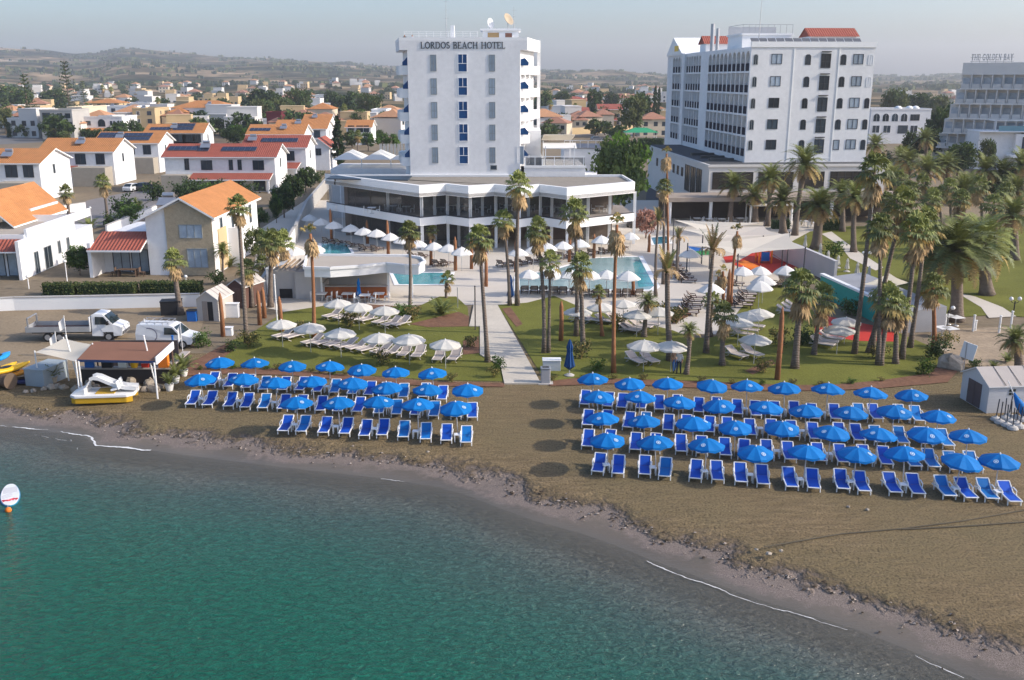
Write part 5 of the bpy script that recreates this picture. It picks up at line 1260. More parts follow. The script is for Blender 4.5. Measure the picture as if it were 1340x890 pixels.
TREES = [
 ('broad',808,288,178,'big bright green broad tree between the two hotels',76),('cypress',444,222,150,'tall dark cypress column left of the hotel tower',20),
 ('pine',40,172,94,'tall layered norfolk pine at the left, behind the clipped hedge',None),('pine',92,150,77,'tallest thin norfolk pine rising against the hills',None),('pine',112,148,104,'pale distant norfolk pine beside the tallest one',None),
 ('cypress',856,165,111,'left one of the twin dark cypresses before the arcaded hotel',9),('cypress',861,163,113,'right one of the twin dark cypresses before the arcaded hotel',8),
 ('dark',777,160,116,'dark conical tree behind the ochre terraced houses',20),('olive',829,180,124,'large olive green tree left of the twin cypresses',38),('dark',838,172,120,'dark crown rising behind the large olive green tree',26),
 ('dark',350,158,116,'dark spreading pine crown right of the white residence',48),('olive',392,160,116,'olive eucalyptus crown beside the dark spreading pine',38),('olive',372,165,128,'feathery olive tree above the maroon block',30),('olive',345,166,130,'feathery grey green tree left of the maroon block',34),
 ('dark',462,162,120,'dark tree mass left of the hotel tower',36),('olive',484,165,122,'olive tree mass nearest the hotel tower',34),('dark',436,152,118,'dark tree behind the cream hipped house',24),
 ('dark',470,180,143,'very dark round tree below the olive masses',28),('ball',482,198,173,'left one of three clipped bright green round trees',19),('ball',500,198,174,'middle one of three clipped bright green round trees',18),('ball',516,198,175,'right one of three clipped bright green round trees',17),
 ('broad',310,192,164,'bright green spreading tree behind the solar roofs',34),('broad',335,188,166,'bright green tree left of the maroon block foot',32),
 ('dark',10,148,112,'dark tree mass at the far left edge',40),('dark',32,152,118,'dark tree right of the far left mass',30),('dark',72,146,116,'dark tree between the two norfolk pines',34),('olive',8,176,140,'olive shrubby tree at the left edge by the dry field',26),
 ('dark',180,196,156,'small dark green tree by the terracotta veranda',18),('olive',1168,166,116,'tall olive tree right of the arcaded hotel',34),('dark',1196,160,122,'dark green tree line behind the white arched house',40),('olive',1226,162,124,'olive trees left of the terraced hotel',30),
 ('dark',1228,208,136,'big dark tree right of the white arched house',44),('dark',1258,212,140,'dark tree directly before the terraced hotel',40),('dark',1220,214,168,'dark low tree under the big dark tree',50),('dark',1252,232,186,'dark tree behind the garden palms',46),('olive',1288,232,182,'brownish tree before the modern white house',22),
 ('dark',1290,200,155,'dark tree at the foot of the terraced hotel balconies',34),('dark',1190,220,172,'dark shrub tree behind the arching date palms',26),('dark',712,156,118,'dark distant tree beside the tower, far side',22),('dark',735,148,119,'hazy dark tree left of the conical tree',24),('dark',800,146,120,'hazy dark tree right of the conical tree',20),
 ('broad',105,360,322,'round green bush tree beside the villa porch',34),('dark',340,300,270,'dark garden tree behind the orange gable',26),('broad',362,292,255,'green lollipop tree by the lane',16),('dark',385,270,228,'dark shrub tree along the lane wall',30),('dark',372,285,240,'dark hedge tree between villa and lane',30),('dark',400,252,218,'dark shrub tree at the top of the lane',28),
 ('olive',338,345,298,'tawny green tree behind the stone gabled villa',34),('olive',362,335,300,'yellowish shrub tree left of the lane wall',30),('olive',845,312,274,'pink flowering bougainvillea tree by the restaurant corner',30),
 ('dark',1235,232,200,'dark hedge tree in the hotel garden',40),('dark',1300,262,225,'dark hedge tree near the right edge',40),('dark',1330,250,215,'dark hedge tree at the right edge',36),
]
for q in TREES: tree(*q)
for o in bpy.data.objects:
    if o.get('label', '').startswith('pink flowering'):
        me = o.children[0].data.copy(); me.materials.clear()
        for q in (PINK, LEAF3, PINK): me.materials.append(q)
        o.children[0].data = me
rnd = random.Random(23)
for zone, xa, xb, n in (('left of the hotel tower',0,520,195),('between the two hotels',704,872,65),('right of the arcaded hotel',1156,1256,30)):
    for i in range(n):
        px = rnd.uniform(xa, xb); Y = 320*(5.2**rnd.random()); x = (px-670)/FPX*Y*_c; k = rnd.choice(('far','far','farolive'))
        cm, tm, h, r = tree_mesh(k); s = rnd.uniform(.7,1.35)
        t = thing('tree', ('dark green round tree in the distant town ' if k == 'far' else 'olive green round tree in the distant town ')+zone, 'tree', (x, Y, terr(x, Y)-.3), rnd.uniform(0,6.28), 'far trees of the town', s)
        put('crown', cm, t); put('trunk', tm, t)
for i in range(26):
    px = rnd.uniform(0, 520); Y = rnd.uniform(262, 345); x = (px-670)/FPX*Y*_c; cm, tm, h, r = tree_mesh(rnd.choice(('olive','dark','farolive'))); s = rnd.uniform(.45,.8)
    t = thing('tree', 'small leafy tree standing between the mid distance houses left of the hotel tower', 'tree', (x, Y, 0), rnd.uniform(0,6.28), 'garden trees among the mid distance houses', s)
    put('crown', cm, t); put('trunk', tm, t)
def hill_bushes():
    r_ = random.Random(31); b = MB(); n = 0
    while n < 2600:
        Y = 1250+2850*r_.random(); px = r_.uniform(-60, 1400); x = (px-670)/FPX*Y*_c
        v = hsh(x/170, Y/130)+.6*hsh(x/60+5, Y/75)
        if v < .35 and r_.random() > .06: continue
        z = terr(x, Y); s = r_.uniform(1.5,4.2)*(1+Y/5000)
        for k in range(4):
            a = r_.uniform(0,3.1); cx, cy = x+r_.gauss(0,s*.9), Y+r_.gauss(0,s*.9); dx, dy = math.cos(a)*s, math.sin(a)*s
            b.face([(cx-dx,cy-dy,z-.5),(cx+dx,cy+dy,z-.5),(cx+dx*.6,cy+dy*.6,z+s*1.1),(cx-dx*.6,cy-dy*.6,z+s*1.25)], k % 2)
        n += 1
    struct(b.build('hillside_scrub', [LEAF2, LEAF3]), 'stuff')
hill_bushes()
# ---- hedges and shrubs
def hedge(px0, px1, py, top, dep, label, mt=(LEAF1,LEAF2,LEAF3), ls=.09, per=90):
    a, c = G(px0, py), G(px1, py); h = W(px0, top, a[1])[1]; L_ = c[0]-a[0]; rnd = random.Random(int(px0)); t = thing('hedge', label, 'hedge', (a[0], a[1], 0))
    b = MB(); b.box(.12,L_-.12,.12,dep-.12,0,h-.12,1)
    n = int((L_*h+L_*dep+dep*h)*per)
    for i in range(min(n, 9000)):
        f = rnd.random()*(L_*h+L_*dep+dep*h)
        if f < L_*h: p = (rnd.uniform(0,L_), rnd.gauss(.08,.06), rnd.uniform(0,h))
        elif f < L_*h+L_*dep: p = (rnd.uniform(0,L_), rnd.uniform(0,dep), h+rnd.gauss(-.06,.06))
        else: p = (L_-abs(rnd.gauss(.05,.05)), rnd.uniform(0,dep), rnd.uniform(0,h))
        leaf_quad(b, p, ls*rnd.uniform(.7,1.5), rnd, rnd.choice((0,0,1,2)))
    b.build('foliage', list(mt), t)
hedge(54,96,387,372,1.3,'left clipped hedge section on the white garden wall',(LEAF3,LEAF2,LEAF1))
hedge(101,176,386,372,1.3,'long middle clipped hedge section on the white garden wall',(LEAF3,LEAF2,LEAF1))
hedge(181,262,384,370,1.3,'right clipped hedge section on the white garden wall',(LEAF3,LEAF2,LEAF1))
hedge(9,66,180,160,4,'tall clipped dark hedge before the grey apartment block',(LEAF1,LEAF2,LEAF2),.3,14)
hedge(835,868,196,182,3,'dark hedge along the side road between the hotels',(LEAF2,LEAF2,LEAF1),.25,16)
hedge(1010,1034,300,289,1.2,'low dark hedge by the dining veranda',(LEAF2,LEAF2,LEAF1),.1,60)
hedge(1078,1100,302,288,1.5,'dark round hedge at the end of the dining veranda',(LEAF2,LEAF2,LEAF1),.1,60)
SHM = {}
def shrub_mesh(kind):
    if kind in SHM: return SHM[kind]
    rnd = random.Random(len(SHM)+50); b = MB()
    if kind == 'spiky':
        for i in range(16): pinnate(b, (0,0,0), i*2.399, R(rnd.uniform(25,85)), rnd.uniform(.7,1.0), rnd, rnd.choice((0,1)), 6, .16, 1.0)
        me = b.mesh('foliage', [PALMG, PALMD])
    else:
        mt = {'green': [LEAF4,LEAF1,LEAF1], 'dark': [LEAF2,LEAF1,LEAF2], 'dry': [LEAF3,PALMY,LEAF3]}[kind]
        for i in range(22):
            c = Vector((rnd.uniform(-.4,.4), rnd.uniform(-.4,.4), rnd.uniform(.15,.75)))
            for k in range(22): leaf_quad(b, c+Vector((rnd.gauss(0,.11), rnd.gauss(0,.11), rnd.gauss(0,.1))), .065, rnd, rnd.choice((0,1,2)))
        for i in range(5): b.tube([(0,0,0),(rnd.uniform(-.25,.25),rnd.uniform(-.25,.25),.5)], [.02,.01], 4, 1)
        me = b.mesh('foliage', mt)
    SHM[kind] = me; return me
def shrub(px, py, wpx, kind, label, hz=1.0, grp=None):
    x, y = G(px, py); s = wpx/FPX*y/1.0; t = thing('shrub', label, 'shrub', (x, y, 0), px, grp); o = put('foliage', shrub_mesh(kind), t); o.scale = (s, s, s*hz)
SHRUBS = [(528,418,26,'green','bushy green shrub at the foot of the snack bar palm'),(578,412,30,'spiky','large spiky clump on the left lawn tip'),(652,484,22,'green','green bush at the lower left side of the walkway'),(645,494,16,'dry','low grey shrub below the walkway bush'),
 (782,486,20,'green','green bush on the front lawn right of the closed blue umbrella'),(265,454,26,'green','bright bush in front of the parked van'),(500,478,24,'dry','grey green rosette plant on the left lawn edge'),(592,500,14,'dry','low plant in the left edging bed'),
 (860,416,24,'dry','dry planting under the lawn parasols by the pool'),(885,424,26,'dry','low dry hedge by the pool steps'),(1020,452,26,'dry','pale spiky border plants left of the big fan palm'),(1050,452,30,'dark','dark bush behind the big fan palm'),(1090,338,26,'green','round green shrub by the pale wall'),
 (1104,396,24,'dark','leafy shrub against the teal wall, upper one'),(1112,412,26,'green','leafy shrub against the teal wall, lower one'),(1210,490,26,'green','low flowering shrub at the lawn corner'),(1228,470,34,'dark','grey green ground shrub near the boulder'),(1238,456,24,'dry','yellowish shrub beside the sandy path'),
 (1150,470,22,'dry','tufted border plants under the grove'),(1300,482,14,'spiky','small spiky plant behind the shed'),(1318,474,18,'spiky','yellow spiky plant behind the shed'),(1275,482,16,'green','clipped bright green topiary by the white notice board'),(325,455,26,'dry','dry groundcover near the tall slim palm'),(305,460,20,'dark','dark groundcover in the bed near the cream shed'),
 (460,428,24,'dry','low dry shrub row on the left lawn'),(390,440,22,'dry','dry shrub under the left white parasols'),(540,420,22,'dry','dry shrub at the bare soil bed'),(615,455,18,'dry','thin grey shrubs in the bed by the walkway'),(760,470,28,'dry','dark low bed plants under the banded palm'),(812,432,26,'dry','groundcover around the dead headed palm'),
 (1000,488,20,'dry','small yellow plants at the foot of the tall bare trunk'),(165,285,34,'dark','dark shrubs on the villa court island'),(148,296,22,'dark','low dark planting at the near tip of the villa court island'),(172,292,30,'green','green planting in the middle of the villa court island'),(118,300,20,'spiky','spiky shrub beside the short court palm'),(255,258,30,'dark','dark hedge plants right of the villa court shrubs'),(272,262,28,'green','green hedge plants before the long red porch roof'),(298,262,30,'dark','dark hedge plants under the red porch roof'),(330,262,28,'dark','dark shrubs right of the red porch'),(418,240,20,'dark','small dark shrub at the lane top left of the restaurant'),(300,350,22,'spiky','spiky dark plant cluster at the stone villa corner'),(282,372,22,'dark','dark shrub behind the cream shed'),(180,280,24,'spiky','spiky plant on the villa court island'),(200,262,28,'dark','green hedge shrubs beyond the villa court'),(240,262,30,'dark','dark shrubs before the blue panelled villa'),(1175,265,40,'dark','dark undergrowth below the yellowish date palm'),(1155,215,20,'dark','purple flowering bush by the arching date palms')]
for q in SHRUBS: shrub(*q)
for i in range(26):       # low planting strip along the sand edge
    px = 262+i*14.5 if i < 14 else 724+(i-14)*39
    py = lerp_tab([(250,486),(330,484),(380,487),(470,495),(560,502),(640,504),(714,501),(760,497),(860,500),(1010,506),(1080,507),(1150,501),(1225,488)], px)
    shrub(px, py-1.5, 9+(i*7 % 5), 'dry' if i % 3 else 'green', 'tiny tuft plant in the red edging of the lawn', .8, 'edging plants')
# ================================================================ BEACH FURNITURE
BLUEC = M('blue_canvas', (.003,.20,.58), .65, .06, 1, .15, .25, trans=.3, rnd=.08)
WHITEC = M('white_canvas', (.66,.64,.59), .85, .06, 1, .1, .2, trans=.22, rnd=.04)
PLAST = M('white_plastic', (.74,.74,.73), .4, .04)
SLB = M('blue_sling', (.004,.07,.42), .6, .08, 2, .1, .3, rnd=.14)
SLB2 = M('lighter_blue_sling', (.004,.15,.45), .6, .08, 2, .1, .3, rnd=.14)
SLT = M('taupe_sling', (.40,.345,.31), .75, .08, 2)
ALU = M('pole_metal', (.55,.55,.55), .4, .05, metal=.5)
DWOOD = M('dark_wood', (.075,.045,.032), .7, .2, 1.5)
def canopy(r, zt, ze, n=8, val=.14, sag=.05, square=False, m=0):
    b = MB(); rings = 4
    for i in range(n):
        a0, a1 = 2*math.pi*i/n, 2*math.pi*(i+1)/n
        def pt(a, q, s):
            rr = r*q; z = zt-(zt-ze)*(q**1.45); z -= sag*math.sin(s*math.pi)*q; k = 1-.055*math.sin(s*math.pi)*q
            return (rr*k*math.cos(a), rr*k*math.sin(a), z)
        for k in range(rings):
            for s in range(2):
                s0, s1 = s/2, (s+1)/2; A0, A1 = a0+(a1-a0)*s0, a0+(a1-a0)*s1; q0, q1 = k/rings, (k+1)/rings
                f = [pt(A0,q0,s0), pt(A0,q1,s0), pt(A1,q1,s1), pt(A1,q0,s1)]
                b.face(f[1:3]+[f[0]] if k == 0 else f, m)
        if val:
            for s in range(2):
                s0, s1 = s/2, (s+1)/2; A0, A1 = a0+(a1-a0)*s0, a0+(a1-a0)*s1; p, q = pt(A0,1,s0), pt(A1,1,s1)
                b.face([p, (p[0]*1.005,p[1]*1.005,p[2]-val*(.75+.25*(s == 1))), (q[0]*1.005,q[1]*1.005,q[2]-val*(.75+.25*(s == 0))), q], m)
    return b
def mk_umbrella(label, r=.95, mat=BLUEC, grp='open blue beach umbrellas', emblem=True, zt=2.15, ze=1.78, n=8, val=.13, name='beach_umbrella'):
    t = thing(name, label, 'umbrella', group=grp)
    c = canopy(r, zt, ze, n, val).build('canopy', mat, t)
    if emblem:
        e = MB(); a = math.pi/8; cx, sl = r*.66, (zt-ze)*.9/r
        def ep(u, v): 
            rr = cx+u; return (rr*math.cos(a)-v*math.sin(a), rr*math.sin(a)+v*math.cos(a), zt-(zt-ze)*((rr/r)**1.45)+.012)
        for i in range(12):
            p, q = 2*math.pi*i/12, 2*math.pi*(i+1)/12
            e.face([ep(.08*math.cos(p),.08*math.sin(p)), ep(.115*math.cos(p),.115*math.sin(p)), ep(.115*math.cos(q),.115*math.sin(q)), ep(.08*math.cos(q),.08*math.sin(q))])
        e.face([ep(.055*math.cos(k*1.047),.055*math.sin(k*1.047)) for k in range(6)]); e.build('emblem', M('emblem_pale',(.42,.55,.68),.7), c)
    p = MB(); p.tube([(0,0,0),(0,0,zt-.03)], .028, 8); p.build('pole', ALU, t)
    f = MB(); f.lathe([(.001,zt-.02),(.05,zt),(.03,zt+.07),(.001,zt+.09)], 8); f.build('finial', PLAST, t)
    q = MB()
    for i in range(n):
        a = 2*math.pi*i/n; q.tube([(.03*math.cos(a),.03*math.sin(a),zt-.32),(r*.55*math.cos(a),r*.55*math.sin(a),zt-(zt-ze)*.42-.03)], .009, 4, cap=False)
    q.build('ribs', ALU, t); return t
def mk_lounger(label, sling, frame, grp, arms=True, name='sun_lounger', dz=.34, ang=35, curved=False):
    """head towards +Y, foot at the origin"""
    t = thing(name, label, 'sun lounger', group=grp)
    w_, L_ = .34, 1.95; hy = 1.22; hb = .72; ca, sa = math.cos(R(ang)), math.sin(R(ang)); hz_ = dz+.02
    f = MB()
    for s in (-w_, w_):
        f.tube([(s,.02,dz-.02),(s,hy+.05,dz-.02),(s,L_-.1,dz-.10)], .045, 6)
        f.tube([(s,hy,hz_),(s,hy+hb*ca,hz_+hb*sa)], .04, 6)
        f.tube([(s,hy+hb*ca*.75,hz_+hb*sa*.72),(s,hy+hb*ca*.95,dz-.06)], .022, 5)
        if arms: f.tube([(s*1.12,hy-.35,dz),(s*1.16,hy-.3,dz+.2),(s*1.16,hy+.12,dz+.24),(s*1.08,hy+.3,dz+.12)], .04, 6)
    f.tube([(-w_,.02,dz-.02),(w_,.02,dz-.02)], .038, 6); f.tube([(-w_,hy+hb*ca,hz_+hb*sa),(w_,hy+hb*ca,hz_+hb*sa)], .036, 6); f.tube([(-w_,hy+.55,dz-.08),(w_,hy+.55,dz-.08)], .025, 6)
    f.build('frame', frame, t)
    for s in (-w_, w_):
        for y_ in (.22, L_-.38):
            l = MB()
            if curved: l.tube([(s,y_-.1,dz-.03),(s,y_-.16,dz*.5),(s,y_+.12,.02)], .028, 6)
            else: l.tube([(s,y_,dz-.03),(s*1.04,y_-.05,.0)], [.045,.032], 6)
            l.build('leg', frame, t)
    b = MB(); n = 6
    for i in range(n):
        y0, y1 = .05+(hy-.05)*i/n, .05+(hy-.05)*(i+1)/n
        def zz(y): return dz+.012-.03*math.sin(math.pi*(y/hy))
        q = [(-w_+.02,y0,zz(y0)),(w_-.02,y0,zz(y0)),(w_-.02,y1,zz(y1)),(-w_+.02,y1,zz(y1))]
        b.face(q); b.face([(p[0],p[1],p[2]-.02) for p in q[::-1]])
    b.build('seat_sling', sling, t)
    b = MB(); q = [(-w_+.02,hy+.02,hz_),(w_-.02,hy+.02,hz_),(w_-.02,hy+(hb-.03)*ca,hz_+(hb-.03)*sa),(-w_+.02,hy+(hb-.03)*ca,hz_+(hb-.03)*sa)]
    b.face([(p[0],p[1],p[2]+.012) for p in q]); b.face([(p[0],p[1],p[2]-.012) for p in q[::-1]]); b.build('backrest_sling', sling, t)
    return t
def mk_table(label):
    t = thing('side_table', label, 'table', group='small white side tables between the loungers')
    b = MB(); b.obox((0,0,.42),(.36,.36,.05)); b.build('tabletop', PLAST, t, bevel=.015)
    for sx in (-.14,.14):
        for sy in (-.14,.14):
            l = MB(); l.box(sx-.03,sx+.03,sy-.03,sy+.03,0,.40); l.build('leg', PLAST, t)
    return t
U = Series(lambda l: mk_umbrella(l))
LB = Series(lambda l: mk_lounger(l, SLB, PLAST, 'blue and white beach loungers'))
LB2 = Series(lambda l: mk_lounger(l, SLB2, PLAST, 'blue and white beach loungers'))
TB = Series(mk_table)
rnd = random.Random(42)
UMB = [
 ('row nearest the left lawn', [(288,472),(334,473),(382,476),(430,479),(474,481),(518.5,485),(568,487.5)]),
 ('second row of the left beach block', [(264.6,495),(315.7,493.6),(360,499),(410,497.5),(460,500.5),(508,506),(558,507),(612,509.5)]),
 ('row nearest the sea in the left beach block', [(388,525.5),(443,526.4),(495.6,525),(546.5,529),(599,530.5)]),
 ('row nearest the right lawn', [(777,495),(826,500),(874.5,500.6),(929.4,502.5),(978.5,505),(1029,508),(1083.5,509.5),(1139,514),(1196,515)]),
 ('second row of the right beach block', [(782,518.5),(836.7,518),(888,525),(944,527.6),(1001,532),(1057,536),(1113,538),(1170,538.5),(1228.5,542.5)]),
 ('third row of the right beach block', [(790,545.5),(845,548.6),(908,553.3),(963.6,555),(1023.3,557),(1086,564.5),(1148.5,567.3),(1212,566.4),(1267.6,570)]),
 ('row nearest the sea in the right beach block', [(796.5,572.5),(860.5,577.5),(925,580.7),(989,587.5),(1054.7,588.4),(1120,591),(1186.7,594.3),(1253.7,601),(1307.6,601)])]
for rown, pts in UMB:
    for i, (px, py) in enumerate(pts):
        x, y = G(px, py, 1.9)
        o = U((x, y, hbeach(99)), R(-112)+rnd.uniform(-.9,.9) if rnd.random() < .8 else rnd.uniform(0,6), 'open blue umbrella, %s from left, %s' % (ORD[i+1], rown), rnd.uniform(.97,1.05))
        o.rotation_euler[0] = R(rnd.uniform(-2,5)); o.rotation_euler[1] = R(rnd.uniform(-5,3))
LNG = [
 ('back row of the left beach block', 'L', [(274,503),(297,505),(320.5,506.6),(343,509),(368.4,509.5),(390.5,509.8),(413.3,511.8),(436,513),(459.7,514.7),(481,516),(503.7,517.4),(527,519),(554,518.5),(577.4,522)]),
 ('middle row of the left beach block', 'L', [(248,528.6),(270,529.4),(297.6,531),(319.7,532.3),(342.5,533.4),(368.4,534.2),(392,535),(418,536.5),(441,537.4),(466,538),(494.7,540),(518,541.3),(542.4,542),(566.6,543.8),(596.3,544.7),(618,545.8)]),
 ('front row of the left beach block', 'L', [(369.2,563.3),(392.8,564),(422,565.6),(449.8,566.8),(475.8,569.6),(499.2,568.7),(527,571.3),(556.7,574),(583.7,575.8),(609.8,578.5)]),
 ('back row of the right beach block', 'R', [(764.3,528.4),(794.3,531),(812.8,532.6),(838,533.5),(863,535),(887.4,534.7),(914,538.4),(936.6,537.9),(965.4,541),(990,543),(1015.7,543.8),(1042,543.8),(1067,547),(1094.8,547.4),(1129.7,547),(1150,547.4),(1184.5,548.4),(1205,550)]),
 ('second row of the right beach block', 'R', [(767.9,555.4),(792,556),(821,558.5),(845,559),(874,562),(899.8,562.7),(927.6,564.5),(953.7,566),(983.4,568.5),(1013,569),(1040,570.8),(1067.9,573.5),(1103,573.8),(1126,575.4),(1153,578),(1183.6,579),(1215,580),(1243,582.6)]),
 ('third row of the right beach block', 'R', [(767.9,583.3),(794.8,583.3),(830.8,587.8),(856,588.7),(891.7,590),(918.7,592.4),(950,595),(973.5,596.9),(1005.8,597.8),(1035.5,600.5),(1075,602.3),(1105,604),(1135,605),(1162,606.9),(1199.8,609.6),(1224,610.5),(1252.8,614),(1280,614)]),
 ('front row of the right beach block', 'R', [(781.4,616.5),(808.3,619.2),(843.4,620),(869.4,622.8),(909.7,625.6),(939.9,627.4),(970.4,630),(999.5,632.8),(1037.3,636.4),(1065.7,638.2),(1104.5,639),(1132.4,642),(1173.7,643.7),(1203.4,645.5),(1244.7,648.2),(1272.6,651),(1300,652),(1330,656)])]
for rown, side, pts in LNG:
    W_ = [G(px, py, .3) for px, py in pts]
    for i, (x, y) in enumerate(W_):
        rz = (0 if side == 'L' else -R(10)+R(8)*max(0, (pts[i][0]-1000)/330))+R(rnd.uniform(-3,3))
        far = (side == 'L' and i > 6) or (side == 'R' and i > 13)
        f = LB2 if rnd.random() < (.65 if far else .12) else LB
        f((x, y, 0), rz, 'blue lounger, %s from left, %s' % (ORD[i+1], rown), .88)
    for i in range(0, len(W_)-1, 2):
        (ax, ay), (bx, by) = W_[i], W_[i+1]; d = math.hypot(bx-ax, by-ay)
        if d < .95: continue
        TB(((ax+bx)/2+.02, (ay+by)/2+.75, 0), R(rnd.uniform(-8,8)), 'small white table by the %s lounger, %s' % (ORD[i+1], rown))
# ---- lawn parasols (white), pool parasols, loungers
WU = Series(lambda l: mk_umbrella(l, 1.2, WHITEC, 'white parasols on the lawns', False, 2.25, 1.85, 8, .12, 'parasol'))
PU = Series(lambda l: mk_umbrella(l, 1.22, SAILW, 'white pyramid parasols around the pools', False, 2.6, 1.95, 4, .1, 'parasol'))
LT = Series(lambda l: mk_lounger(l, SLT, M('cream_frame',(.55,.50,.46),.5,.05), 'taupe loungers on the lawns', False, dz=.36, ang=30, curved=True))
LD = Series(lambda l: mk_lounger(l, SLT, DWOOD, 'dark framed pool loungers', True, 'pool_lounger', ang=42))
def series(S_, rows, zc, rz, word, sc=(.96,1.04), jit=.1):
    for rown, pts in rows:
        for i, (px, py) in enumerate(pts):
            x, y = G(px, py, zc); a = rz(px) if callable(rz) else rz
            S_((x, y, 0), a+rnd.uniform(-jit,jit), (word % ((ORD[i+1]+' from left,' if len(pts) > 1 else 'alone,'), rown)), rnd.uniform(*sc))
series(WU, [('front row of the left lawn', [(368,421.6),(405,428),(445,434),(496,440.5),(535,443),(582.5,447.5)]),('back row of the left lawn', [(442,396),(469,401),(503,405.5)]),
 ('back row of the right lawn', [(756,405.5),(787,400.5),(816,396),(834,409.5),(862,407)]),('front pair of the right lawn', [(843,451),(879,451)]),('cluster behind the bushy fan palm', [(967,420),(980,413),(994,407.5)]),('spot before the cluster', [(988.5,442)]),('pair at the red floor', [(1097.7,430),(1107.6,418)])], 2.0, .2, 'round white parasol, %s %s', jit=.6)
series(PU, [('row at the front of the main pool', [(692,358.5),(722.5,359.5),(745,359.5),(771.7,360),(794,359),(822,362)]),('row behind the left pool', [(546.5,320),(568,323),(587,326),(604,330)]),('row before the dark restaurant ground floor', [(678,330),(698,327),(716,324),(736.6,321),(759,319),(787,315),(803,311),(825,309)]),
 ('row on the far left terrace', [(405,285),(420,291),(437,296),(459,299.5),(476,304),(493,306.5),(511,310.5),(527,314)]),('right pool terrace', [(903,333),(931,379),(972,354.5),(995,354),(1028,354.5)]),('double stack by the big fan palm', [(994,376),(999,368)]),('terrace beside the wooden pergola', [(386,330),(412,326)])], 2.1, R(45), 'white pyramid parasol, %s %s', jit=.25)
RZL = lambda px: -R(34)
series(LT, [('front row of the left lawn', [(358,441),(372.5,442.5),(396,449.6),(411,450.6),(426,452.6),(440,454.6),(454.4,456.6),(468.6,458.7),(486.8,461.7),(498,464.7)]),('back row of the left lawn', [(424,415),(438,417),(457,419),(470,420),(489,423),(501,426),(514,426)])], .3, lambda p: -R(40), 'taupe lounger, %s %s')
series(LT, [('group of four near the walkway', [(524,465.5),(543,467.5),(571,471.5),(590,471.5)])], .3, -R(8), 'taupe lounger, %s %s')
series(LT, [('back row of the right lawn', [(773,419),(789,420),(804,421),(820,420)]),('fan shaped group by the pool', [(837,433),(845,431),(853,428.5),(862,425)]),('cluster by the bushy fan palm', [(985,438),(992,433),(1000,428)]),('foursome at the red floor', [(1092,452),(1097,448),(1103,444),(1109,440)]),('hidden trio behind the big fan palm', [(1044,408),(1050,405),(1056,402)])], .3, R(58), 'taupe lounger, %s %s')
series(LT, [('pair in front of the lawn bed', [(842,475),(859,474)]),('pair left of the big fan palm', [(976,467),(996,466)])], .3, R(28), 'taupe lounger, %s %s')
series(LD, [('row along the front of the main pool', [(686,379),(699,379),(711,379),(724,380),(737,380),(750,380),(765,383),(778,383),(791,383),(805,383),(819,383),(832,383)])], .1, R(180), 'dark pool lounger, %s %s')
series(LD, [('curved row behind the shallow pool', [(702,342),(715,340),(728,338),(741,336),(754,334),(767,333),(780,331),(793,329),(806,327),(819,325)]),('group behind the left pool', [(546,335),(562,336),(578,345),(592,345)]),('terrace by the rear bare trunks', [(664,346),(676,345),(688,344)]),('left terrace row', [(436,316),(452,318),(468,321),(484,325),(500,326)])], .1, R(150), 'dark pool lounger, %s %s')
series(LD, [('diagonal row by the plunge pool', [(889,345),(892,349),(896,353),(900,357),(904,361),(908,365),(912,369)]),('stack left of the dry palms', [(914,412),(917,407),(919,402),(921,397),(923,392)]),('stack right of the dry palms', [(985,402),(987,397),(989,393),(991,388)]),('row under the right parasols', [(962,372),(974,373),(1018,375),(1030,375),(1042,374)])], .1, R(80), 'dark pool lounger, %s %s')
# closed umbrellas
def closed(px, py, top, mat, label, r=.3, base=True, name='closed_umbrella', grp=None, sc=1):
    x, y = G(px, py); h = W(px, top, y)[1]; t = thing(name, label, 'umbrella', (x, y, 0), px, grp); b = MB(); n = 16
    prof = [(.05,.0),(r*1.05,.12),(r*.75,.35),(r*.5,.6),(r*.62,.75),(r*.35,.9),(.03,1.0)]; z0 = h*.17
    for j, (rad, q) in enumerate(prof):
        for k in range(n):
            a = 2*math.pi*k/n; rr = rad*(1+.16*(1 if k % 2 else -1)); b.v.append((rr*math.cos(a), rr*math.sin(a), z0+(h-z0)*q))
    for j in range(len(prof)-1):
        for k in range(n): b.f.append((j*n+k, j*n+(k+1) % n, (j+1)*n+(k+1) % n, (j+1)*n+k)); b.m.append(0)
    b.build('folded_canopy', mat, t)
    p = MB(); p.tube([(0,0,0),(0,0,h*.3)], .04, 8); p.build('pole', ALU, t)
    if base: q = MB(); q.lathe([(.34,0),(.36,.08),(.2,.16),(.05,.2)], 14); q.build('base', CONC, t)
NAVY = M('navy_canvas', (.006,.05,.17), .8, .1, 1)
closed(745,492,444,NAVY,'closed dark blue umbrella beside the white beach cabinet',.33)
closed(668,396,360,NAVY,'closed dark blue umbrella at the top of the walkway',.3)
closed(470,394,364,BLUEC,'closed blue umbrella with a bush at the snack bar',.22)
for i, (px, py, tp) in enumerate([(1053,327,307),(1072.6,338,318),(1083,345,328),(1096,351,334),(1108,356,338),(1121,362,343),(1136,370,348)]):
    closed(px, py, tp, WHITEC, 'closed white parasol, %s from the left in the line beyond the pale wall' % ORD[i+1], .24, True, 'closed_parasol', 'closed white parasols')
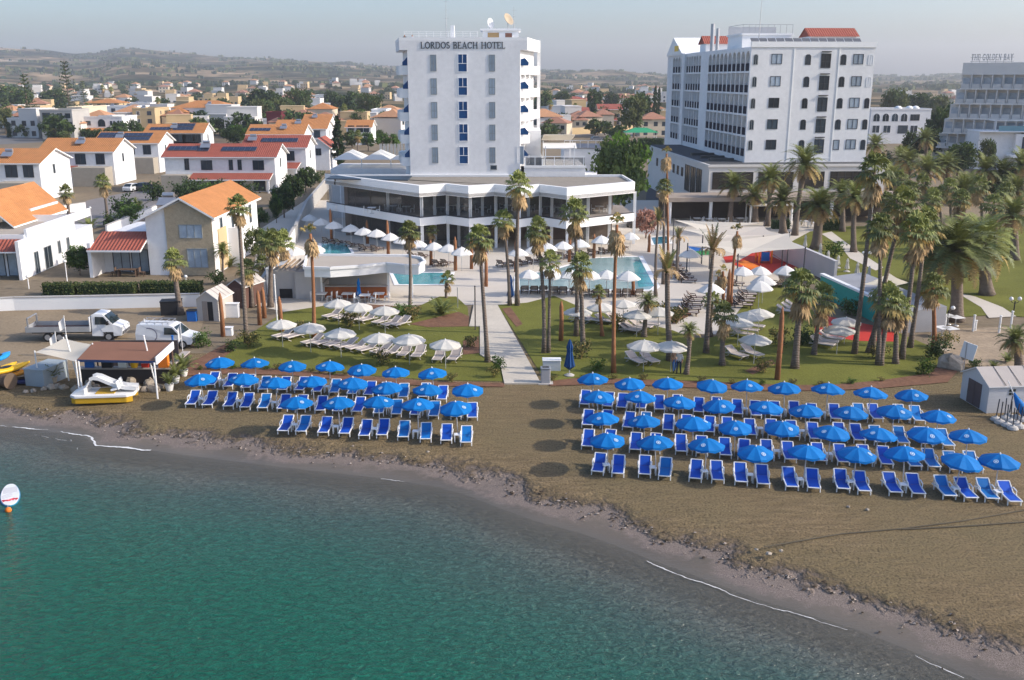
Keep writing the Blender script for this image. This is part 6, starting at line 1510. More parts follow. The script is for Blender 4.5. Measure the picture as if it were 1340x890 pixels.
# ================================================================ BEACH BAR, VEHICLES, HUTS, SMALL THINGS
def person(label, px, py, z, shirt, pants, rz=0, pose='stand', skin=(.30,.17,.11), hair=(.02,.015,.012)):
    x, y = G(px, py, z) if not isinstance(px, tuple) else px
    t = thing('person', label, 'person', (x, y, z), rz)
    V = [(0,0,.95),(0,0,1.15),(0,.01,1.38),(0,0,1.5),(0,-.01,1.60),(0,-.02,1.70)]; E_ = [(0,1),(1,2),(2,3),(3,4),(4,5)]; Rd = [.15,.14,.16,.06,.085,.08]
    for s in (-1, 1):
        b = len(V); V += [(s*.19,.0,1.40),(s*.26,.02,1.14),(s*.24,-.10,.90),(s*.23,-.14,.82)]; E_ += [(2,b),(b,b+1),(b+1,b+2),(b+2,b+3)]; Rd += [.07,.05,.04,.035]
        b = len(V); st = .1*s; V += [(s*.1,.0,.88),(s*.11,-.02+st*.3,.48),(s*.11,.02+st,.07),(s*.115,-.12+st,.03)]; E_ += [(0,b),(b,b+1),(b+1,b+2),(b+2,b+3)]; Rd += [.10,.07,.05,.04]
    me = bpy.data.meshes.new('body'); me.from_pydata(V, E_, []); o = bpy.data.objects.new('body', me); COL.objects.link(o)
    sk = o.modifiers.new('skin', 'SKIN'); sk.use_smooth_shade = True
    for i, d in enumerate(me.skin_vertices[0].data): d.radius = (Rd[i], Rd[i]); d.use_root = (i == 0)
    o.modifiers.new('sub', 'SUBSURF').levels = 1; bpy.context.view_layer.update()
    m2 = bpy.data.meshes.new_from_object(o.evaluated_get(bpy.context.evaluated_depsgraph_get())); bpy.data.objects.remove(o); m2.name = 'body'
    sm = M('skin_%d' % int(skin[0]*100), skin, .6, .05); cs = M('cloth_%d_%d' % (int(shirt[0]*1000), int(shirt[2]*1000)), shirt, .85, .1); cp = M('pants_%d_%d' % (int(pants[0]*1000), int(pants[2]*1000)), pants, .85, .1); hm_ = M('hair_dark', hair, .7, .1)
    for q in (sm, cs, cp, hm_): m2.materials.append(q)
    for p in m2.polygons:
        z_ = p.center.z; ax = abs(p.center.x); p.use_smooth = True
        p.material_index = 3 if z_ > 1.69 or (z_ > 1.6 and p.center.y > .03) else 0 if z_ > 1.47 or (ax > .2 and z_ < 1.1 and z_ > .7) else 1 if z_ > .95 else 2 if z_ > .12 else 3
    put('body', m2, t); return t
def roofp(px, py): 
    a = W(px, py, 130.4); return (a[0], 130.4)
person('person in dark clothes on the hotel roof by the parapet', roofp(529.5,50), 0, 23.75, (.02,.02,.03), (.02,.02,.03))
person('person in white shirt on the hotel roof', roofp(539.5,50), 0, 23.75, (.6,.6,.62), (.05,.06,.10))
person('person in pale blue shirt standing at the snack bar', 421, 384, 0, (.22,.33,.46), (.02,.02,.03), R(200))
person('person in blue shorts standing under the white lawn parasols', 882, 487, 0, (.45,.30,.22), (.03,.10,.3), R(20))
person('person in white top and dark shorts under the white lawn parasols', 888, 489, 0, (.55,.55,.56), (.03,.04,.07), R(-30))
# ---- beach bar
def bar():
    o = G(101,503); t = thing('beach_bar', 'beach bar with brown flat roof and dark counter on the sand', 'beach bar', (o[0], o[1], 0))
    z = 2.55
    q = [G(101,470.5,z), G(202,472.5,z), G(224.5,448,z+.2), G(123,447,z+.2)]; q = [(x-o[0], y-o[1]) for x, y in q]
    b = MB(); b.prism(q, z-.16, [z,z,z+.2,z+.2], 1, 0); b.build('roof', [M('terracotta_canvas',(.22,.105,.065),.9,.12,.5), M('navy_trim',(.02,.05,.14),.6)], t)
    b = MB(); (x0,y0),(x1,y1) = q[1],q[2]; b.obox(((x0+x1)/2+.1,(y0+y1)/2,z+.0),(math.hypot(x1-x0,y1-y0),.08,.5),math.atan2(y1-y0,x1-x0)); b.build('white_fascia', WHITE2, t)
    for i, (x, y) in enumerate(q):
        b = MB(); b.tube([(x*.98+.1,y,0),(x*.98+.1,y,z-.1)], .06, 8); b.build('post', PLAST if i in (0,1) else WOODB, t)
    b = MB(); w_ = q[1][0]-.3; b.box(.2,w_,.15,.45,0,1.05); b.box(w_-.3,w_,.45,4.2,0,1.05); b.build('counter', M('dark_counter',(.055,.045,.042),.8,.25,1), t)
    b = MB(); b.box(.1,w_+.1,.0,.6,1.05,1.12); b.box(w_-.45,w_+.1,.6,4.3,1.05,1.12); b.build('countertop', M('counter_top',(.42,.37,.33),.6,.1), t)
    b = MB(); b.box(.3,w_-.5,3.6,3.7,0,2.1); b.build('back_wall', M('bar_back',(.07,.06,.06),.8,.4,.8), t)
    return o, w_
bo, bw = bar()
rnd = random.Random(9)
for i, (lb, c, h, r) in enumerate([('orange drinks cooler at the right end of the bar counter',ORANGE,1.0,.34),('yellow tub on the bar counter',YEL,.45,.28),('black coffee machine on the bar counter',BLACK,.5,.35),('white fridge behind the bar counter',PLAST,.6,.3),('red drinks box on the bar counter',RED,.3,.25),('blue cool box at the left end of the counter',BLUEP,.4,.3)]):
    fx = (.94,.62,.33,.5,.74,.14)[i]; t = thing(('drinks_cooler','tub','coffee_machine','fridge','drinks_box','cool_box')[i], lb, 'container', (bo[0]+bw*fx, bo[1]+.3, 1.12))
    b = MB()
    if i == 1: b.lathe([(r*.8,0),(r,h*.9),(r*1.05,h)], 14)
    else: b.box(-r,r,-r*.5,r*.5,0,h)
    b.build('body', c, t, bevel=.03); b = MB(); b.box(-r*.9,r*.9,-r*.46,r*.46,h+.002,h+.05); b.build('lid', PLAST if i != 3 else STEEL, t, bevel=.01)
def sail():
    P_ = [(45.5,461,2.3),(83,443,3.0),(121,451,2.7),(99,473.5,2.5)]; pts = [(*G(x,y,z), z) for x, y, z in P_]; o = pts[0]
    t = thing('shade_sail', 'cream shade sail on poles beside the beach bar', 'shade sail', (o[0], o[1], 0)); b = MB(); n = 6; g = []
    p = [Vector((a-o[0], c-o[1], z)) for a, c, z in pts]
    for i in range(n+1):
        for j in range(n+1):
            u, v = i/n, j/n; q = p[0]*(1-u)*(1-v)+p[1]*u*(1-v)+p[2]*u*v+p[3]*(1-u)*v; q.z -= .35*math.sin(u*math.pi)*math.sin(v*math.pi); c = Vector((sum(a.x for a in p)/4, sum(a.y for a in p)/4, q.z)); k = .10*(math.sin(u*math.pi)+math.sin(v*math.pi)); q = q.lerp(c, k*.6*(1-min(math.sin(u*math.pi), math.sin(v*math.pi)))); b.v.append(tuple(q))
    for i in range(n):
        for j in range(n): a = i*(n+1)+j; b.f.append((a,a+1,a+n+2,a+n+1)); b.m.append(0)
    b.build('cloth', SAILC, t, True)
    for q in p:
        m = MB(); m.tube([(q.x,q.y,0),(q.x,q.y,q.z+.1)], .05, 8); m.build('pole', PLAST, t)
sail()
def box_thing(name, lb, cat, px, py, sx, sy, h, mat, rz=0, lid=None, z=0):
    x, y = G(px, py); t = thing(name, lb, cat, (x, y, z), rz); b = MB(); b.box(-sx/2,sx/2,0,sy,0,h); b.build('body', mat, t, bevel=.03)
    b = MB(); b.box(-sx/2-.04,sx/2+.04,-.04,sy+.04,h+.002,h+.07); b.build('lid', lid or mat, t, bevel=.015); return t
box_thing('storage_chest','grey blue storage chest under the cream shade sail','chest',46,506,1.5,2.4,1.15,M('chest_grey',(.30,.35,.38),.7,.12),R(-14))
box_thing('beach_cabinet','low white cabinet beside the closed dark blue umbrella','cabinet',722,486,1.25,.7,.75,M('cabinet_grey',(.50,.53,.57),.6,.08),0,WHITE2)
def bin_():
    x, y = G(714,503); t = thing('litter_bin', 'grey metal litter bin at the foot of the walkway', 'bin', (x, y, 0)); b = MB(); b.prism([(-.32,0),(.32,0),(.32,.5),(-.32,.5)],0,1.05); b.build('body', M('bin_grey',(.36,.36,.37),.5,.1), t, bevel=.05)
    b = MB(); b.box(-.35,.35,-.03,.53,1.052,1.15); b.build('lid', STEEL, t, bevel=.04); b = MB(); b.box(-.22,.22,.1,.4,1.151,1.16); b.build('opening', BLACK, t); b = MB(); b.box(-.5,.5,-.15,.65,.0,.06); b.build('plinth', CONC, t)
bin_()
# ---- wheels and vehicles
def wheel(parent, x, y, r, w_=.2):
    q = MB(); q.tube([(x,y-w_/2,r),(x,y+w_/2,r)], r, 18); o = q.build('wheel', RUBBER, parent); q = MB(); q.tube([(x,y-w_/2-.012,r),(x,y-w_/2+.01,r)], r*.62, 14); q.build('rim', STEEL, o)
def profile_body(parent, prof, w_, mat, name='body', top=.86):
    """prof: side outline (x, z, width factor)"""
    b = MB(); n = len(prof); L_ = [(x, -w_/2*f, z) for x, z, f in prof]; Rr = [(x, w_/2*f, z) for x, z, f in prof]
    b.face(L_); b.face(Rr[::-1])
    for i in range(n):
        j = (i+1) % n; b.face([L_[j], L_[i], Rr[i], Rr[j]])
    return b.build(name, mat, parent, bevel=.05)
VW = M('vehicle_white',(.66,.67,.68),.25,.03,1,0,.5)
AGL = M('car_glass',(.02,.03,.035),.05,.1,1,0,.7)
def truck():
    x, y = G(105,443); t = thing('flatbed_truck', 'white flatbed truck with grey drop sides parked on the sandy street', 'truck', (x, y, 0), R(3))
    f = MB(); f.box(-3.55,3.2,-.35,.35,.55,.72); f.build('chassis', BLACK, t)
    profile_body(t, [(1.35,.45,1),(2.2,.42,1),(2.2,.75,1),(3.0,.75,1),(3.0,.42,1),(3.6,.45,.97),(3.68,.8,.94),(3.55,1.15,.93),(2.95,1.35,.94),(2.25,2.12,.82),(1.6,2.2,.80),(1.38,2.1,.84)], 1.95, VW, 'cab')
    q = MB()
    for s in (-1, 1):
        pts = [(1.62,s*.985*.93,1.35),(2.78,s*.985*.95,1.35),(2.3,s*.90,1.95),(1.66,s*.88,1.98)]; q.face(pts if s < 0 else pts[::-1])
    q.face([(2.98,-.86,1.38),(2.98,.86,1.38),(2.36,.74,2.05),(2.36,-.74,2.05)]); q.build('cab_window', AGL, t)
    q = MB(); q.box(3.60,3.72,-.8,.8,.55,.75); q.build('bumper', M('bumper_grey',(.12,.12,.125),.6), t)
    for s in (-.72,.72):
        q = MB(); q.box(3.5,3.66,s-.18,s+.18,.85,1.08); q.build('headlight', M('lamp_glass',(.5,.52,.53),.1,.1,1,0,.7), t)
        q = MB(); q.box(2.55,2.7,s*1.5-.1,s*1.5+.1,1.35,1.65); q.build('mirror', BLACK, t)
    q = MB(); q.box(-3.7,1.2,-1.0,1.0,.78,.88); q.build('bed_floor', M('bed_floor',(.12,.085,.075),.8,.2), t)
    for nm, a in (('side_board',(-3.7,1.2,-1.03,-1.0,.80,1.22)),('side_board',(-3.7,1.2,1.0,1.03,.80,1.22)),('tail_board',(-3.74,-3.70,-1.0,1.0,.80,1.22)),('head_board',(1.2,1.26,-1.0,1.0,.8,1.95))):
        q = MB(); q.box(*a); q.build(nm, M('drop_side_grey',(.38,.39,.40),.5,.1,metal=.3) if nm != 'head_board' else VW, t)
    for s in (-.9,.9): wheel(t, 2.6, s*.98, .36); wheel(t, -2.1, s*.98, .36); 
    wheel(t, -1.2, -.9, .36)
    q = MB(); q.box(-3.6,-3.5,-.9,-.8,1.2,1.9); q.box(-3.6,-3.5,.8,.9,1.2,1.9); q.box(-3.6,-3.5,-.9,.9,1.85,1.92); q.build('rear_frame', STEEL, t)
truck()
def van():
    x, y = G(222,452); t = thing('delivery_van', 'white delivery van with roof rack parked by the beach bar', 'van', (x, y, 0), R(-4))
    profile_body(t, [(-2.2,.35,1),(2.1,.35,1),(2.25,.62,.95),(2.15,.88,.93),(1.35,1.08,.95),(.72,1.68,.84),(.4,1.78,.82),(-2.1,1.80,.84),(-2.22,1.1,.97)], 1.85, VW)
    q = MB()
    for s in (-1, 1):
        pts = [(.05,s*.915,1.1),(1.15,s*.90,1.1),(.66,s*.80,1.6),(.05,s*.80,1.64)]; q.face(pts if s < 0 else pts[::-1])
    q.face([(1.36,-.78,1.12),(1.36,.78,1.12),(.78,.68,1.66),(.78,-.68,1.66)]); q.build('window', AGL, t)
    q = MB()
    for k in range(12):
        a0, a1 = R(-60+k*14), R(-60+(k+1)*14); q.face([(-1.1+.55*math.cos(a0),-.927,1.05+.5*math.sin(a0)),(-1.1+.62*math.cos(a0),-.927,1.05+.58*math.sin(a0)),(-1.1+.62*math.cos(a1),-.927,1.05+.58*math.sin(a1)),(-1.1+.55*math.cos(a1),-.927,1.05+.5*math.sin(a1))][::-1])
    q.build('logo', M('logo_grey',(.18,.18,.24),.5), t)
    q = MB()
    for y_ in (-.7,.7): q.tube([(-2,y_,2.0),(.4,y_,2.0)], .025, 6)
    for x_ in (-1.9,-1.3,-.7,-.1,.35): q.tube([(x_,-.75,1.95),(x_,.75,1.95)], .02, 5); q.tube([(x_,-.7,1.75),(x_,-.7,2.0)], .02, 5); q.tube([(x_,.7,1.75),(x_,.7,2.0)], .02, 5)
    q.build('roof_rack', STEEL, t)
    for s in (-.84,.84): wheel(t, 1.45, s, .33); wheel(t, -1.4, s, .33)
    for s in (-.7,.7):
        q = MB(); q.box(2.08,2.2,s-.14,s+.14,.72,.92); q.build('headlight', M('lamp_glass',(.5,.52,.53)), t)
    q = MB(); q.box(2.15,2.28,-.8,.8,.36,.58); q.build('bumper', M('bumper_grey',(.12,.12,.125)), t)
van()
def car(px, py, rz, mat, label):
    x, y = G(px, py); t = thing('parked_car', label, 'car', (x, y, 0), rz, 'parked cars')
    profile_body(t, [(-2.05,.3,1),(2.0,.3,1),(2.1,.6,.93),(1.95,.85,.93),(1.0,.95,.95),(.3,1.45,.78),(-1.2,1.45,.78),(-1.9,.95,.93),(-2.1,.75,.95)], 1.75, mat)
    q = MB()
    for s in (-1, 1):
        pts = [(-1.6,s*.855,.98),(.8,s*.84,.98),(.26,s*.70,1.38),(-1.15,s*.70,1.38)]; q.face(pts if s < 0 else pts[::-1])
    q.face([(1.0,-.7,.99),(1.0,.7,.99),(.36,.6,1.43),(.36,-.6,1.43)]); q.face([(-1.88,.7,1.0),(-1.88,-.7,1.0),(-1.27,-.6,1.44),(-1.27,.6,1.44)]); q.build('window', AGL, t)
    for s in (-.8,.8): wheel(t, 1.3, s, .31); wheel(t, -1.3, s, .31)
car(190,249,R(75),M('dark_car',(.05,.045,.045),.3,.1,1,0,.5),'dark parked car at the end of the villa court')
car(175,250,R(75),VW,'white parked car beside the dark one in the villa court')
car(853,194,R(80),VW,'white car on the side road before the arcaded hotel')
car(781,184,R(10),M('grey_car',(.10,.11,.13),.3,.1,1,0,.5),'dark car parked behind the grey annex roof')
car(832,296,R(70),M('dark_car',(.05,.045,.045)),'dark car on the drive between the restaurant and the sails')
car(858,240,R(80),M('silver_car',(.40,.41,.42),.3,.1,1,0,.5),'silver car further up the side road')
# ---- pedal boat, kayaks, spool, boards
def pedalo():
    x, y = G(133,529); t = thing('pedal_boat', 'white and yellow pedal boat with curved slide on the sand', 'pedal boat', (x, y, 0), R(6))
    for s in (0, 1.25):
        b = MB(); b.prism([(-1.9,s+.2),(-1.6,s),(1.55,s),(1.9,s+.22),(1.55,s+.45),(-1.6,s+.45)], .05, .42); b.build('hull', M('hull_yellow',(.52,.31,.02),.45,.1), t, bevel=.04)
    b = MB(); b.prism([(-1.95,.25),(-1.6,-.06),(1.6,-.06),(2.0,.3),(2.0,1.4),(1.6,1.76),(-1.6,1.76),(-1.95,1.45)], .425, .60); b.build('deck', PLAST, t, bevel=.03)
    b = MB(); b.box(-.4,.75,.25,1.45,.602,.66); b.build('footwell', M('hull_yellow',(.52,.31,.02)), t)
    for s in (.5, 1.2):
        b = MB(); b.obox((.75,s,.85),(.4,.5,.12),0,0,R(-12)); b.obox((.98,s,1.1),(.1,.5,.55),0,0,R(-15)); b.build('seat', PLAST, t, bevel=.03)
    b = MB(); b.prism([(-1.8,.3),(-1.0,.15),(-1.0,1.55),(-1.8,1.4)], .602, [.66,1.0,1.0,.66]); b.build('bow_cover', PLAST, t, bevel=.04)
    b = MB(); pts = [(-.75,1.42),(-.5,1.52),(-.2,1.46),(.3,1.2),(.8,.96),(1.4,.80),(2.05,.74)]
    for (ax, az), (bx, bz) in zip(pts, pts[1:]):
        b.face([(ax,.46,az),(ax,1.24,az),(bx,1.24,bz),(bx,.46,bz)][::-1])
        for s in (.46, 1.24): b.face([(ax,s,az-.03),(bx,s,bz-.03),(bx,s,bz+.2),(ax,s,az+.2)]); b.face([(ax,s+.04,az-.03),(ax,s+.04,az+.2),(bx,s+.04,bz+.2),(bx,s+.04,bz-.03)]); b.face([(ax,s,az+.2),(bx,s,bz+.2),(bx,s+.04,bz+.2),(ax,s+.04,az+.2)])
        b.face([(ax,.46,az-.04),(ax,1.28,az-.04),(bx,1.28,bz-.04),(bx,.46,bz-.04)])
    b.build('slide', PLAST, t)
    b = MB(); b.tube([(-1.05,.5,.6),(-.95,.5,1.1),(-.75,.5,1.4)], .045, 8); b.tube([(-1.05,1.2,.6),(-.95,1.2,1.1),(-.75,1.2,1.4)], .045, 8)
    for z in (.8,1.0,1.2): b.tube([(-1.03+.2*(z-.8),.5,z),(-1.03+.2*(z-.8),1.2,z)], .03, 6)
    b.build('ladder', PLAST, t)
pedalo()
def kayak(px, py, z, rz, mat, label, L_=3.2):
    x, y = G(px, py, z); t = thing('kayak', label, 'kayak', (x, y, z), rz, 'stacked kayaks'); b = MB(); n = 9
    for i in range(n):
        u = i/(n-1)*2-1; w_ = .38*(1-abs(u)**2.4)+.02; k = .12*abs(u)**2
        for a in range(10):
            q = 2*math.pi*a/10; b.v.append((u*L_/2, w_*math.cos(q), .2+k+.2*math.sin(q)*(1-abs(u)**3*.7)))
    for i in range(n-1):
        for a in range(10): b.f.append((i*10+a, i*10+(a+1) % 10, (i+1)*10+(a+1) % 10, (i+1)*10+a)); b.m.append(0)
    b.f += [tuple(range(9,-1,-1)), tuple((n-1)*10+k for k in range(10))]; b.m += [0,0]
    b.build('hull', mat, t, True)
    s = MB(); s.lathe([(.001,0),(.3,.0),(.34,.05),(.28,.05),(.001,.03)], 14, 0, (-.2,0,.385), 1.3, .7); s.build('cockpit', BLACK, t)
kayak(12,487,.9,R(62),YEL,'yellow kayak on top of the pile at the left edge'); kayak(22,492,.45,R(50),M('amber_plastic',(.72,.30,.03),.4,.1),'amber kayak leaning on the pile at the left edge'); kayak(-2,488,.45,R(70),YEL,'lowest yellow kayak at the left edge'); kayak(34,502,.0,R(20),M('dark_blue_hull',(.02,.025,.09),.4,.1),'dark blue kayak lying beside the cable spool'); kayak(0,472,1.3,R(80),M('light_blue_hull',(.02,.25,.6),.4,.1),'light blue board above the yellow kayaks',2.2)
def spool():
    x, y = G(8,508); t = thing('cable_spool', 'weathered wooden cable spool lying on its side at the left edge', 'spool', (x, y, 0), R(70)); r = .55
    for s in (-.5,.45):
        b = MB(); b.tube([(0,s,r),(0,s+.07,r)], r, 20); b.build('flange', M('spool_wood',(.14,.10,.07),.9,.25), t)
    b = MB(); b.tube([(0,-.45,r),(0,.46,r)], r*.82, 18); b.build('drum', WOODB, t)
spool()
def sup():
    p0, p1 = G(13.5,665,WATER_Z), G(13.5,635,WATER_Z); x, y = (p0[0]+p1[0])/2, (p0[1]+p1[1])/2; t = thing('paddle_board', 'white paddle board with red markings floating in the shallows', 'paddle board', (x, y, WATER_Z), math.atan2(p1[1]-p0[1], p1[0]-p0[0])-R(90)); L_, w_ = math.hypot(p1[0]-p0[0], p1[1]-p0[1]), .46
    pts = [(w_*math.copysign(abs(math.cos(a))**.8, math.cos(a))*(1-.12*(math.sin(a) > 0)*math.sin(a)), L_/2*math.sin(a)*(1 if math.sin(a) > 0 else .86)) for a in [2*math.pi*i/28 for i in range(28)]]
    b = MB(); b.prism([(px*1.02,py) for px, py in pts], -.04, .05); b.build('hull', M('board_blue',(.02,.20,.36),.4), t); b = MB(); b.prism([(px*.93,py*.98) for px, py in pts], .051, .085); dk = b.build('deck', PLAST, t)
    q = MB()
    for k, (y0, y1) in enumerate(((-.86,-.55),)):
        for i in range(5):
            x0 = -.34+i*.14; q.face([(x0,y0+.08*(i % 2),.09),(x0+.09,y0+.05,.09),(x0+.13,y1-.06*(i % 2),.09),(x0+.04,y1,.09)])
        q.tube([(-.36,-.62,.09),(-.1,-.78,.092),(.14,-.58,.09),(.36,-.7,.092)], .035, 4)
    q.build('red_marking', M('board_red',(.55,.03,.05),.5), dk)
    q = MB()
    for i in range(3): q.face([(-.38,-.4+i*.16,.09),(.1,-.2+i*.2,.09),(.1,-.17+i*.2,.09),(-.38,-.37+i*.16,.09)]); 
    for i in range(6): q.face([(-.32,.3+i*.13,.09),(.32,.3+i*.13,.09),(.32,.33+i*.13,.09),(-.32,.33+i*.13,.09)])
    q.build('grip_pad', M('pad_grey',(.30,.27,.29),.8), dk)
    x, y = G(11,669,WATER_Z); t = thing('buoy', 'small orange buoy behind the paddle board', 'buoy', (x, y, WATER_Z)); b = MB(); b.lathe([(.01,-.1),(.13,-.04),(.16,.06),(.12,.17),(.01,.22)], 12); b.build('float', M('buoy_orange',(.65,.17,.02),.5), t, True); b = MB(); b.tube([(0,0,.2),(0,0,.3)], .03, 6); b.build('eye', STEEL, t)
sup()
def rock(px, py, s, label, seed, grp='rocks before the beach bar', flat=.7):
    x, y = G(px, py); t = thing('rock', label, 'rock', (x, y, 0), seed, grp); r_ = random.Random(seed); b = MB(); n, k = 7, 5
    off = [r_.uniform(0,6) for _ in range(6)]
    for j in range(k+1):
        th = math.pi*j/k
        for i in range(n):
            ph = 2*math.pi*i/n; rr = s*(1+.22*math.sin(3*ph+off[0])*math.sin(2*th+off[1])+r_.uniform(-.12,.12)); b.v.append((rr*math.sin(th)*math.cos(ph), rr*math.sin(th)*math.sin(ph)*.8, s*.35+rr*math.cos(th)*flat))
    for j in range(k):
        for i in range(n): b.f.append((j*n+i, (j+1)*n+i, (j+1)*n+(i+1) % n, j*n+(i+1) % n)); b.m.append(0)
    b.build('stone', ROCKM, t, bevel=.03)
for i, (px, py, s) in enumerate([(103,513,.5),(117,506,.42),(126,509,.3),(160,510,.3),(172,502,.5),(178,512,.42),(190,512,.35),(196,505,.5),(203,512,.5),(207,509,.34),(75,508,.3),(67,509,.36),(83,509,.3),(58,510,.25),(44,513,.22),(34,514,.2),(148,512,.26)]):
    rock(px, py, s, 'pale rock, %s one along the stone row before the beach bar' % ORD[i+1], i+1)
rock(1244,482,.95,'big pale boulder at the corner of the right lawn',31,None,.75)
for i, (px, py, s) in enumerate([(1228,462,.5),(1236,461,.4),(1262,470,.45)]): rock(px, py, s, ('flat grey rock left of the boulder','flat rock beside the boulder','long stone block by the topiary')[i], 40+i, None, .5)
def pot(px, py, label, mat, h, kind):
    x, y = G(px, py); t = thing('potted_plant', label, 'potted plant', (x, y, 0)); b = MB(); b.lathe([(.2,0),(.3,.42),(.32,.45),(.26,.45),(.24,.38)], 16); b.build('pot', mat, t)
    o = put('foliage', shrub_mesh(kind), t, loc=(0,0,.4)); o.scale = (h, h, h*1.2)
pot(241,492,'bushy plant in a white pot right of the beach bar',PLAST,1.3,'spiky'); pot(230,501,'leafy plant in a white pot at the bar corner',PLAST,1.1,'spiky'); pot(222,511,'trailing plant in a white pot nearest the rocks',PLAST,.9,'spiky'); pot(70,501,'palm like plant in a cream pot under the shade sail',M('cream_pot',(.45,.38,.28),.8),1.0,'spiky')
def flag(px, py, top, mat, label, w_=.9, h=.8, lean=0):
    x, y = G(px, py); Z = W(px, top, y)[1]; t = thing('flag', label, 'flag', (x, y, 0)); b = MB(); b.tube([(0,0,0),(lean,0,Z)], .03, 7); b.build('pole', PLAST, t)
    b = MB(); n = 5
    for i in range(n+1):
        u = i/n; b.v += [(lean-u*w_*.5, .12*math.sin(u*4), Z-.05-u*.5), (lean-u*w_*.45, .12*math.sin(u*4+.5), Z-h-.3-u*.35*h)]
    for i in range(n): b.f.append((2*i,2*i+1,2*i+3,2*i+2)); b.m.append(0)
    b.build('cloth', mat, t, True)
flag(192,451,417,YEL,'limp yellow flag on a pole beside the white van',.5,1.1); flag(88,450,413,SAILW,'white flag on a pole before the truck bed',.9,.7); flag(76,466,434,SAILW,'white teardrop banner left of the shade sail',.9,1.0); flag(240,470,421,SAILW,'tall white banner on a pole in front of the van',.4,.9)
def post(px, py, top, label, mat, r=.05, name='pole', cat='pole', lean=0, grp=None):
    x, y = G(px, py); Z = W(px, top, y)[1]; t = thing(name, label, cat, (x, y, 0), 0, grp); b = MB(); b.tube([(0,0,0),(lean,0,Z)], r, 8); b.build('shaft', mat, t); b = MB(); b.lathe([(r*1.3,0),(r*1.3,.05),(.01,.09)], 8, 0, (lean,0,Z)); b.build('cap', mat, t)
post(622,432,375,'thin dark metal lamp post beside the walkway',M('dark_metal',(.07,.06,.055),.6)); post(599,404,377,'thin outdoor shower post on the pale terrace',STEEL,.04); post(363,425,360,'tall slim white pole in front of the pergola',PLAST,.06)
post(104,504,440,'slanted pole at the left bar corner',PLAST,.05,lean=-.5); post(205,509,440,'slanted pole at the right bar corner',PLAST,.05,lean=-.5); post(229,478,440,'blue and white post at the back bar corner',BLUEP,.08)
def lamp(px, py, top, label, n=2, mat=BLACK):
    x, y = G(px, py); Z = W(px, top, y)[1]; t = thing('garden_lamp', label, 'lamp post', (x, y, 0)); b = MB(); b.tube([(0,0,0),(0,0,Z-.2)], .05, 8); b.build('post', mat, t)
    for i in range(n):
        o_ = (i-(n-1)/2)*.7; b = MB(); b.tube([(0,0,Z-.4),(o_*.8,0,Z-.3),(o_,0,Z-.15)], .025, 6)
        b.build('arm', mat, t); b = MB(); b.lathe([(.01,-.18),(.15,-.1),(.18,0),(.13,.12),(.01,.18)], 12, 0, (o_,0,Z)); b.build('globe', M('globe_white',(.7,.7,.68),.3), t, True)
lamp(1324,426,391,'black double globe lamp at the curved garden path'); lamp(1238,432,403,'double globe lamp beside the sandy yard'); lamp(88,368,342,'white single globe lamp in the left villa garden',1,PLAST); lamp(1132,352,331,'black double lamp on the back lawn'); lamp(121,300,272,'white globe lamp in the villa court',1,PLAST); lamp(38,378,362,'small white globe lamp by the left porch',1,PLAST); lamp(244,374,362,'small white globe lamp at the stone villa lawn',1,PLAST)
def board():
    x, y = G(1260,492); Z = W(1262,448,y)[1]; t = thing('notice_board', 'white tilted notice board on a post by the boulder', 'sign', (x, y, 0), R(-18)); b = MB(); b.tube([(0,0,0),(0,0,Z)], .035, 6); b.build('post', STEEL, t); b = MB(); b.obox((.15,-.05,Z-.6),(.95,.04,1.15),R(-30),0,R(10)); b.build('panel', WHITE2, t)
board()
# ---- huts
def shed(px0, py0, px1, py1, L_, h, rh, label, wallm, roofm, doorm, open_=False, wmul=1):
    a, c = G(px0, py0), G(px1, py1); w_ = math.hypot(c[0]-a[0], c[1]-a[1]); rz = math.atan2(c[1]-a[1], c[0]-a[0])
    t = thing('garden_shed', label, 'shed', (a[0], a[1], 0), rz); b = MB(); gwall(b, 0, w_, 0, L_, h, h+rh, 'y'); b.build('wall', wallm, t)
    b = MB(); gable_y(b, 0, w_, 0, L_, h, h+rh, .12, .06); rf = b.build('roof', [roofm, PLAST], t)
    b = MB()
    for i in range(1, 4):
        y_ = L_*i/4
        b.face([(-.1,y_,h-.02+.075),(-.1,y_+.05,h-.02+.075),(w_/2,y_+.05,h+rh+.075),(w_/2,y_,h+rh+.075)][::-1]); b.face([(w_+.1,y_,h-.02+.075),(w_+.1,y_+.05,h-.02+.075),(w_/2,y_+.05,h+rh+.075),(w_/2,y_,h+rh+.075)])
    b.build('roof_joint', FRAMED, rf)
    for i in range(2):
        x0 = w_*(.26+.25*i); b = MB()
        if open_ and i == 1: b.box(x0,x0+w_*.24,-.02,-.004,.05,h*.9); b.build('open_doorway', BLACK, t)
        else: b.box(x0,x0+w_*.235,-.04,-.004,.05,h*.92); b.box(x0+.03,x0+.06,-.06,-.04,h*.4,h*.55); b.build('door', doorm, t)
    return t, w_
SHW = M('shed_grey_cladding',(.52,.53,.55),.7,.06,.5); 
def clap(m):
    tt = m.node_tree; N = tt.nodes; L = tt.links; co = N.new('ShaderNodeTexCoord').outputs['Object']; wv = N.new('ShaderNodeTexWave'); wv.bands_direction = 'Z'; wv.wave_profile = 'SAW'; wv.inputs['Scale'].default_value = 1.6; L.new(co, wv.inputs[0]); bp = N.new('ShaderNodeBump'); bp.inputs['Strength'].default_value = .6; bp.inputs['Distance'].default_value = .03; L.new(wv.outputs[1], bp.inputs['Height']); L.new(bp.outputs[0], N['Principled BSDF'].inputs['Normal'])
clap(SHW)
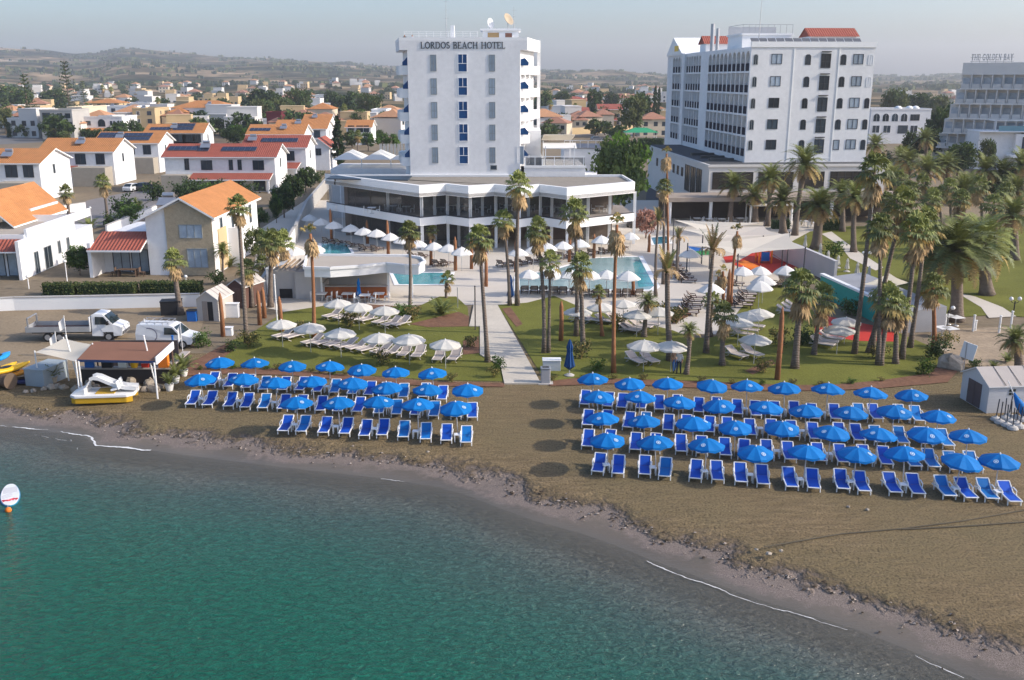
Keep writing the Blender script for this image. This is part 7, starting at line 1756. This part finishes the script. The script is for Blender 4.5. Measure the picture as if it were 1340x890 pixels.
st, sw = shed(1256,520.5,1290.5,541,3.9,1.75,.75,'grey plastic garden shed with brown double doors on the right beach',SHW,M('shed_roof',(.40,.36,.33),.85,.1,1),M('brown_door',(.10,.075,.08),.6,.15))
b = MB()
for i in range(2):
    for k in range(2): b.box(sw+.004,sw+.03,1.3+i*.24,1.3+i*.24+.17,1.15+k*.22,1.15+k*.22+.16)
b.build('window', AGL, st)
shed(259,420,287,421,3.0,1.9,.7,'cream shed with open dark doorway beside the white wall',M('shed_cream',(.48,.43,.38),.8,.08),M('shed_roof_pale',(.50,.46,.42),.85,.1),M('shed_door',(.30,.25,.21),.7),True)
shed(300,402,322,404,3.0,2.0,.6,'brown shed with pale roof edge behind the cream shed',M('shed_brown',(.13,.07,.055),.85,.15),M('shed_roof_pale',(.50,.46,.42)),M('shed_brown_door',(.16,.09,.07),.7))
box_thing('cupboard','white cupboard leaning by the brown shed','cupboard',304,416,1.1,.5,1.2,WHITE2); box_thing('waste_container','blue waste container beside the cream shed','bin',251,421,.8,.7,.9,BLUEP,0,BLACK)
box_thing('tarpaulin_stack','black tarpaulin covered stack by the shaggy palm','stack',224,413,1.7,1.2,1.2,BLACK,R(10)); box_thing('water_meter_box','white meter box at the bare trunk by the shed','box',299,440,.6,.5,.65,WHITE2)
# parasol bases with poles stored by the shed
UB = Series(lambda l: mk_base(l))
def mk_base(l):
    t = thing('parasol_stand', l, 'parasol base', group='parasol bases stored beside the shed'); b = MB(); b.lathe([(.3,0),(.33,.06),(.26,.18),(.1,.24),(.06,.3)], 14); b.build('foot', CONC, t); b = MB(); b.tube([(0,0,.2),(.06,0,1.35)], .035, 7); b.build('tube', M('dark_tube',(.05,.055,.07),.5), t); return t
for i, (px, py) in enumerate([(1303,550),(1308,554),(1314,549),(1317,558),(1322,553),(1325,562),(1330,556),(1334,560),(1338,551),(1320,546),(1329,548)]): 
    x, y = G(px, py); UB((x, y, 0), i*.7, 'grey parasol base with dark tube, %s from left in the heap by the shed' % ORD[i+1])
x, y = G(1336,548); t = thing('closed_umbrella', 'closed bright blue umbrella leaning by the shed at the right edge', 'umbrella', (x, y, 0)); b = MB(); b.tube([(0,-.2,.3),(-.2,0,.9),(-.55,.2,1.6)], [.12,.26,.05], 10); b.build('folded_canopy', BLUEC, t, True); b = MB(); b.tube([(.1,-.3,0),(-.9,.4,2.3)], .03, 7); b.build('pole', PLAST, t)
# ---- snack bar, pergola
def snack():
    z = 3.3; o = G(400,393); t = thing('snack_bar', 'white curved snack bar with wooden counter beside the left pool', 'bar', (o[0], o[1], 0))
    top = [(398,352),(432,352.5),(470,350),(505,346.5),(530,349),(547,349),(556,344),(552,339),(535,336),(402,335)]; P_ = [G(x,y,z) for x, y in top]; L_ = [(x-o[0], y-o[1]) for x, y in P_]
    b = MB(); b.prism(L_, z-.75, z+.0, 0, 1); b.build('roof', [WHITE2, M('roof_beige',(.42,.37,.31),.9,.08,.4)], t)
    b = MB(); ln = len(L_)
    for i in range(ln):
        (ax,ay),(bx,by) = L_[i], L_[(i+1) % ln]; b.obox(((ax+bx)/2,(ay+by)/2,z+.1),(math.hypot(bx-ax,by-ay)+.1,.22,.24),math.atan2(by-ay,bx-ax))
    b.build('roof_rim', WHITE2, t)
    c = [G(x,y) for x, y in ((424,391),(506,390))]; c = [(x-o[0], y-o[1]) for x, y in c]
    b = MB(); b.obox(((c[0][0]+c[1][0])/2,c[0][1]+.3,.62),(c[1][0]-c[0][0],.5,1.1)); b.build('counter', WOODO, t)
    b = MB(); b.obox(((c[0][0]+c[1][0])/2,c[0][1]+.25,1.2),(c[1][0]-c[0][0]+.3,.75,.07)); b.build('countertop', M('counter_stone',(.45,.40,.36),.5), t)
    b = MB(); b.box(c[0][0],c[1][0],c[0][1]+2.4,c[0][1]+2.6,0,2.6); b.box(c[0][0]-2.6,c[0][0]-.05,c[0][1]-.2,c[0][1]+3,0,2.6); b.build('wall', M('bar_wall',(.50,.48,.46),.85,.06), t)
    for x_ in (c[1][0]+.1, c[1][0]+2.3): 
        q = MB(); q.box(x_,x_+.2,c[0][1]+.3,c[0][1]+.5,0,2.6); q.build('post', WHITE2, t)
snack()
def pergola():
    o = G(352,392); t = thing('pergola', 'small white pergola with timber slats beside the snack bar', 'pergola', (o[0], o[1], 0)); z = 3.0
    b = MB(); b.box(.2,2.6,.6,3.4,0,2.6); b.box(2.7,5.2,.2,2.5,0,1.5); b.build('wall', M('bar_wall',(.50,.48,.46)), t)
    for q in ((0,0),(5.0,0),(0,3.6),(5.0,3.6)):
        m = MB(); m.box(q[0]-.08,q[0]+.08,q[1]-.08,q[1]+.08,0,z); m.build('post', WHITE2, t)
    for i in range(8):
        m = MB(); m.box(1.2+i*.5,1.36+i*.5,-.3,4.0,z,z+.16); m.build('slat', M('slat_wood',(.34,.25,.17),.8), t)
    m = MB(); m.face([(-.2,-.2,z-.1),(1.6,-.2,z+.35),(1.6,3.9,z+.45),(-.2,3.9,z)]); m.build('awning', SAILW, t)
    m = MB(); m.box(.9,2.1,.56,.597,.0,.9); m.build('doorway', BLACK, t)
pergola()
# tables and chairs
CH = Series(lambda l: mk_chair(l)); TBL = Series(lambda l: mk_dtable(l))
def mk_chair(l):
    t = thing('cafe_chair', l, 'chair', group='white cafe chairs'); b = MB(); b.box(-.23,.23,-.23,.23,.42,.47); b.build('seat', PLAST, t); b = MB(); b.box(-.23,.23,.2,.25,.47,.92); b.build('backrest', PLAST, t)
    for sx in (-.2,.2):
        for sy in (-.2,.2):
            q = MB(); q.box(sx-.025,sx+.025,sy-.025,sy+.025,0,.42); q.build('leg', PLAST, t)
    return t
def mk_dtable(l):
    t = thing('cafe_table', l, 'table', group='cafe tables'); b = MB(); b.box(-.5,.5,-.5,.5,.71,.75); b.build('tabletop', PLAST, t); b = MB(); b.tube([(0,0,.03),(0,0,.71)], .045, 8); b.build('pedestal', STEEL, t); b = MB(); b.lathe([(.28,0),(.26,.03),(.05,.05)], 12); b.build('foot', STEEL, t); return t
sets = [('snack bar terrace', 0, [(421,394),(455,394),(478,396),(496,394)]), ('podium dining floor', 3.83, [(487,284),(512,288),(531,292),(577,290),(592,290),(607,291),(632,290),(664,291),(690,290),(716,291),(730,292),(760,290),(785,288)]), ('dining veranda of the arcaded hotel', 0, [(912,292),(928,293),(944,293),(968,292),(1052,296),(1066,298)])]
for place, z, pts in sets:
    for i, (px, py) in enumerate(pts):
        if z: x = (px-670)/FPX*_c*121; x, y = W(px, 285, 119.5)[0], 119.5+(i*1.7 % 2.4)
        else: x, y = G(px, py)
        TBL((x, y, z), 0, 'square white table, %s from left, %s' % (ORD[i+1], place))
        for k, (dx, dy, r_, wd) in enumerate(((-.75,0,90,'left'),(.75,0,-90,'right'))): CH((x+dx, y+dy, z), R(r_)+rnd.uniform(-.2,.2), 'white chair on the %s of the %s table, %s' % (wd, ORD[i+1], place))
# ---- play area: painted floor, play house, sails, teal wall
sheet('play_floor', [(958,346),(990,328),(1014,329),(1044,350),(1030,356),(996,358)], .03, RED); sheet('play_floor', [(964,344),(974,340),(1004,352),(990,356)], .036, ORANGE)
sheet('play_floor', [(900,322),(922,325),(914,331),(905,329)], .03, BLUEP); sheet('play_floor', [(908,329),(928,327),(934,333),(914,334)], .034, M('green_surface',(.03,.22,.06),.7,.1)); sheet('play_floor', [(1036,356),(1048,350),(1052,356),(1040,362)], .034, BLUEP); sheet('play_floor', [(946,336),(960,334),(964,342),(950,344)], .033, RED)
def playhouse():
    x, y = G(1001,345); t = thing('play_house', 'orange play house with blue panel on the red play floor', 'play house', (x, y, 0))
    for q in ((-.7,0),(.7,0),(-.7,1.4),(.7,1.4)):
        b = MB(); b.box(q[0]-.08,q[0]+.08,q[1]-.08,q[1]+.08,0,2.0); b.build('post', ORANGE, t)
    b = MB(); gable_y(b, -.75,.75,-.1,1.5,2.0,2.6,.15,.06); b.build('roof', [ORANGE, ORANGE], t); b = MB(); b.box(-.45,.45,-.06,-.0,.3,1.3); b.build('panel', BLUEP, t); b = MB(); b.box(-.62,.62,.1,1.3,.5,.6); b.build('platform', RED, t)
    b = MB(); b.obox((1.6,.7,.55),(1.9,.5,.06),0,0,R(32)); b.build('slide', RED, t)
playhouse()
def tri_sail(label, P_):
    pts = [Vector((*G(px,py,z), z)) for px, py, z in P_]; o = pts[0]; t = thing('shade_sail', label, 'shade sail', (o.x, o.y, 0)); c = sum(pts, Vector())/len(pts); b = MB(); n = len(pts); E_ = 6
    cc = c-Vector((0,0,.35)); ring = []
    for i in range(n):
        a, d = pts[i], pts[(i+1) % n]
        for k in range(E_): u = k/E_; q = a.lerp(d, u); q = q.lerp(c, .14*math.sin(u*math.pi)); ring.append(q)
    for s0, s1 in ((1,.5),(.5,0)):
        for i in range(len(ring)):
            p, q = ring[i], ring[(i+1) % len(ring)]
            A = [cc.lerp(p, s0), cc.lerp(q, s0), cc.lerp(q, s1), cc.lerp(p, s1)]
            A = [(v.x-o.x, v.y-o.y, v.z) for v in A]; b.face(A if s1 else A[:3])
    b.build('cloth', SAILC, t, True)
    for q in pts:
        m = MB(); m.tube([(q.x-o.x,q.y-o.y,0),(q.x-o.x,q.y-o.y,q.z+.15)], .07, 8); m.build('mast', M('dark_mast',(.08,.08,.09),.5), t)
tri_sail('broad cream sail nearest the pool over the play area', [(900,320,3.2),(1033,305,4.2),(1054,325,3.6),(966,334,3.0)])
tri_sail('cream sail spanning the middle of the play area', [(890,300,3.6),(1000,296,4.2),(1026,307,3.8),(930,314,3.2)])
tri_sail('rear cream sail nearest the dining veranda', [(882,288,3.8),(968,291,4.0),(1000,291,4.0),(920,306,3.4)])
tri_sail('peaked white sail tent under the giant palms', [(1130,372,2.4),(1163,357,3.2),(1190,370,2.4),(1165,378,2.2)])
def teal_wall():
    a, c = G(1072,386), G(1172,436); t = thing('slide_building', 'long low building with teal side and grey sloping roof by the grove', 'building', (a[0], a[1], 0)); dx, dy = c[0]-a[0], c[1]-a[1]; L_ = math.hypot(dx,dy); t.rotation_euler[2] = math.atan2(dy,dx)
    b = MB(); b.box(0,L_,.0,.3,0,1.9); b.build('wall', TEAL, t); b = MB(); b.prism([(0,.31),(L_,.31),(L_,4.2),(0,4.2)], 0, [1.7,1.7,2.1,2.1]); b.build('roof', M('slope_grey',(.33,.33,.345),.85,.15,.5), t); b = MB(); b.box(-.1,L_+.1,-.06,.36,1.902,2.1); b.build('coping', WHITE2, t)
teal_wall()
sheet('play_floor', [(1068,420),(1080,413),(1172,432),(1174,447),(1120,446),(1066,436)], .037, RED)
# yard furniture and posts on the right
for i, (px, py, tp) in enumerate([(1273,434,413),(1276,433,420),(1307,436,414),(1322,432,408),(1220,440,418),(1236,432,414)]): post(px, py, tp, 'white timber post, %s of the sandy yard boundary' % ORD[i+1], PLAST, .09, 'yard_post', 'post', 0, 'white yard posts')
for i, (px, py) in enumerate([(1240,424),(1250,426),(1232,440),(1242,441)]): x, y = G(px, py); TBL((x, y, 0), .3, 'white plastic table, %s from the left in the sandy yard' % ORD[i+1])
x, y = G(838,186); t = thing('market_tent', 'green awning tent beside the big broad tree', 'tent', (x, y, 0)); b = MB(); hip(b, -5,5,-3,3,3.2,4.6); b.build('canopy', [M('green_canvas',(.03,.28,.13),.7,.08), SAILW], t)
for q in ((-4.8,-2.8),(4.8,-2.8),(-4.8,2.8),(4.8,2.8)):
    m = MB(); m.tube([(q[0],q[1],0),(q[0],q[1],3.2)], .06, 6); m.build('pole', PLAST, t)
x, y = G(990,293); t = thing('canopy_tent', 'white flat canopy tent before the dining veranda', 'tent', (x, y, 0)); b = MB(); b.prism([(-1,0),(5,0),(5,3),(-1,3)], 2.5, [2.6,2.6,2.9,2.9]); b.build('canopy', SAILW, t)
for q in (-.9,4.9):
    for y_ in (.1,2.9): m = MB(); m.box(q-.07,q+.07,y_-.07,y_+.07,0,2.5); m.build('post', PLAST, t)
# rope lines on the sand
for i, (pp, lb) in enumerate([([(1000,717),(1100,700),(1180,693),(1260,683),(1345,668)],'dark mooring rope lying on the sand, upper line'),([(1180,694),(1260,690),(1345,684)],'dark mooring rope lying on the sand, lower line')]):
    P_ = [G(*q) for q in pp]; t = thing('rope', lb, 'rope', (P_[0][0], P_[0][1], 0)); b = MB(); b.tube([(x-P_[0][0], y-P_[0][1], .05) for x, y in P_], .03, 6); b.build('strand', M('rope_dark',(.10,.085,.06),.9), t)
r_ = random.Random(4)
for i, (px, py, s) in enumerate([(1006,726,.16),(1022,722,.12),(990,720,.1),(560,592,.1),(1135,668,.12),(1110,664,.1)]): rock(px, py, s, 'dark weed covered stone on the sand, %s of six' % ORD[i+1], 60+i, 'scattered beach stones', .5)
